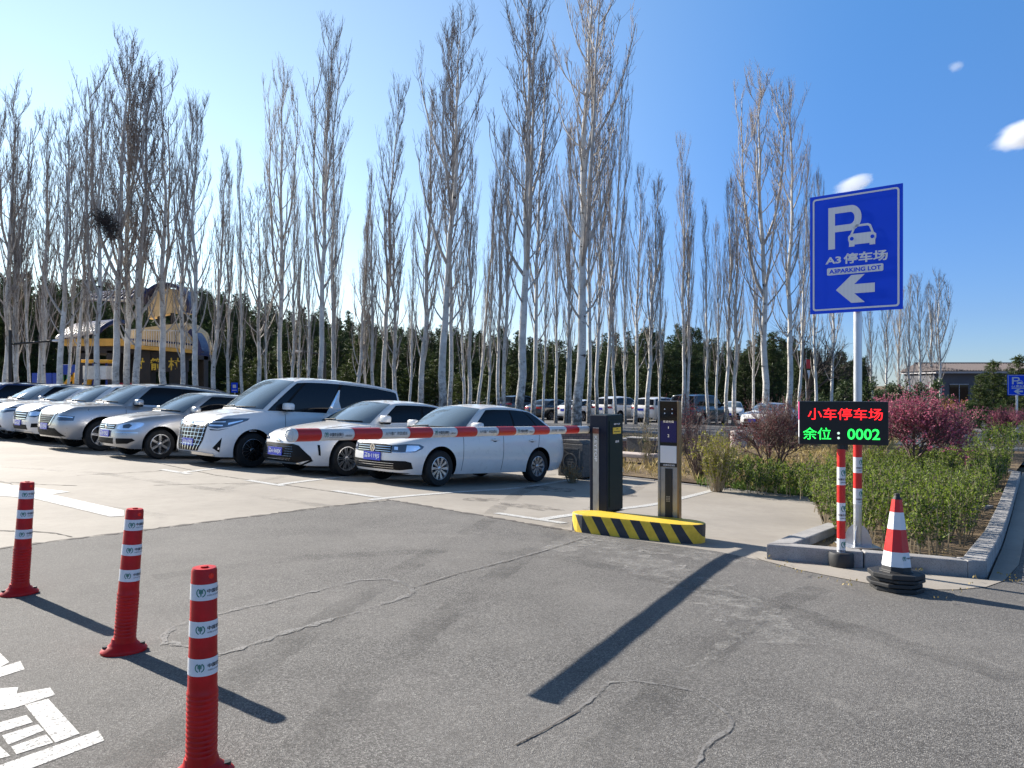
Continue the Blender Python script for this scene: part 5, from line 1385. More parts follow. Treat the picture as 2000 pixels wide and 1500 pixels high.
# ---- 5-8: sport utility cars to the left
def car_suv(label, paint, px, py, style, txt, name="sport_utility_car", L=4.66, H=1.68, wheel='five', scale=1.0, cladding=True):
    s = CarShape(L, .92, H, .93, 2.706, .355, sh=[(0, .82), (.1, .90), (.3, .965), (.8, 1.02), (1.2, 1.055), (2.2, 1.08), (3.6, 1.11), (4.4, 1.13), (L, 1.1)],
                 roof=[(1.65, H - .12), (1.95, H - .06), (2.4, H - .01), (2.9, H), (3.6, H - .03), (4.1, H - .08), (4.4, H - .14)], cowl=1.12, xa=1.5, wx=1.92, rx=4.2, xr=4.55, xd=4.4, wr=.63, zlo=.24, ins=.02,
                 fdx=[(0, .09), (.2, .02), (.5, .0), (.8, .02), (.93, .05), (1, .11)], frontplan=[(0, 0), (.01, .32), (.04, .6), (.1, .8), (.28, .93), (.7, .99), (1.1, 1)])
    t = thing(name, label, "SUV"); t['group'] = "cars parked in the front row"
    place_car(t, s, px, py); finish(s.shell(paint), "body", t, 42)
    glasses(s, t, [1.42, 1.74], ub=1.96, k1=.84)
    if cladding:
        for x in (s.fo, s.fo + s.wb):
            for sg in (-1, 1):
                a = s.arc_x(x); ra, rb = s.Rw * 1.2, s.Rw * 1.2 + .065
                pts = [(a + ra * math.cos(R(w)), s.Rw + .01 + ra * math.sin(R(w))) for w in range(-8, 189, 14)]; pt2 = [(a + rb * math.cos(R(w)), s.Rw + .01 + rb * math.sin(R(w))) for w in range(-8, 189, 14)]
                quads = [[pts[i], pts[i + 1], pt2[i + 1], pt2[i]] for i in range(len(pts) - 1)]
                if sg < 0: quads = [mir(q) for q in quads]
                bars(s, t, quads, paint if style == 'v' else M_['trim'], "arch_trim", .012)
        a0, a1 = s.arc_x(s.fo + s.Rw * 1.2), s.arc_x(s.fo + s.wb - s.Rw * 1.2)
        for sg in (-1, 1): q = rectp(a0, .245, a1, .36); lowpatch(s, q if sg > 0 else mir(q), "sill_cladding", M_['trim'], t, .006)
    if style == 'v':
        g = lowpatch(s, [(-.30, .53), (.30, .53), (.52, .80), (.50, .86), (-.50, .86), (-.52, .80)], "grille", M_['trim'], t, .004)
        pts = []
        for iz in range(7):
            z = .56 + iz * .042
            for k in range(-11, 12):
                a = k * .045 + (.022 if iz % 2 else 0)
                if abs(a) < .28 + iz * .03: pts.append(rectp(a - .009, z - .004, a + .009, z + .004))
        bars(s, g, pts, M_['chrome'], "grille_mesh", .01)
        bars(s, g, [[(.29, .53), (.33, .53), (.56, .82), (.52, .82)], mir([(.29, .53), (.33, .53), (.56, .82), (.52, .82)]), rectp(-.31, .525, .31, .538)], M_['chrome'], "grille_frame", .016)
        hl = [(.60, .655), (.68, .645), (1.0, .66), (1.02, .76), (.66, .77)]; hi = [(.64, .73), (.98, .725), (.98, .745), (.64, .755)]
        li = [(-.55, .30), (.55, .30), (.86, .30), (.55, .47), (.36, .47), (-.36, .47), (-.55, .47), (-.86, .30)]
    elif style == 'bars':
        g = lowpatch(s, [(-.46, .58), (.46, .58), (.52, .80), (-.52, .80)], "grille", M_['trim'], t, .004)
        bars(s, g, [rectp(-.48, z, .48, z + .016) for z in (.60, .66, .72, .77)], M_['chrome'])
        hl = [(.56, .66), (.8, .66), (1.12, .77), (1.2, .86), (.9, .86), (.58, .80)]; hi = [(.62, .69), (.85, .70), (1.0, .79), (.8, .81), (.62, .77)]
        li = [(-.55, .34), (.55, .34), (.5, .46), (-.5, .46)]
    else:
        g = lowpatch(s, [(-.28, .60), (.28, .60), (.34, .66), (.34, .86), (.28, .90), (-.28, .90), (-.34, .86), (-.34, .66)], "grille", M_['dchrome'], t, .004)
        bars(s, g, [rectp(a, .62, a + .009, .88) for a in (-.26, -.17, -.08, .064, .154, .244)], M_['chrome'])
        bars(s, g, [rectp(-.36, .575, .36, .60)], M_['chrome'], "grille_frame", .012)
        hl = [(.52, .72), (.62, .71), (1.1, .80), (1.22, .88), (1.0, .89), (.56, .86)]; hi = [(.6, .77), (1.0, .83), (1.0, .85), (.6, .83)]
        li = [(-.6, .33), (.6, .33), (.56, .40), (-.56, .40)]
    for sg in (-1, 1):
        hp = lowpatch(s, hl if sg > 0 else mir(hl), "headlight", M_['lamp'], t, .006); lowpatch(s, hi if sg > 0 else mir(hi), "reflector", M_['lampin'], hp, .01)
        if style == 'bars':
            q = [(.70, .40), (.95, .42), (1.0, .47), (.95, .52), (.72, .50)]; lowpatch(s, q if sg > 0 else mir(q), "fog_recess", M_['trim'], t, .004)
        tl = [(s.alen - .9, .85), (s.alen - .4, .85), (s.alen - .4, 1.05), (s.alen - .8, 1.05)]; lowpatch(s, tl if sg > 0 else mir(tl), "tail_light", M_['tail'], t)
    lowpatch(s, li, "lower_intake", M_['trim'], t, .004)
    bars(s, t, [[(-.75, .262), (.75, .262), (.70, .30), (-.70, .30)]], M_['csilver'], "skid_plate", .014)
    plate(s, t, .5, txt)
    add_wheels(s, t, wheel, .66, .22); mirrors(s, t, paint, 1.68, 1.16, (.085, .12, .08), .1)
    side_details(s, t, paint, [(1.42, .3, 1.04, .0), (2.5, .3, 1.07, .03)], [2.3, 3.35], .94); wipers(s, t)
    for sg in (-1, 1):
        pts = [Vector((x, sg * (s.wr - .04), ci(s.roof, x) - .045 + (.045 if 0 < i < 5 else .0))) for i, x in enumerate(np.linspace(2.25, 4.05, 6))]
        mb = MB(); mb.tube(pts, .016, 6); mb.build("roof_rail", M_['dchrome'], t, smooth=60)
    return s, t
car_suv("silver SUV with a dark V-shaped mesh grille, between the hatchback and a white SUV", M_['csilver'], 196, 881, 'v', "晋B·F29W8")
car_suv("white SUV with a grille of four thick horizontal chrome bars", M_['cwhite'], 134, 869, 'bars', "晋B·K2H37", cladding=False)
car_suv("white SUV with tall upright shield grille, third from the left in the front row", M_['cpearl'], 78, 862, 'shield', "晋B·7D518", cladding=False, H=1.62)
car_suv("silver-white SUV at the left edge with only its five-spoke front wheel and flank in view", M_['csilver'], 14, 857, 'bars', "晋B·M6R20", cladding=False, H=1.66)
car_suv("dark blue SUV cut by the left edge, its roof rising over the white cars", M_['cblue'], -75, 846, 'v', "晋B·Q3L64", cladding=False, H=1.7)

# ---- far car park: simple saloons, SUVs and a van seen from behind
def far_proto(kind):
    if kind == 'saloon':
        L = 4.75; s = CarShape(L, .9, 1.46, .9, 2.85, .33, sh=[(0, .66), (.15, .72), (.5, .82), (1.2, .92), (2.5, .97), (3.8, 1.02), (4.4, 1.02), (L, .96)],
            roof=[(1.9, 1.38), (2.3, 1.44), (2.8, 1.46), (3.3, 1.43), (3.7, 1.36)], cowl=1.2, xa=1.6, wx=2.0, rx=3.65, xr=4.3, xd=4.2, wr=.6, zlo=.19)
    elif kind == 'suv':
        L = 4.8; s = CarShape(L, .95, 1.7, .93, 2.85, .36, sh=[(0, .82), (.1, .9), (.4, .98), (1.2, 1.06), (3.6, 1.1), (4.5, 1.12), (L, 1.08)],
            roof=[(1.7, 1.57), (2.1, 1.65), (2.7, 1.7), (3.5, 1.68), (4.1, 1.61), (4.45, 1.54)], cowl=1.15, xa=1.5, wx=1.95, rx=4.3, xr=4.65, xd=4.5, wr=.66, zlo=.22, ins=.02)
    else:
        L = 5.1; s = CarShape(L, .95, 1.9, .95, 3.0, .34, sh=[(0, .85), (.1, .95), (.4, 1.04), (1.1, 1.12), (3, 1.14), (L, 1.14)],
            roof=[(1.6, 1.74), (2.1, 1.86), (3, 1.9), (4.2, 1.88), (5.0, 1.8)], cowl=1.0, xa=1.35, wx=1.95, rx=4.9, xr=5.05, xd=4.95, wr=.72, zlo=.2, ins=.01)
    t = thing("parked_car", "", "car")
    b = finish(s.shell(M_['cwhite']), "body", t, 42)
    glasses(s, t, [1.45], ub=1.93, k1=.85)
    add_wheels(s, t, 'five', .66, .21); mirrors(s, t, M_['trim'], s.xa + .12, ci(s.sh, s.xa) + .12)
    for sg in (-1, 1):
        z = ci(s.sh, L - .1)
        tl = [(s.alen - .95, z - .2), (s.alen - .35, z - .18), (s.alen - .35, z - .06), (s.alen - .9, z - .05)]; lowpatch(s, tl if sg > 0 else mir(tl), "tail_light", M_['tail'], t)
        hl = [(.5, .62), (.9, .66), (1.05, .74), (.9, .76), (.5, .70)]; dz = ci(s.sh, .2) - .76
        hl = [(a, q + dz) for a, q in hl]; lowpatch(s, hl if sg > 0 else mir(hl), "headlight", M_['lampin'], t)
    zg_ = ci(s.sh, .1) - .2
    lowpatch(s, [(-.5, zg_ - .12), (.5, zg_ - .12), (.5, zg_ + .06), (-.5, zg_ + .06)], "grille", M_['trim'], t)
    lowpatch(s, [(-.6, .25), (.6, .25), (.6, .36), (-.6, .36)], "lower_intake", M_['trim'], t)
    plate(s, t, .47, None); plate(s, t, ci(s.sh, L - .1) - .22, None, rear=True)
    lowpatch(s, [(s.alen - .9, .22), (s.alen, .22), (s.alen, .36), (s.alen - .8, .36)], "rear_diffuser", M_['trim'], t); lowpatch(s, mir([(s.alen - .9, .22), (s.alen, .22), (s.alen, .36), (s.alen - .8, .36)]), "rear_diffuser", M_['trim'], t)
    return s, t
FAR = {k: far_proto(k) for k in ('saloon', 'suv', 'van')}
far_used = {k: False for k in FAR}
def far_car(kind, paint, px, py, rear, label, yaw=0.0, name=None):
    """px, py: photo pixel of the near lower corner (rear or front end) on the ground"""
    s, p = FAR[kind]
    t = p if not far_used[kind] else copy_tree(p); far_used[kind] = True
    t.name = name or {"saloon": "parked_car", "suv": "parked_car", "van": "parked_van"}[kind]
    t['label'] = label; t['category'] = "van" if kind == 'van' else "car"; t['group'] = "cars parked in the far car park"
    for ch in t.children:
        if ch.name.split('.')[0] in ("body",):
            ch.material_slots[0].link = 'OBJECT'; ch.material_slots[0].material = M_[paint]
    d = -A if rear else A
    if yaw: d = Matrix.Rotation(R(yaw), 3, 'Z') @ Vector(d)
    seat_car(t, s, d, Vector((s.L - .1 if rear else .1, 0, 0)), G(px, py))
far_car('saloon', 'cblack', 1040, 822, True, "black saloon in the far car park seen from behind over the boom's right half")
far_car('saloon', 'cwhite', 1101, 824, True, "white saloon in the far car park behind the thick poplar, left of the white SUV")
far_car('suv', 'cwhite', 1172, 825, True, "white SUV in the far car park showing above the barrier cabinet")
far_car('suv', 'cpearl', 1252, 827, True, "white SUV in the far car park half hidden behind the payment kiosk")
far_car('van', 'cteal', 1330, 831, True, "large dark blue-green van in the far car park, right of the payment kiosk")
far_car('saloon', 'cwhite', 1430, 822, False, "white car in the far car park showing its side just right of the dark van", 25)
far_car('saloon', 'cwhite', 1470, 838, False, "white saloon in the far car park facing the camera behind the bare red shrub")
far_car('suv', 'cblue', 1490, 806, True, "dark blue SUV in the far car park behind the front-facing white saloon")
far_car('saloon', 'cpearl', 1580, 836, True, "white car in the far car park between the bare red shrub and the LED sign")
far_car('suv', 'cblack', 982, 812, True, "black SUV in the far car park behind the rear roof of the nearest white saloon")
far_car('saloon', 'cpearl', 930, 806, True, "pale car in the far car park above the rear roof of the nearest saloon")
far_car('saloon', 'cblack', 880, 802, True, "dark saloon in the far car park right of the pale poplar trunk")
far_car('saloon', 'cwhite', 838, 800, True, "white car in the far car park just above the nearest saloon's front roof edge")
far_car('suv', 'cblack', 783, 799, True, "black SUV in the far car park right of the minivan's tail")
far_car('saloon', 'cblack', 1640, 830, True, "dark car in the far car park mostly hidden by the LED board")

# ---------------------------------------------------------------- trees and plants
def terr(x, y):
    rise = max(0, min(1, (y - 75) / 60)) * max(0, min(1, (25 - x) / 60))
    rise = rise * rise * (3 - 2 * rise)
    return zg(x, y) - .03 + rise * 5.5
class Tubes:
    """many thin tubes, fast"""
    def __init__(s): s.v, s.f, s.m = [], [], []
    def add(s, pts, r0, r1, n=3, mi=0):
        b = len(s.v); L = len(pts)
        for i, p in enumerate(pts):
            d = (pts[min(i + 1, L - 1)] - pts[max(i - 1, 0)]); d.normalize()
            u = d.orthogonal(); u.normalize(); w = d.cross(u); r = r0 + (r1 - r0) * i / (L - 1)
            for k in range(n):
                a = 2 * math.pi * k / n; q = p + (u * math.cos(a) + w * math.sin(a)) * r; s.v.append((q.x, q.y, q.z))
        for i in range(L - 1):
            for k in range(n):
                k2 = (k + 1) % n; s.f.append((b + i * n + k, b + i * n + k2, b + i * n + n + k2, b + i * n + n + k)); s.m.append(mi)
    def leaf(s, p, d, ln, wd, mi=0, rnd=random):
        u = d.orthogonal().normalized(); u = (Matrix.Rotation(rnd.uniform(0, 6.28), 3, d) @ u) * (wd / 2); e = p + d * ln; m = p + d * (ln * .5)
        b = len(s.v); s.v += [tuple(p), tuple(m + u), tuple(e), tuple(m - u)]; s.f.append((b, b + 1, b + 2, b + 3)); s.m.append(mi)
    def mesh(s, name, mats, smooth=False):
        me = bpy.data.meshes.new(name); me.from_pydata(s.v, [], s.f)
        for m in mats: me.materials.append(m)
        me.polygons.foreach_set('material_index', s.m)
        if smooth: me.polygons.foreach_set('use_smooth', [True] * len(me.polygons))
        return me
def rdir(rnd, up=0.0):
    a, z = rnd.uniform(0, 2 * math.pi), rnd.uniform(-1, 1); r = math.sqrt(1 - z * z)
    return Vector((r * math.cos(a), r * math.sin(a), z + up)).normalized()
def curve(p, d, L, n, target, bend, rnd, wob=.06):
    pts = [p.copy()]; d = d.copy()
    for i in range(n):
        d = (d + (target - d) * bend + rdir(rnd) * wob).normalized(); p = p + d * (L / n); pts.append(p.copy())
    return pts
UP = Vector((0, 0, 1))
def poplar_proto(seed, H=18.0, r0=.15, nprim=50, spread=1.0, z0=.2, fork=False, catkin=False):
    rnd = random.Random(seed); tr, cr = Tubes(), Tubes()
    P = [Vector((0, 0, -.25))]; n = 16; wx = wy = 0
    for i in range(1, n + 1):
        f = i / n; wx += rnd.uniform(-.09, .09) ; wy += rnd.uniform(-.09, .09); P.append(Vector((wx, wy, H * f)))
    rad = lambda z: max(.012, r0 * (1 - z / H) ** .85) * (1 + .35 * math.exp(-max(0, z) / .35))
    def pos(z):
        f = max(0, min(.9999, z / H)) * n; i = int(f); return P[i].lerp(P[i + 1], f - i)
    b = len(tr.v); NS = 10; zs = [-.25, 0, .2, .5, 1] + [H * k / 24 for k in range(2, 25)]
    for z in zs:
        c = pos(z); c = Vector((c.x, c.y, z)); r = rad(z)
        for k in range(NS): a = 2 * math.pi * k / NS; q = r * (1 + .08 * noise.noise((c + Vector((math.cos(a), math.sin(a), 0))) * 1.3)); tr.v.append((c.x + q * math.cos(a), c.y + q * math.sin(a), z))
    for i in range(len(zs) - 1):
        for k in range(NS): tr.f.append((b + i * NS + k, b + i * NS + (k + 1) % NS, b + i * NS + NS + (k + 1) % NS, b + i * NS + NS + k)); tr.m.append(0)
    def secondary(pts, L, k0, cnt):
        for j in range(cnt):
            f = k0 + (1 - k0) * (j + rnd.random()) / cnt * .96; i = min(len(pts) - 2, int(f * (len(pts) - 1))); q = pts[i].lerp(pts[i + 1], f * (len(pts) - 1) - i)
            t = (pts[i + 1] - pts[i]).normalized(); d = (t + rdir(rnd) * .5).normalized()
            l2 = L * rnd.uniform(.22, .5) * (1.15 - .55 * f); sp = curve(q, d, l2, 4, (UP + t * .12).normalized(), .4, rnd, .06)
            cr.add(sp, .0082, .0042, 3, 1)
            for m in range(rnd.randint(2, 5)):
                g = rnd.uniform(.15, 1); ii = min(3, int(g * 4)); q2 = sp[ii].lerp(sp[ii + 1], g * 4 - ii); d2 = ((sp[ii + 1] - sp[ii]).normalized() * .6 + rdir(rnd) * .6 + UP * .6).normalized()
                e = q2 + d2 * rnd.uniform(.15, .5); mid = q2.lerp(e, .5) + rdir(rnd) * .02; cr.add([q2, mid, e + UP * .08], .005, .0034, 3, 1)
                if catkin:
                    for _ in range(2): cr.leaf(q2.lerp(e, rnd.random()), rdir(rnd, -.6), .07, .035, 2, rnd)
    az = rnd.uniform(0, 6)
    for z in ([H * .36, H * .5] if fork else []):
        # a second leader
        az += 2.6; base = pos(z); base = Vector((base.x, base.y, z)); ang = R(24); d = Vector((math.cos(az) * math.sin(ang), math.sin(az) * math.sin(ang), math.cos(ang)))
        Lf = (H - z) * .82; pts = curve(base, d, Lf, 10, UP, .3, rnd, .05); cr.add(pts, rad(z) * .6, .012, 7, 0)
        for j in range(2, 10):
            for _ in range(2):
                a2 = rnd.uniform(0, 6.28); dd = Vector((math.cos(a2) * .6, math.sin(a2) * .6, 1)).normalized(); l3 = Lf * rnd.uniform(.14, .26); p3 = curve(pts[j], dd, l3, 5, UP, .22, rnd, .08); cr.add(p3, .016, .006, 3, 0); secondary(p3, l3, .15, 4)
    for i in range(nprim):
        f = (i + rnd.random()) / nprim; z = H * (z0 + (.95 - z0) * f ** .92); az += 2.4 + rnd.uniform(-.5, .5)
        base = pos(z); base = Vector((base.x, base.y, z)); zr = z / H
        L = H * rnd.uniform(.16, .30) * (1.12 - .88 * zr) * (1 if f > .1 else .75) * (.8 + .2 * spread); ang = R(rnd.uniform(27, 47)) * spread
        big = rnd.random() < .16 and .03 < f < .6
        if big: L *= 1.65; ang *= .62
        d = Vector((math.cos(az) * math.sin(ang), math.sin(az) * math.sin(ang), math.cos(ang)))
        pts = curve(base, d, L, 7, UP, .21 / spread, rnd, .05)
        rb = min(rad(z) * (.55 if big else .33), .075 if big else .04); cr.add(pts, max(rb, .012), .007, 5 if big else 4, 0)
        secondary(pts, L, .12, 12 if big else 7)
    secondary([Vector((*pos(H * k).xy, H * k)) for k in (.86, .9, .94, .97, .999)], 2.2, 0, 9)
    return tr.mesh("trunk", [M_['bark']], True), cr.mesh("crown", [M_['limb'], M_['twig'], M_['catkin']])
POP = [poplar_proto(11, nprim=40), poplar_proto(12, nprim=32, spread=1.05, z0=.22, fork=True), poplar_proto(13, nprim=40, spread=.85, z0=.17), poplar_proto(14, nprim=30, spread=1.1, z0=.25, fork=True), poplar_proto(15, nprim=38, spread=.75, z0=.15), poplar_proto(16, nprim=44, spread=.95, catkin=True)]
def tree_obj(name, meshes, M, label, cat, group, names=("trunk", "crown")):
    t = thing(name, label, cat, M, group)
    for me, nm in zip(meshes, names):
        o = bpy.data.objects.new(nm, me); link(o, t)
    return t
# photo list: trunk px, photo y of the top, trunk width px, lean (top px minus base px), prototype
pops = [(-60, 120, 12, 10, 0), (-25, 200, 9, 0, 2), (10, 165, 12, 0, 1), (30, 240, 7, 4, 2), (38, 290, 9, 6, 4), (55, 330, 6, 0, 2), (72, 220, 9, 20, 0), (90, 300, 8, 10, 4), (108, 205, 14, 26, 3), (135, 300, 6, 5, 2), (147, 165, 8, 22, 0), (160, 260, 6, 10, 4),
        (184, 150, 11, 32, 1), (222, 58, 13, 8, 3), (247, 92, 12, -8, 5), (263, 118, 13, 20, 5), (322, 130, 12, -14, 1), (352, 190, 9, 24, 2), (385, 180, 11, -16, 0), (418, 300, 9, 34, 4), (446, 330, 6, 5, 2), (476, 290, 6, 0, 4),
        (508, 360, 9, 8, 3), (522, 420, 5, 0, 2), (545, 125, 10, 24, 1), (570, 330, 6, 2, 4), (584, 400, 5, 0, 2), (608, 380, 6, 4, 4), (626, 42, 11, 22, 3), (648, 150, 7, 10, 0), (656, 380, 5, 0, 2), (692, 405, 9, 16, 4), (714, 430, 5, 0, 2), (734, 330, 7, 6, 4), (748, 148, 10, 22, 0), (773, 390, 9, 0, 2), (797, 430, 5, 0, 4),
        (820, 200, 11, 18, 4), (862, 10, 15, 30, 1), (878, 55, 9, 10, 0), (905, 400, 6, 0, 2), (918, 300, 8, 8, 2), (928, 330, 6, 30, 4), (950, 390, 5, 4, 4), (973, 250, 7, 6, 0), (984, 240, 8, 14, 2), (1012, -70, 16, 20, 3), (1041, 100, 9, 25, 0), (1060, 380, 5, 0, 4), (1085, 330, 6, 0, 2), (1104, 250, 6, 0, 4), (1111, 240, 7, 0, 2), (1126, -90, 18, 36, 1), (1150, 130, 8, 6, 0), (1166, 150, 7, 4, 2),
        (1182, 125, 7, 28, 1), (1205, 330, 6, 0, 4), (1222, 380, 5, 0, 2), (1241, 325, 7, 14, 0), (1261, 345, 9, 20, 2), (1290, 420, 5, 0, 4), (1334, 262, 7, 6, 0), (1343, 330, 6, 0, 2), (1385, 400, 6, 0, 4), (1400, 430, 5, 0, 2), (1417, 345, 7, 6, 2), (1433, 360, 8, 0, 4), (1470, 430, 5, 0, 0), (1495, 122, 13, 8, 1), (1539, 170, 11, 8, 0), (1556, 300, 6, 6, 4), (1592, 330, 6, 4, 2), (1625, 420, 6, 0, 0),
        (1707, 560, 5, 0, 4), (1731, 545, 5, 0, 0), (1755, 555, 5, 0, 2), (1776, 540, 6, 4, 4), (1797, 535, 6, 0, 0), (1817, 548, 5, 0, 2), (1835, 530, 7, 6, 1)]
zones = [(0, "at the photo's left edge"), (150, "behind the white SUVs"), (330, "in front of the arched gate pavilion"), (460, "behind the silver hatchback"), (600, "behind the white minivan's cab"), (760, "behind the white minivan's tail"), (910, "behind the nearest white saloon"), (1055, "behind the nearest saloon's boot"), (1150, "by the carved stone block"), (1230, "behind the barrier cabinet"), (1330, "behind the payment kiosk"), (1450, "behind the dark van"), (1600, "behind the bare red shrub"), (1680, "behind the big blue sign"), (3000, "beyond the pink blossom, near the long building")]
def zone(px):
    for k in range(len(zones)):
        if px < zones[k][0]: return zones[k][1]
    return zones[-1][1]
ORD = ["first", "second", "third", "fourth", "fifth", "sixth", "seventh", "eighth", "ninth"]
zc = {}
random.seed(77)
for (px, yt, w, lean, pr) in sorted(pops):
    if px > 1690: d = 95 - w * 2
    elif w >= 12: d = .40 * 1500 / w - 2
    elif w >= 9: d = .30 * 1500 / w
    else: d = .26 * 1500 / w
    d = max(24, min(d, 45 if px < 1690 else 95))
    if px < 480: d = max(d, 33)
    p = AT(px, d); p.z = zg(p.x, p.y) - .02
    zt = CAMH + (HZ - yt) / 1500 * d; H = zt - p.z; sc = H / 18.2
    th = (w * d / 1500) / .27
    la = math.atan2(lean * d / 1500, H)
    M = Matrix.Translation(p) @ Matrix.Rotation(la, 4, 'Y') @ Matrix.Rotation(random.uniform(-.03, .03), 4, 'X') @ Matrix.Rotation(random.uniform(0, 6.28), 4, 'Z') @ Matrix.Diagonal((sc * min(1.3, max(.62, th / sc)), sc * min(1.3, max(.62, th / sc)), sc, 1))
    zn = zone(px); zc[zn] = zc.get(zn, 0) + 1
    size = "thick" if w >= 12 else ("slim" if w >= 7 else "thin distant")
    ln = " leaning right" if lean > 18 else (" leaning left" if lean < -7 else "")
    tr_ = tree_obj("poplar_tree", POP[pr], M, f"{ORD[min(8, zc[zn] - 1)]} from left, {size} bare poplar{ln} {zn}", "tree", "bare poplars behind the parked cars")
    cw = 1.22 if w >= 12 else (1.15 if w >= 9 else 1.05)
    for ch in tr_.children:
        if ch.name.startswith("crown"): ch.matrix_local = Matrix.Diagonal((cw, cw, 1, 1))

# magpie nest in a fork on the left
def nest():
    t = Tubes(); rnd = random.Random(5)
    for i in range(900):
        c = Vector((rnd.gauss(0, .36), rnd.gauss(0, .36), rnd.gauss(0, .52)))
        if c.length > 1.1: continue
        c.x += c.z * -.45; d = rdir(rnd); L = rnd.uniform(.3, .75); t.add([c - d * L / 2, c + d * L / 2], .013, .009, 3)
    d = 40.0; o = bpy.data.objects.new("bird_nest", t.mesh("bird_nest", [M_['darkbark']])); link(o)
    p = AT(208, 40); o.scale = (.72, .72, .8); o.location = (p.x, 40, CAMH + (HZ - 438) / 1500 * 40); tag(o, "large dark bird nest of sticks in a poplar fork on the left", "bird nest")
nest()

def pine_proto(seed, H=10.0, wide=2.3, lit=False, z0=.1):
    rnd = random.Random(seed); tr, cr = Tubes(), Tubes()
    P = [Vector((rnd.uniform(-.05, .05), rnd.uniform(-.05, .05), H * k / 8)) for k in range(9)]; P[0] = Vector((0, 0, -.2))
    tr.add(P, .15, .03, 8)
    z = H * z0; az = 0
    while z < H * .985:
        f = z / H; n = 6 if f < .8 else 4
        for k in range(n):
            az += 6.283 / n + rnd.uniform(-.4, .4); L = wide * (1 - f) ** .62 * rnd.uniform(.55, 1.12) + .25
            if rnd.random() < .1: continue
            el = R(rnd.uniform(-4, 24) + 22 * f); d = Vector((math.cos(az) * math.cos(el), math.sin(az) * math.cos(el), math.sin(el)))
            pts = curve(Vector((0, 0, z + rnd.uniform(-.15, .15))), d, L, 4, (d + UP * .5).normalized(), .2, rnd, .08); tr.add(pts, .03, .012, 3)
            nc = max(3, int(L * 5.0))
            for c in range(nc):
                g = .22 + .8 * (c + rnd.random()) / nc; g = min(g, .999); i = min(3, int(g * 4)); q = pts[i].lerp(pts[i + 1], g * 4 - i) + rdir(rnd) * .2 * (1.2 - .5 * g)
                t = (pts[i + 1] - pts[i]).normalized()
                for b in range(11): cr.leaf(q, (rdir(rnd) + t * .5 + UP * .45).normalized(), rnd.uniform(.2, .42), .06, 0, rnd)
        z += rnd.uniform(.3, .5) * (1 - .35 * f)
    return tr.mesh("trunk", [M_['darkbark']]), cr.mesh("crown", [M_['pinelit' if lit else 'pine']])
PINE = [pine_proto(21), pine_proto(22, wide=2.7), pine_proto(23, wide=1.9, z0=.06), pine_proto(24, wide=2.5, lit=True, z0=.04), pine_proto(25, wide=2.2, lit=True, z0=.03)]
ytop = [(-150, 540), (0, 545), (120, 560), (250, 570), (380, 575), (470, 592), (530, 612), (620, 618), (750, 640), (900, 652), (1010, 664), (1100, 690), (1230, 668), (1340, 655), (1420, 690), (1520, 668), (1600, 695), (1700, 715), (1800, 722)]
def pine(px, yt, d, pr, label, grp, wide=1.0):
    p = AT(px, d); p.z = terr(p.x, p.y) - .1
    H = CAMH + (HZ - yt) / 1500 * d - p.z; sc = H / 10
    wx = max(.75, min(1.5, 9.5 / H)) * wide
    M = Matrix.Translation(p) @ Matrix.Rotation(random.uniform(0, 6.28), 4, 'Z') @ Matrix.Diagonal((sc * wx, sc * wx, sc, 1))
    tree_obj("pine_tree", PINE[pr], M, label, "tree", grp)
random.seed(31)
for (d, step, dy) in ((118, 22, -14), (106, 24, -4), (94, 27, 10), (84, 34, 30)):
    px = -160
    while px < 1690:
        x = px + random.uniform(-9, 9); side = "left, beyond the arched pavilion" if x < 520 else ("middle, behind the poplar trunks" if x < 1150 else "right, behind the far parked cars")
        pine(x, ci(ytop, x) + dy + random.uniform(-10, 14), d + random.uniform(-4, 4), random.choice((0, 1, 2)), f"dark pine in the dense pine wood on the {side}", "pines of the dark wood")
        px += step
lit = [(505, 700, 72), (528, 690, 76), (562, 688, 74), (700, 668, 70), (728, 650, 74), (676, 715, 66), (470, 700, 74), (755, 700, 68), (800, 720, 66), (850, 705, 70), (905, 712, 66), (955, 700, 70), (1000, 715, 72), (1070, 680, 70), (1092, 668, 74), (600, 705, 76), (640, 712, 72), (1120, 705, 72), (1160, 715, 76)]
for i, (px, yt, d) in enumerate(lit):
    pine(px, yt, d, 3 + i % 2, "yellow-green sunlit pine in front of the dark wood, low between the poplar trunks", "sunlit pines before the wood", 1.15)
for (px, yt, d, lab) in ((1265, 640, 68, "tall dark pine behind the payment kiosk, its tip above the wood"), (1345, 640, 66, "tall dark pine with ragged crown just right of the payment kiosk"), (1300, 690, 70, "broad blue-green pine filling the gap behind the kiosk"), (1395, 665, 72, "dark pine behind the dark van, between two thin poplars"), (1510, 655, 70, "dark pine behind the bare red shrub and two pale trunks"), (1560, 690, 74, "low dark pine left of the black leafless tree"), (1455, 690, 72, "dark pine left of the pale poplar pair")):
    pine(px, yt, d, random.choice((0, 1, 2)), lab, "pines of the dark wood", 1.1)
for (px, yt, d, lab) in ((1940, 708, 50, "small open pine in front of the long ribbed roof"), (1990, 698, 56, "small pine at the right edge beside the second blue sign"), (1915, 735, 46, "small yellowish pine left of the second blue sign")):
    pine(px, yt, d, 3, lab, "small pines near the long building", 1.0)

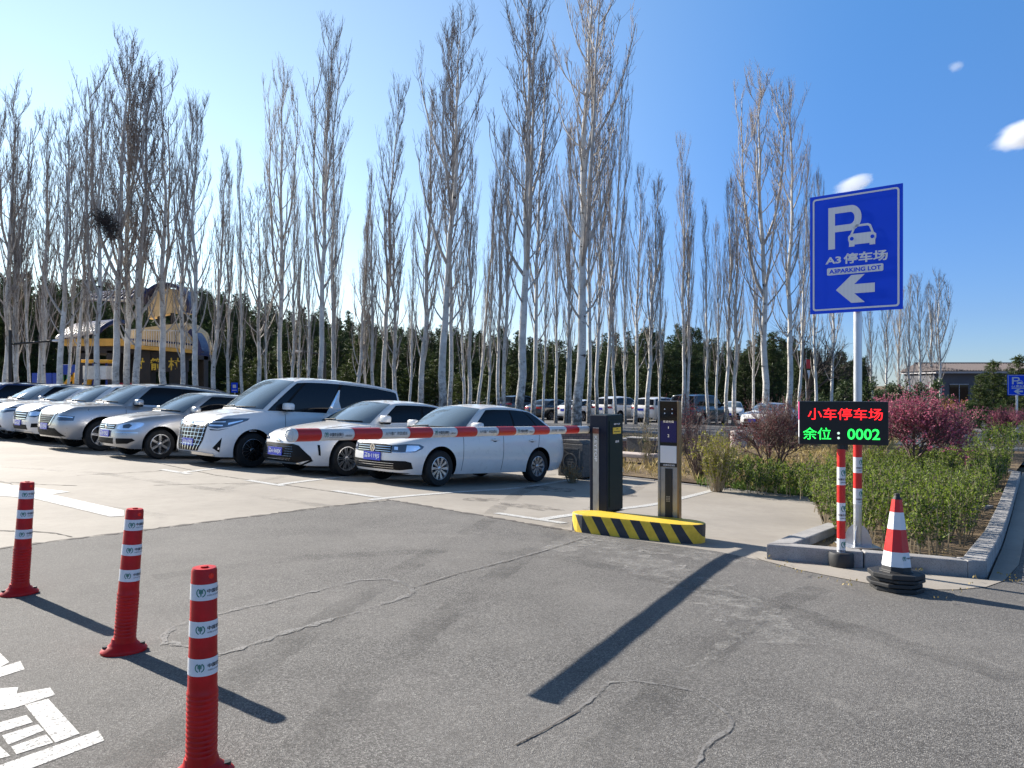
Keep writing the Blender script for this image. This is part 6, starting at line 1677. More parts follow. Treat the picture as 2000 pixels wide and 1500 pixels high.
def broad_proto(seed, H=4.0, leafm='pine', nleaf=26, spread=1.0, ls=.12):
    rnd = random.Random(seed); tr, cr = Tubes(), Tubes()
    tips = []
    def grow(p, d, L, r, lev):
        pts = curve(p, d, L, 4, (d + UP * .35).normalized(), .25, rnd, .14); tr.add(pts, r, r * .55, 5 if lev < 2 else 3)
        if lev >= 3: tips.append((pts[-1], pts[2])); return
        for k in range(4 if lev else 5):
            i = rnd.choice((2, 3, 4)); grow(pts[i], ((pts[-1] - pts[-2]).normalized() + rdir(rnd, .15) * (1.0 * spread)).normalized(), L * rnd.uniform(.5, .75), r * .55, lev + 1)
    grow(Vector((0, 0, -.1)), UP, H * .34, H * .02, 0)
    for (e, m) in tips:
        for k in range(nleaf): q = m.lerp(e, rnd.random() * 1.2) + rdir(rnd) * rnd.uniform(0, .28) * H / 4; cr.leaf(q, rdir(rnd, .3), ls * rnd.uniform(.7, 1.2), ls * .6, 0, rnd)
    return tr.mesh("trunk", [M_['darkbark']]), cr.mesh("crown", [M_[leafm]])
BR = [broad_proto(41, leafm='hedgedark', nleaf=12), broad_proto(42, leafm='orangeleaf', nleaf=8, ls=.1), broad_proto(43, leafm='hedgedark', nleaf=18), broad_proto(44, leafm='pine', nleaf=16)]
def bush(px, yb, yt, d, pr, label, name="leafy_tree", cat="tree", wide=1.0):
    p = AT(px, d); H = CAMH + (HZ - yt) / 1500 * d - p.z; sc = H / 4.0
    M = Matrix.Translation(p) @ Matrix.Rotation(random.uniform(0, 6.28), 4, 'Z') @ Matrix.Diagonal((sc * wide, sc * wide, sc, 1))
    return tree_obj(name, BR[pr], M, label, cat, "leafy trees and bushes on the right")
for (px, yt, d, pr, lab, w) in ((1650, 690, 56, 3, "dark leafy tree left of the sign pole, above the LED board", 1), (1700, 688, 54, 0, "dark green leafy tree right behind the galvanised sign pole", 1), (1735, 692, 52, 3, "thin-leaved dark tree, second right of the sign pole", 1), (1768, 694, 52, 0, "dark leafy tree above the left half of the pink blossom crown", 1), (1800, 690, 54, 3, "dark leafy tree above the pink blossom's highest point", 1), (1826, 705, 56, 2, "yellowish dark tree at the left end of the long roof", 1), (1870, 752, 46, 1, "brownish bush right of the pink blossom, below the long roof", 1.3), (1900, 762, 44, 2, "green rounded bush right of the pink blossom", 1.4), (1845, 745, 48, 1, "pale brown bush behind the pink blossom's right shoulder", 1.3), (1960, 765, 40, 2, "green bush under the second blue sign", 1.4), (1700, 755, 40, 1, "orange-leaved bush just right of the sign pole, above the LED board", 1.2), (1600, 742, 50, 3, "dark bush behind the LED board's left edge", 1.4), (1548, 735, 58, 3, "dark bush behind the bare red shrub", 1.4)):
    random.seed(px); bush(px, 0, yt, d, pr, lab, wide=w)
# dark leafless tree
def bare_proto(seed, H=8.0):
    rnd = random.Random(seed); tr, cr = Tubes(), Tubes()
    def grow(p, d, L, r, lev):
        pts = curve(p, d, L, 5, (d + UP * .6).normalized(), .2, rnd, .12); (tr if lev == 0 else cr).add(pts, r, r * .6, 7 if lev < 2 else 3)
        if lev >= 4: return
        for k in range((7, 4, 5, 4)[lev]):
            f = rnd.uniform(.45, 1) if lev else rnd.uniform(.55, 1); i = min(4, int(f * 5)); q = pts[i].lerp(pts[i + 1], f * 5 - i)
            grow(q, ((pts[-1] - pts[-2]).normalized() + rdir(rnd, .1) * .95).normalized(), L * rnd.uniform(.5, .72), max(.008, r * .5), lev + 1)
    grow(Vector((0, 0, -.1)), UP, H * .42, .15, 0)
    return tr.mesh("trunk", [M_['darkbark']]), cr.mesh("crown", [M_['darkbark']])
p = AT(1578, 46); H = CAMH + (HZ - 600) / 1500 * 46 - p.z
tree_obj("leafless_tree", bare_proto(6), Matrix.Translation(p) @ Matrix.Scale(H / 7.2, 4), "black-barked spreading leafless tree left of the big blue sign's foot", "tree", None)

# ornamental blossom shrubs
def blossom_proto(seed, Rr=1.0, H=1.7, ntrunk=1, nb=5200, bl='blossom', stem0=.35, bs=.026):
    rnd = random.Random(seed); tr, cr = Tubes(), Tubes(); tips = []
    def grow(p, d, L, r, lev):
        pts = curve(p, d, L, 4, (d + UP * .45).normalized(), .18, rnd, .12); tr.add(pts, r, r * .6, 5 if lev == 0 else 3)
        if lev >= 3: tips.append(pts); return
        for k in range((6, 5, 5)[lev]):
            f = rnd.uniform(.35, 1); i = min(3, int(f * 4)); q = pts[i].lerp(pts[i + 1], f * 4 - i)
            grow(q, ((pts[-1] - pts[-2]).normalized() + rdir(rnd, .05) * .85).normalized(), L * rnd.uniform(.55, .8), max(.0035, r * .5), lev + 1)
    if ntrunk == 1: tr.add([Vector((0, 0, -.15)), Vector((.02, 0, stem0 * .5)), Vector((0, .02, stem0))], .055, .045, 8)
    for k in range(9 if ntrunk == 1 else ntrunk):
        a = 2 * math.pi * k / (9 if ntrunk == 1 else ntrunk) + rnd.uniform(-.3, .3); ti = rnd.uniform(.25, 1.0); b = Vector((0, 0, stem0)) if ntrunk == 1 else Vector((math.cos(a) * .12, math.sin(a) * .12, -.1))
        grow(b, Vector((math.cos(a) * ti * Rr, math.sin(a) * ti * Rr, .95 * H / 1.7)).normalized(), H * .42, .022, 0)
    for i in range(nb):
        pts = rnd.choice(tips); j = rnd.randrange(4); q = pts[j].lerp(pts[j + 1], rnd.random()); cr.leaf(q, rdir(rnd), bs * rnd.uniform(.7, 1.4), bs, 0, rnd)
    return tr.mesh("stems", [M_['stemred']]), cr.mesh("blossoms", [M_[bl]])
BLOS = [blossom_proto(51, nb=10500, bs=.027), blossom_proto(52, nb=9000, bs=.027), blossom_proto(53, ntrunk=12, nb=6500, bl='budred', H=1.7, Rr=.75, bs=.02)]
def blossom(px, pyb, yt, pr, label, wide=1.0, name="blossom_tree", dd=None):
    p = G(px, pyb, .05) if dd is None else AT(px, dd); d = p.y; H = (pyb - yt) / 1500 * d if dd is None else CAMH + (HZ - yt) / 1500 * d - p.z
    me = BLOS[pr]; top = max(v.co.z for v in me[0].vertices); sc = H / top
    M = Matrix.Translation(p) @ Matrix.Rotation(px * .7, 4, 'Z') @ Matrix.Diagonal((sc * wide, sc * wide, sc, 1))
    tree_obj(name, me, M, label, "shrub", "flowering shrubs along the hedge", ("stems", "blossoms"))
blossom(1785, 940, 738, 0, "large round pink-blossomed shrub right behind the LED board and hedge", 1.2)
blossom(1850, 915, 790, 1, "lower pink-blossomed shrub merging into the right side of the large one", .85)
blossom(1722, 905, 775, 1, "dull pink shrub between the sign pole and the large pink one", .8)
blossom(1962, 868, 785, 0, "round pink-blossomed shrub beyond the cross road under the second blue sign", 1.05)
blossom(2040, 866, 780, 1, "pink-blossomed shrub cut by the right edge of the photo", 1.0)
blossom(1510, 912, 752, 2, "bare dark-red budding shrub with fan of thin stems left of the LED sign", .8, "budding_shrub")

# hedges
def inpoly(poly, x, y):
    c = False; n = len(poly); j = n - 1
    for i in range(n):
        xi, yi, xj, yj = poly[i][0], poly[i][1], poly[j][0], poly[j][1]
        if (yi > y) != (yj > y) and x < (xj - xi) * (y - yi) / (yj - yi) + xi: c = not c
        j = i
    return c
def hedge(poly, dens, hmin, hmax, nleaf, lsize, label, seed, leaf='hedge', hfun=None, dark=.42, lowbare=.3, grp="hedges along the kerbs"):
    rnd = random.Random(seed); st, lf = Tubes(), Tubes()
    xs, ys = [p[0] for p in poly], [p[1] for p in poly]; ar = (max(xs) - min(xs)) * (max(ys) - min(ys))
    for i in range(int(ar * dens)):
        x, y = rnd.uniform(min(xs), max(xs)), rnd.uniform(min(ys), max(ys))
        if not inpoly(poly, x, y): continue
        h = rnd.uniform(hmin, hmax) * (.82 + .3 * noise.noise(Vector((x * .8, y * .8, seed)))) * (hfun(x, y) if hfun else 1)
        z = zg(x, y) + .04; near = max(0.35, min(1, 9 / max(y, 1)))
        d = (UP + Vector((rnd.uniform(-.28, .28), rnd.uniform(-.28, .28), 0))).normalized()
        pts = curve(Vector((x, y, z)), d, h, 4, UP, .15, rnd, .1); st.add(pts, .0075, .003, 3)
        sub = []
        for k in range(3):
            f = rnd.uniform(.25, .9); j = min(3, int(f * 4)); q = pts[j].lerp(pts[j + 1], f * 4 - j); e = curve(q, rdir(rnd, .8), h * rnd.uniform(.2, .38), 3, UP, .25, rnd, .12); st.add(e, .004, .002, 3); sub.append(e)
        n = int(nleaf * near); ls = lsize / math.sqrt(near)
        for k in range(n):
            if rnd.random() < .45: q0 = pts; f = lowbare + (1 - lowbare) * rnd.random() ** .75; j = min(3, int(f * 4)); q = pts[j].lerp(pts[j + 1], f * 4 - j)
            else: e = rnd.choice(sub); j = rnd.randrange(3); q = e[j].lerp(e[j + 1], rnd.random())
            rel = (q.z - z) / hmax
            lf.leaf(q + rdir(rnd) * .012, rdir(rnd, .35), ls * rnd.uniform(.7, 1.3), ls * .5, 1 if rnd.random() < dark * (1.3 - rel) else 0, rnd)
    t = thing("hedge", label, "hedge", None, grp)
    o = bpy.data.objects.new("stems", st.mesh("stems", [M_['stem']])); link(o, t)
    o = bpy.data.objects.new("leaves", lf.mesh("leaves", [M_[leaf], M_['hedgedark']])); link(o, t)
gp_ = lambda L: [xy(G(*p, .06)) for p in L]
mainpoly = gp_([(1588, 1005), (1618, 1040), (1655, 1062), (1712, 1072), (1770, 1102), (1868, 1086), (1922, 1010), (1962, 945), (1976, 920), (1900, 905), (1700, 925), (1590, 955)])
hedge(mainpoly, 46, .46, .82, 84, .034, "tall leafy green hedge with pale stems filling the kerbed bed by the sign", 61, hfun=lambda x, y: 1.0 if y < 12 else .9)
backpoly = gp_([(1372, 951), (1590, 977), (1600, 952), (1500, 925), (1400, 925)])
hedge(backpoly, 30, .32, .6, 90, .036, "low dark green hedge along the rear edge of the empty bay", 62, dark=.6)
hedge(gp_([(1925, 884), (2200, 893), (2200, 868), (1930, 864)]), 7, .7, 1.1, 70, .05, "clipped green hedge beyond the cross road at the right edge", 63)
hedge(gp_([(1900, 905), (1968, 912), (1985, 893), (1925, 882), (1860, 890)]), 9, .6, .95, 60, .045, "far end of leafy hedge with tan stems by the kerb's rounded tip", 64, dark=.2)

def tuft(poly, n, h0, h1, w, mat, name, seed, wf=None):
    rnd = random.Random(seed); t = Tubes(); xs, ys = [p[0] for p in poly], [p[1] for p in poly]; k = 0
    while k < n:
        x, y = rnd.uniform(min(xs), max(xs)), rnd.uniform(min(ys), max(ys))
        if not inpoly(poly, x, y) or noise.noise(Vector((x * .5, y * .5, seed))) < rnd.uniform(-.5, .25): k += .2; continue
        k += 1
        for _ in range(3): t.leaf(Vector((x + rnd.uniform(-.05, .05), y + rnd.uniform(-.05, .05), zg(x, y) + .03)), rdir(rnd, 1.3), rnd.uniform(h0, h1), w, 0, rnd)
    o = bpy.data.objects.new(name, t.mesh(name, [M_[mat]])); link(o); return tag(o, kind='stuff')
gard = [off(E1, ED, -3), xy(E1), off(E2, ED, -.3), xy(G(1600, 950)), xy(G(1700, 915)), xy(G(1750, 872)), xy(G(1700, 852)), xy(G(1100, 862))]
tag(tuft(gard, 5200, .12, .32, .022, 'drygrass', "dry_grass", 71), "pale dry grass scattered over the soil behind the bays", "dry grass")
tag(tuft(gp_([(1360, 945), (1600, 972), (1600, 950), (1380, 900)]), 1500, .08, .2, .016, 'grass', "fresh_grass", 72), "fresh green grass at the foot of the low hedge", "grass")
tag(tuft(gp_([(1640, 885), (1745, 885), (1745, 850), (1640, 855)]), 900, .3, .7, .03, 'drygrass', "tall_dry_grass", 73), "tall pale dry grass beneath and behind the LED board", "dry grass")
litter = tuft(gp_([(1540, 1062), (1610, 1020), (1700, 1040), (1860, 1070), (1880, 1090), (1800, 1112)]), 500, .015, .05, .02, 'drygrass', "leaf_litter", 74)
tag(tuft([xy(G(*p)) for p in [(1500, 1110), (1640, 1150), (1830, 1180), (1990, 1160), (1990, 1130), (1500, 1095)]], 60, .01, .035, .014, "drygrass", "leaf_litter", 78), "few dry leaf scraps along the gutter by the kerb", "leaf litter")
tag(litter, "dry leaf litter on the soil inside the kerb corner", "leaf litter")
tag(tuft([off(E1, ED, -30), xy(E1), off(xy(E1), A, 12), off(off(E1, ED, -30), A, 12)], 1800, .1, .3, .03, 'drygrass', "dry_grass", 75), "dry grass under the poplars behind the cars", "dry grass")

def shrub(px, pyb, yt, label, leafm, nst, nleaf, seed, wide=.5, ls=.03, stem='stem', name="shrub"):
    p = G(px, pyb, .05); H = (pyb - yt) / 1500 * p.y; rnd = random.Random(seed); st, lf = Tubes(), Tubes()
    for i in range(nst):
        a = rnd.uniform(0, 6.28); ti = rnd.uniform(0, wide); b = Vector((math.cos(a) * .1 * rnd.random(), math.sin(a) * .1 * rnd.random(), -.05))
        pts = curve(b, Vector((math.cos(a) * ti, math.sin(a) * ti, 1)).normalized(), H * rnd.uniform(.55, 1.05), 6, UP, .04, rnd, .1); st.add(pts, .007, .003, 3)
        for k in range(4):
            f = rnd.uniform(.3, .95); j = min(5, int(f * 6)); q = pts[j].lerp(pts[j + 1], f * 6 - j); e = curve(q, rdir(rnd, .7), H * rnd.uniform(.1, .25), 3, UP, .1, rnd, .12); st.add(e, .0045, .0025, 3)
            for m in range(nleaf): jj = rnd.randrange(3); lf.leaf(e[jj].lerp(e[jj + 1], rnd.random()), rdir(rnd, .2), ls * rnd.uniform(.7, 1.3), ls * .5, 0, rnd)
    t = thing(name, label, "shrub", Matrix.Translation(p))
    link(bpy.data.objects.new("stems", st.mesh("stems", [M_[stem]])), t)
    if nleaf: link(bpy.data.objects.new("leaves", lf.mesh("leaves", [M_[leafm]])), t)
shrub(1400, 955, 838, "yellow-green leafing shrub with arching stems right of the payment kiosk", 'forsythia', 70, 9, 81, .55, .042)
shrub(1365, 935, 800, "tall bare brown shrub with thin twigs just right of the kiosk", 'forsythia', 60, 0, 82, .4, .03, 'stemred')
shrub(1265, 915, 812, "sparse green-stemmed shrub between the cabinet and the kiosk", 'hedgedark', 26, 5, 83, .3, .03)
shrub(1640, 905, 815, "clump of tall dry yellow stalks behind the LED sign's post", 'drygrass', 50, 3, 84, .3, .05)
shrub(1345, 888, 765, "reddish-tipped bare shrub in front of the dark van", 'budred', 40, 6, 85, .4, .045, 'stemred')
shrub(1118, 938, 902, "tuft of dry orange-brown stalks at the foot of the carved stone", 'orangeleaf', 40, 3, 86, .7, .03)

# ---------------------------------------------------------------- background buildings and small things
def drum(px, pyb, label):
    p = G(px, pyb, .05); t = thing("concrete_drum", label, "concrete seat", Matrix.Translation(p), "round concrete seats in the garden")
    c = MB(); c.lathe([(.265, 0), (.27, .02), (.27, .52), (.255, .55), (.05, .555)], 28); c.build("drum_body", M_['paleconc'], t, smooth=40)
    c = MB(); c.lathe([(.29, 0), (.29, .03)], 28); c.build("drum_foot", M_['stone'], t, smooth=40)
drum(1443, 874, "left pale round concrete seat in the dry grass")
drum(1486, 873, "right pale round concrete seat, partly behind the bare red shrub")
def wall(px0, px1, pyb, h, label):
    p, q = G(px0, pyb), G(px1, pyb); m = (p + q) / 2; L = (q - p).length
    t = thing("brick_seat_wall", label, "low wall", frame(m, (q - p).xy))
    c = MB(); c.box((0, .2, h / 2), (L, .35, h)); c.build("brick_courses", M_['brick'], t)
    c = MB(); c.box((0, .2, h + .035), (L + .06, .45, .07)); c.build("coping", M_['kerb'], t, bevel=.01)
wall(1040, 1160, 884, .68, "low brick wall behind the carved stone block")
wall(1215, 1312, 890, .42, "low brick wall seen between the cabinet and the kiosk")
def slab():
    p = G(1230, 906, .05); o = MB(); t = thing("stone_bench", "pale stone slab bench between the cabinet and the kiosk", "bench", frame(p, B.xy))
    c = MB(); c.box((0, .2, .2), (1.1, .45, .1)); c.build("seat", M_['paleconc'], t, bevel=.02)
    for s in (-1, 1): c = MB(); c.box((s * .4, .2, .075), (.12, .36, .15)); c.build("leg", M_['paleconc'], t, bevel=.01)
slab()
def gbox():
    p = G(1238, 893, .05); t = thing("grey_utility_box", "dark grey utility box right beside the barrier cabinet, farther back", "utility box", frame(p, B.xy))
    c = MB(); c.box((0, .15, .25), (.45, .3, .5)); c.build("case", M_['stone'], t, bevel=.01); c = MB(); c.box((0, .15, .515), (.5, .35, .03)); c.build("lid", M_['kerb'], t, bevel=.005)
gbox()
# second sign
b2 = AT(1986, 33); C2 = b2.copy(); C2.z = CAMH - (752 - HZ) / 1500 * 33
parking_sign(b2 + Vector((.05, .08, 0)), "parking_sign", "small distant blue parking sign with left arrow at the right edge", C2 + Vector((.06, 0, 0)), .82, .88, (1, -.25), 0, .045, None, "blue parking signs", "A4", False)

def small_cone(px, pyb, h, label, d=None):
    p = G(px, pyb, .0); t = thing("traffic_cone", label, "traffic cone", Matrix.Translation(p), "small cones along the cross road")
    c = MB(); c.box((0, 0, .02), (h * .5, h * .5, .04)); c.build("rubber_base", M_['rubber'], t)
    f = lambda z: h * (.17 - .13 * z)
    for i, (a, b, m) in enumerate(((.04, .3, 'red'), (.3, .55, 'white'), (.55, .8, 'red'), (.8, 1.0, 'white'))):
        c = MB(); c.lathe([(f(a), a * h), (f(b), b * h)], 12, caps=False); c.build("red_band" if m == 'red' else "white_band", M_[m], t)
small_cone(1937, 868, .75, "left of two small traffic cones behind the hedge at the right")
small_cone(1955, 867, .78, "right of two small traffic cones behind the hedge at the right")

# arched gate pavilion on the left
def pavilion():
    d = 50.0; px2 = lambda px: (px - 1000) / 1500 * d; z2 = lambda py: CAMH - (py - HZ) / 1500 * d
    base = AT(280, d); base.z = terr(base.x, base.y)
    t = thing("gate_pavilion", "gate pavilion with blue tiled curved roofs, beige gable and dark pillars behind the poplars", "pavilion", Matrix.Translation(base))
    L = lambda px, py, dy=0.0: Vector((px2(px) - base.x, dy, z2(py) - base.z))
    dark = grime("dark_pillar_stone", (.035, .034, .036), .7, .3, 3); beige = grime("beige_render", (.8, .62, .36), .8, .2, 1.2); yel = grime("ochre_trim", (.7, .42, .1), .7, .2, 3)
    blue = grime("blue_glazed_tile", (.012, .018, .1), .4, .25, 5); rail = pmat("white_railing", (.75, .74, .72), .5); stone = grime("grey_wall_stone", (.16, .12, .11), .9, .3, 2)
    zb = 0.0
    for (a, b, dy) in ((152, 176, 0), (208, 232, 0), (232, 262, 1.5), (268, 294, 0), (330, 357, 0), (345, 362, 3.0), (152, 170, 3.5)):
        q0, q1 = L(a, 690), L(b, 690); c = MB(); c.box(((q0.x + q1.x) / 2, dy + .4, (L(0, 684).z) / 2 - .2), (q1.x - q0.x, .8, L(0, 684).z + .4)); pl = c.build("pillar", dark, t, bevel=.03)
        c = MB(); c.box(((q0.x + q1.x) / 2, dy + .4, .25), (q1.x - q0.x + .2, 1.0, .5)); c.build("plinth", stone, pl, bevel=.03)
    def slabp(px0, px1, py0, py1, dy0, dy1, m, nm, par=t):
        a, b = L(px0, py0), L(px1, py1); c = MB(); c.box(((a.x + b.x) / 2, (dy0 + dy1) / 2, (a.z + b.z) / 2), (abs(b.x - a.x), abs(dy1 - dy0), abs(a.z - b.z))); return c.build(nm, m, par, bevel=.02)
    slabp(262, 362, 700, 686, .05, 4.5, dark, "lintel"); slabp(140, 262, 690, 676, .0, 4.5, dark, "lintel")
    lt = [o for o in t.children if o.name.startswith("lintel")][0]
    def prof(pts, dy0, dy1, m, nm, par=t):
        q = [L(*p) for p in pts]; c = MB(); c.prism([(v.x, v.z) for v in q], 0, dy1 - dy0); return c.build(nm, m, par, M=Matrix.Translation((0, dy1, 0)) @ Matrix.Rotation(R(90), 4, 'X'), bevel=.02)
    ccw = lambda P: P if sum((P[i][0] - P[i - 1][0]) * -(P[i][1] + P[i - 1][1]) for i in range(len(P))) > 0 else P[::-1]
    hull = [(262, 646), (330, 636), (372, 632), (392, 648), (402, 676), (398, 686), (340, 680), (262, 674)]
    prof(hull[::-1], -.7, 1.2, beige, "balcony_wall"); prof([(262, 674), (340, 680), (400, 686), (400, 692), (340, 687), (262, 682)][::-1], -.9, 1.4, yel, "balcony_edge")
    prof([(266, 662), (330, 667), (392, 673), (392, 677), (330, 671), (266, 666)][::-1], -.74, -.69, blue, "tile_band")
    c = MB()
    for k in range(26):
        f = k / 25; a = L(268 + 116 * f, 646 + 3 * f, -1.0); b = L(268 + 116 * f, 674 + 8 * f, -1.0); c.tube([a, b], .025, 6)
    r = c.build("railing", rail, t); c = MB(); c.tube([L(268, 646, -1.0), L(384, 649, -1.0)], .04, 6); c.build("handrail", rail, r)
    arch = [(285, 622), (285, 596)] + [(325 - 40 * math.cos(R(k)), 596 - 34 * math.sin(R(k))) for k in range(15, 170, 15)] + [(365, 600), (366, 612), (330, 610)]
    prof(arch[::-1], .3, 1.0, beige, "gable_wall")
    for (a, b) in ((302, 306), (328, 333), (348, 352)): slabp(a, b, 640, 606, .35, .75, dark, "window_post")
    def barrel(cx, cy, rx, ry, a0, a1, dy0, dy1, th, nm, ribs=True):
        pts = [(cx + rx * math.cos(R(a)), cy - ry * math.sin(R(a))) for a in np.linspace(a0, a1, 14)]; inn = [(cx + (rx - th) * math.cos(R(a)), cy - (ry - th) * math.sin(R(a))) for a in np.linspace(a0, a1, 14)]
        o = prof((pts + inn[::-1]), dy0, dy1, blue, nm)
        if ribs:
            n = int((dy1 - dy0) / .42); c = MB()
            for k in range(n): dy = dy0 + (k + .5) * (dy1 - dy0) / n; c.tube([L(p[0], p[1], dy) for p in pts], .09, 6)
            c.build("tile_rib", blue, o, smooth=60, M=o.matrix_local.inverted())
    barrel(325, 602, 49, 50, 170, -12, -.3, 1.0, 6, "upper_roof")
    barrel(352, 690, 56, 58, 52, -6, -1.2, .1, 9, "right_roof", False)
    e = MB(); e.tube([L(404, 686, -1.25), L(404, 686, -.9)], .2, 16); e.build("eave_disc", blue, t)
    # left curved roofs seen side on: slopes with tile ribs
    def slope(p0, p1, p2, p3, nm, nr):
        c = MB(); sec = lambda f, g: (L(p0[0] + (p1[0] - p0[0]) * f, p0[1] + (p1[1] - p0[1]) * f, 2.4) * (1 - g) + L(p3[0] + (p2[0] - p3[0]) * f, p3[1] + (p2[1] - p3[1]) * f, -.8) * g) + Vector((0, 0, .35 * math.sin(math.pi * g)))
        G_ = [[sec(i / 10, j / 6) for j in range(7)] for i in range(11)]; vs = [v for r_ in G_ for v in r_]; c.add(vs, [(i * 7 + j, i * 7 + j + 1, i * 7 + j + 8, i * 7 + j + 7) for i in range(10) for j in range(6)]); o = c.build(nm, blue, t, smooth=60)
        sm = o.modifiers.new("thick", 'SOLIDIFY'); sm.thickness = .15
        c = MB()
        for k in range(nr): f = (k + .5) / nr; c.tube([sec(f, j / 6) + Vector((0, -.03, .05)) for j in range(7)], .085, 6)
        c.build("tile_rib", blue, o, smooth=60)
        c = MB(); c.tube([L(p3[0], p3[1], -.85), L(p2[0], p2[1], -.85)], .08, 8); c.build("eave_edge", rail, o)
    slope((140, 628), (212, 624), (206, 650), (124, 662), "left_roof", 13); slope((205, 574), (268, 560), (268, 590), (176, 586), "rear_roof", 11)
    slabp(132, 262, 676, 662, -.4, 4.2, yel, "eave_beam")
    for s, x in (("村", 340), ("射", 271), ("箭", 305)):
        put_mesh(fit_text(s, .75, .8, .02), "lettering", M_['inkyellow'], lt, M=Matrix.Translation(L(x, 711, -.01)) @ Matrix.Rotation(R(90), 4, 'X'))
    slabp(262, 362, 726, 700, .08, .5, dark, "name_board")
    for o in t.children:
        if o.name.startswith("name_board"): o.location.y += .06
pavilion()
def playground():
    d = 46; P = lambda px, py, dy=0.0: Vector(((px - 1000) / 1500 * d, d + dy, CAMH - (py - HZ) / 1500 * d))
    t = thing("playground_slide", "yellow and white playground slide behind the white poplar trunks on the left", "slide", Matrix.Translation(AT(190, d)))
    b = t.location.copy(); blue = pmat("blue_plastic", (.01, .05, .35), .4); yel = pmat("yellow_plastic", (.75, .38, .02), .4); gr = pmat("green_plastic", (.01, .22, .1), .4)
    c = MB(); c.box(P(195, 728) - b, (1.4, 1.2, .8)); c.build("platform_panel", M_['boomwhite'], t, bevel=.03); c = MB(); c.box(P(196, 706) - b, (1.6, 1.3, .18)); c.build("platform_roof", yel, t, bevel=.03)
    c = MB(); c.tube([P(178, 735) - b, P(170, 750) - b, P(160, 762) - b], .22, 10); c.build("chute", yel, t, smooth=40)
    for x in (182, 208): c = MB(); c.tube([P(x, 706) - b, P(x, 775) - b], .06, 8); c.build("post", blue, t)
    t2 = thing("climbing_frame", "blue, green and yellow climbing frame at the left behind the trunks", "climbing frame", Matrix.Translation(AT(128, d))); b2_ = t2.location.copy()
    for x, m in ((116, blue), (122, gr), (134, gr), (146, yel)):
        c = MB(); c.tube([P(x, 728) - b2_, P(x - 3, 775) - b2_], .11, 8); c.build("post", m, t2)
    c = MB(); c.tube([P(140, 735) - b2_, P(118, 765) - b2_], .14, 8); c.build("slide_rail", yel, t2); c = MB(); c.box(P(132, 722) - b2_, (.7, .5, .6)); c.build("panel", blue, t2, bevel=.03)
    t3 = thing("blue_hoarding", "blue board hoarding low between the trunks at the far left", "hoarding", Matrix.Translation(AT(90, 48))); b3 = t3.location.copy()
    for x in (72, 92, 112): c = MB(); c.box(Vector(((x - 1000) / 1500 * 48, 48, CAMH - (752 - HZ) / 1500 * 48)) - b3, (.58, .06, 1.5)); c.build("board", blue, t3)
    t4 = thing("red_market_cart", "red box stall half hidden by the trunks beside the dark pillar", "stall", Matrix.Translation(AT(241, 46))); b4 = t4.location.copy()
    c = MB(); c.box(P(241, 756) - b4, (.75, .6, .5)); c.build("box", pmat("red_panel", (.4, .01, .02), .5), t4, bevel=.03); c = MB(); c.box(P(241, 770) - b4, (.6, .5, .4)); c.build("stand", M_['black'], t4)
playground()
def lamp_post(px, d, ytop, arm, label):
    b = AT(px, d); t = thing("street_lamp", label, "street lamp", Matrix.Translation(b)); zt = CAMH + (HZ - ytop) / 1500 * d - b.z
    c = MB(); c.tube([(0, 0, 0), (0, 0, zt)], [.11, .09], 10); c.build("pole", M_['black'], t, smooth=60)
    ax = arm / 1500 * d; za = zt * .86
    c = MB(); c.tube([(0, 0, za - .1), (ax * .5, 0, za), (ax, 0, za + .12)], .06, 8); c.build("arm", M_['black'], t, smooth=60)
    c = MB(); v, f = superell(.28, .16, .07, .7); c.add([(p[0] + ax * 1.02, p[1], p[2] + za + .1) for p in v], f); c.build("lamp_head", M_['white'], t, smooth=60)
lamp_post(634, 46, 668, -52, "black street lamp with a long side arm behind the white minivan")
lamp_post(20, 44, 645, 90, "black street lamp with a horizontal arm at the left edge")
def blue_notice():
    d = 48; b = AT(458, d); t = thing("blue_notice_sign", "small blue notice sign on a post behind the silver hatchback's roof", "sign", Matrix.Translation(b)); z = lambda py: CAMH - (py - HZ) / 1500 * d - b.z
    c = MB(); c.tube([(0, .05, 0), (0, .05, z(748))], .03, 8); c.build("post", M_['galv'], t); c = MB(); c.box((0, 0, z(757)), (.4, .03, .62)); p = c.build("plate", M_['signblue'], t)
    c = MB(); c.box((0, -.018, .08 + z(757)), (.2, .006, .2)); c.build("symbol", M_['signwhite'], p); c = MB(); c.box((0, -.018, -.17 + z(757)), (.26, .006, .05)); c.build("text_line", M_['signwhite'], p)
blue_notice()
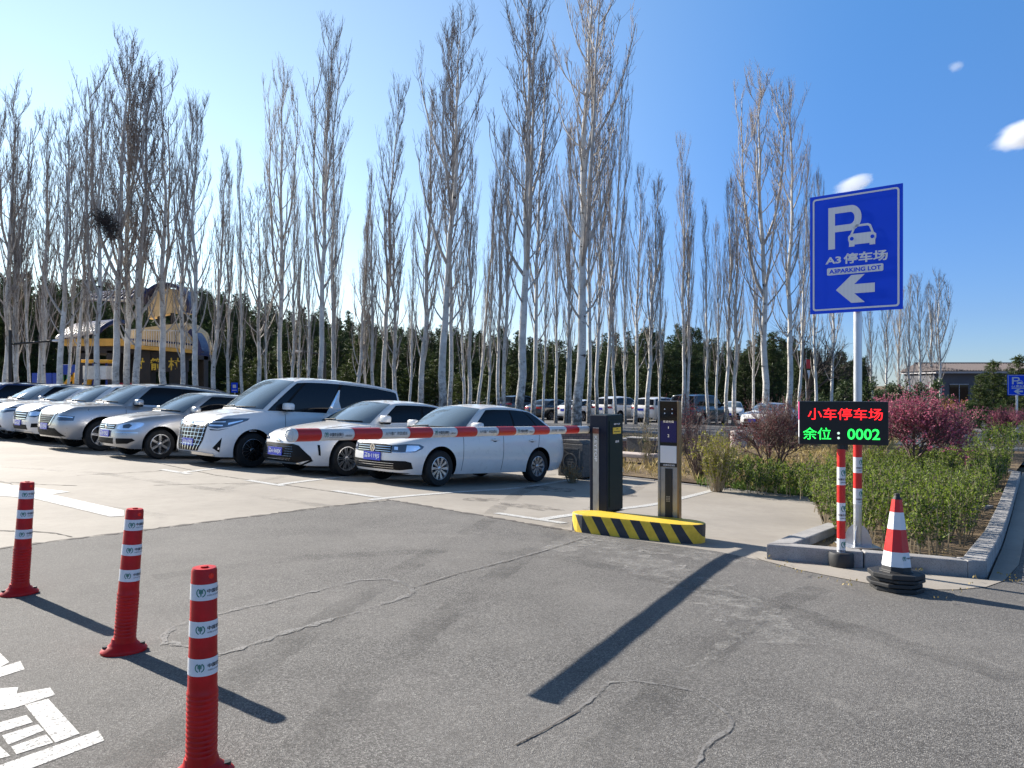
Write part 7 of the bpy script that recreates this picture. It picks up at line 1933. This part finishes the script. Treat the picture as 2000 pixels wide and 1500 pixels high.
def long_building():
    d = 84.0; x0 = (1822 - 1000) / 1500 * d; x1 = x0 + 40; z = lambda py: CAMH - (py - HZ) / 1500 * d
    b = Vector(((x0 + x1) / 2, d, terr(x0 + 12, d))); t = thing("long_building", "long low building with a brown ribbed roof and pale fascia at the right", "building", Matrix.Translation(b))
    L = x1 - x0; h = z(729) - b.z
    rf = grime("brown_roof_tiles", (.1, .08, .082), .6, .2, 2); fa = grime("pale_grey_fascia", (.42, .41, .43), .6, .1, 2); wl = grime("grey_building_wall", (.1, .1, .115), .8, .2, 1)
    c = MB(); c.box((0, 3.5, h / 2 - .3), (L - .6, 6.4, h + .6)); c.build("wall", wl, t)
    c = MB(); c.box((0, 3.2, h + .12), (L, 7.6, .26)); c.build("fascia", fa, t)
    zr = z(709) - b.z; hr = h + .25
    c = MB(); c.add([(-L / 2 - .2, -.8, hr), (L / 2 + .2, -.8, hr), (L / 2 + .2, 3.4, zr), (-L / 2 - .2, 3.4, zr), (-L / 2 - .2, 7.2, hr), (L / 2 + .2, 7.2, hr)], [(0, 1, 2, 3), (3, 2, 5, 4), (0, 3, 4), (1, 5, 2)]); ro = c.build("roof", rf, t)
    c = MB(); k = -L / 2
    while k < L / 2: c.tube([(k, -.84, hr + .04), (k, 3.4, zr + .05)], .055, 6); k += .3
    c.build("roof_rib", rf, ro); c = MB(); c.tube([(-L / 2 - .2, 3.4, zr + .05), (L / 2 + .2, 3.4, zr + .05)], .12, 8); c.build("ridge", rf, ro)
    for k in range(8):
        x = -L / 2 + 3 + k * 4.6; c = MB(); c.box((x, .28, h * .5), (2.0, .08, h * .5)); w = c.build("window", M_['glass'], t); c = MB(); c.box((x, .22, h * .76), (2.1, .08, .08)); c.box((x, .22, h * .24), (2.1, .08, .08)); c.box((x, .22, h * .5), (.06, .08, h * .5)); c.build("frame", fa, w)
long_building()
def banner():
    d = 60; b = AT(1574, d); t = thing("red_feather_banner", "small red and white feather flag beside the black leafless tree", "flag", Matrix.Translation(b)); z = lambda py: CAMH - (py - HZ) / 1500 * d - b.z
    c = MB(); c.tube([(0, 0, 0), (0, 0, z(703))], .03, 6); c.build("pole", M_['galv'], t); c = MB(); c.box((.18, 0, z(711)), (.34, .02, .7)); c.build("flag_cloth", M_['red'], t); c = MB(); c.box((.16, 0, z(732)), (.3, .02, .7)); c.build("flag_cloth", M_['white'], t)
banner()

# ---------------------------------------------------------------- small fair-weather clouds, far off
def cloud(px, py, rx, ry, tilt, dist, seed, dens):
    m = bpy.data.materials.new("cloud_vapour"); m.use_nodes = True; t = m.node_tree; t.nodes.clear()
    nd = lambda k: t.nodes.new(k); lk = t.links.new
    pv, ot, tc = nd("ShaderNodeVolumePrincipled"), nd("ShaderNodeOutputMaterial"), nd("ShaderNodeTexCoord")
    nz = nd("ShaderNodeTexNoise"); nz.noise_dimensions = '4D'; nz.inputs['W'].default_value = seed; nz.inputs['Scale'].default_value = 1.7; nz.inputs['Detail'].default_value = 6; nz.inputs['Roughness'].default_value = .6
    gr = nd("ShaderNodeTexGradient"); gr.gradient_type = 'SPHERICAL'
    ad = nd("ShaderNodeMath"); ad.operation = 'ADD'; rp = nd("ShaderNodeMapRange"); rp.inputs[1].default_value = .78; rp.inputs[2].default_value = 1.15; rp.inputs[4].default_value = dens
    lk(tc.outputs['Object'], nz.inputs['Vector']); lk(tc.outputs['Object'], gr.inputs['Vector']); lk(nz.outputs['Fac'], ad.inputs[0]); lk(gr.outputs['Fac'], ad.inputs[1])
    lk(ad.outputs[0], rp.inputs[0]); lk(rp.outputs[0], pv.inputs['Density']); lk(pv.outputs[0], ot.inputs['Volume'])
    pv.inputs['Color'].default_value = (.99, .99, .99, 1); pv.inputs['Anisotropy'].default_value = 0.0
    mb = MB(); v, f = superell(1, 1, 1, 1.0, 14, 24); mb.add(v, f); o = mb.build("cloud", m, smooth=180); k = dist / 1500
    o.matrix_world = Matrix.Translation(((px - 1000) / 1500 * dist, dist, CAMH + (HZ - py) / 1500 * dist)) @ Matrix.Rotation(-tilt, 4, 'Y') @ Matrix.Diagonal((rx * k, ry * k * 1.2, ry * k, 1))
    return tag(o, kind='structure')
cloud(2000, 262, 95, 42, .38, 3000, 1.3, .02)
cloud(1668, 362, 60, 26, .35, 3000, 2.6, .02)
cloud(1868, 130, 22, 16, .5, 3000, 4.1, .008)
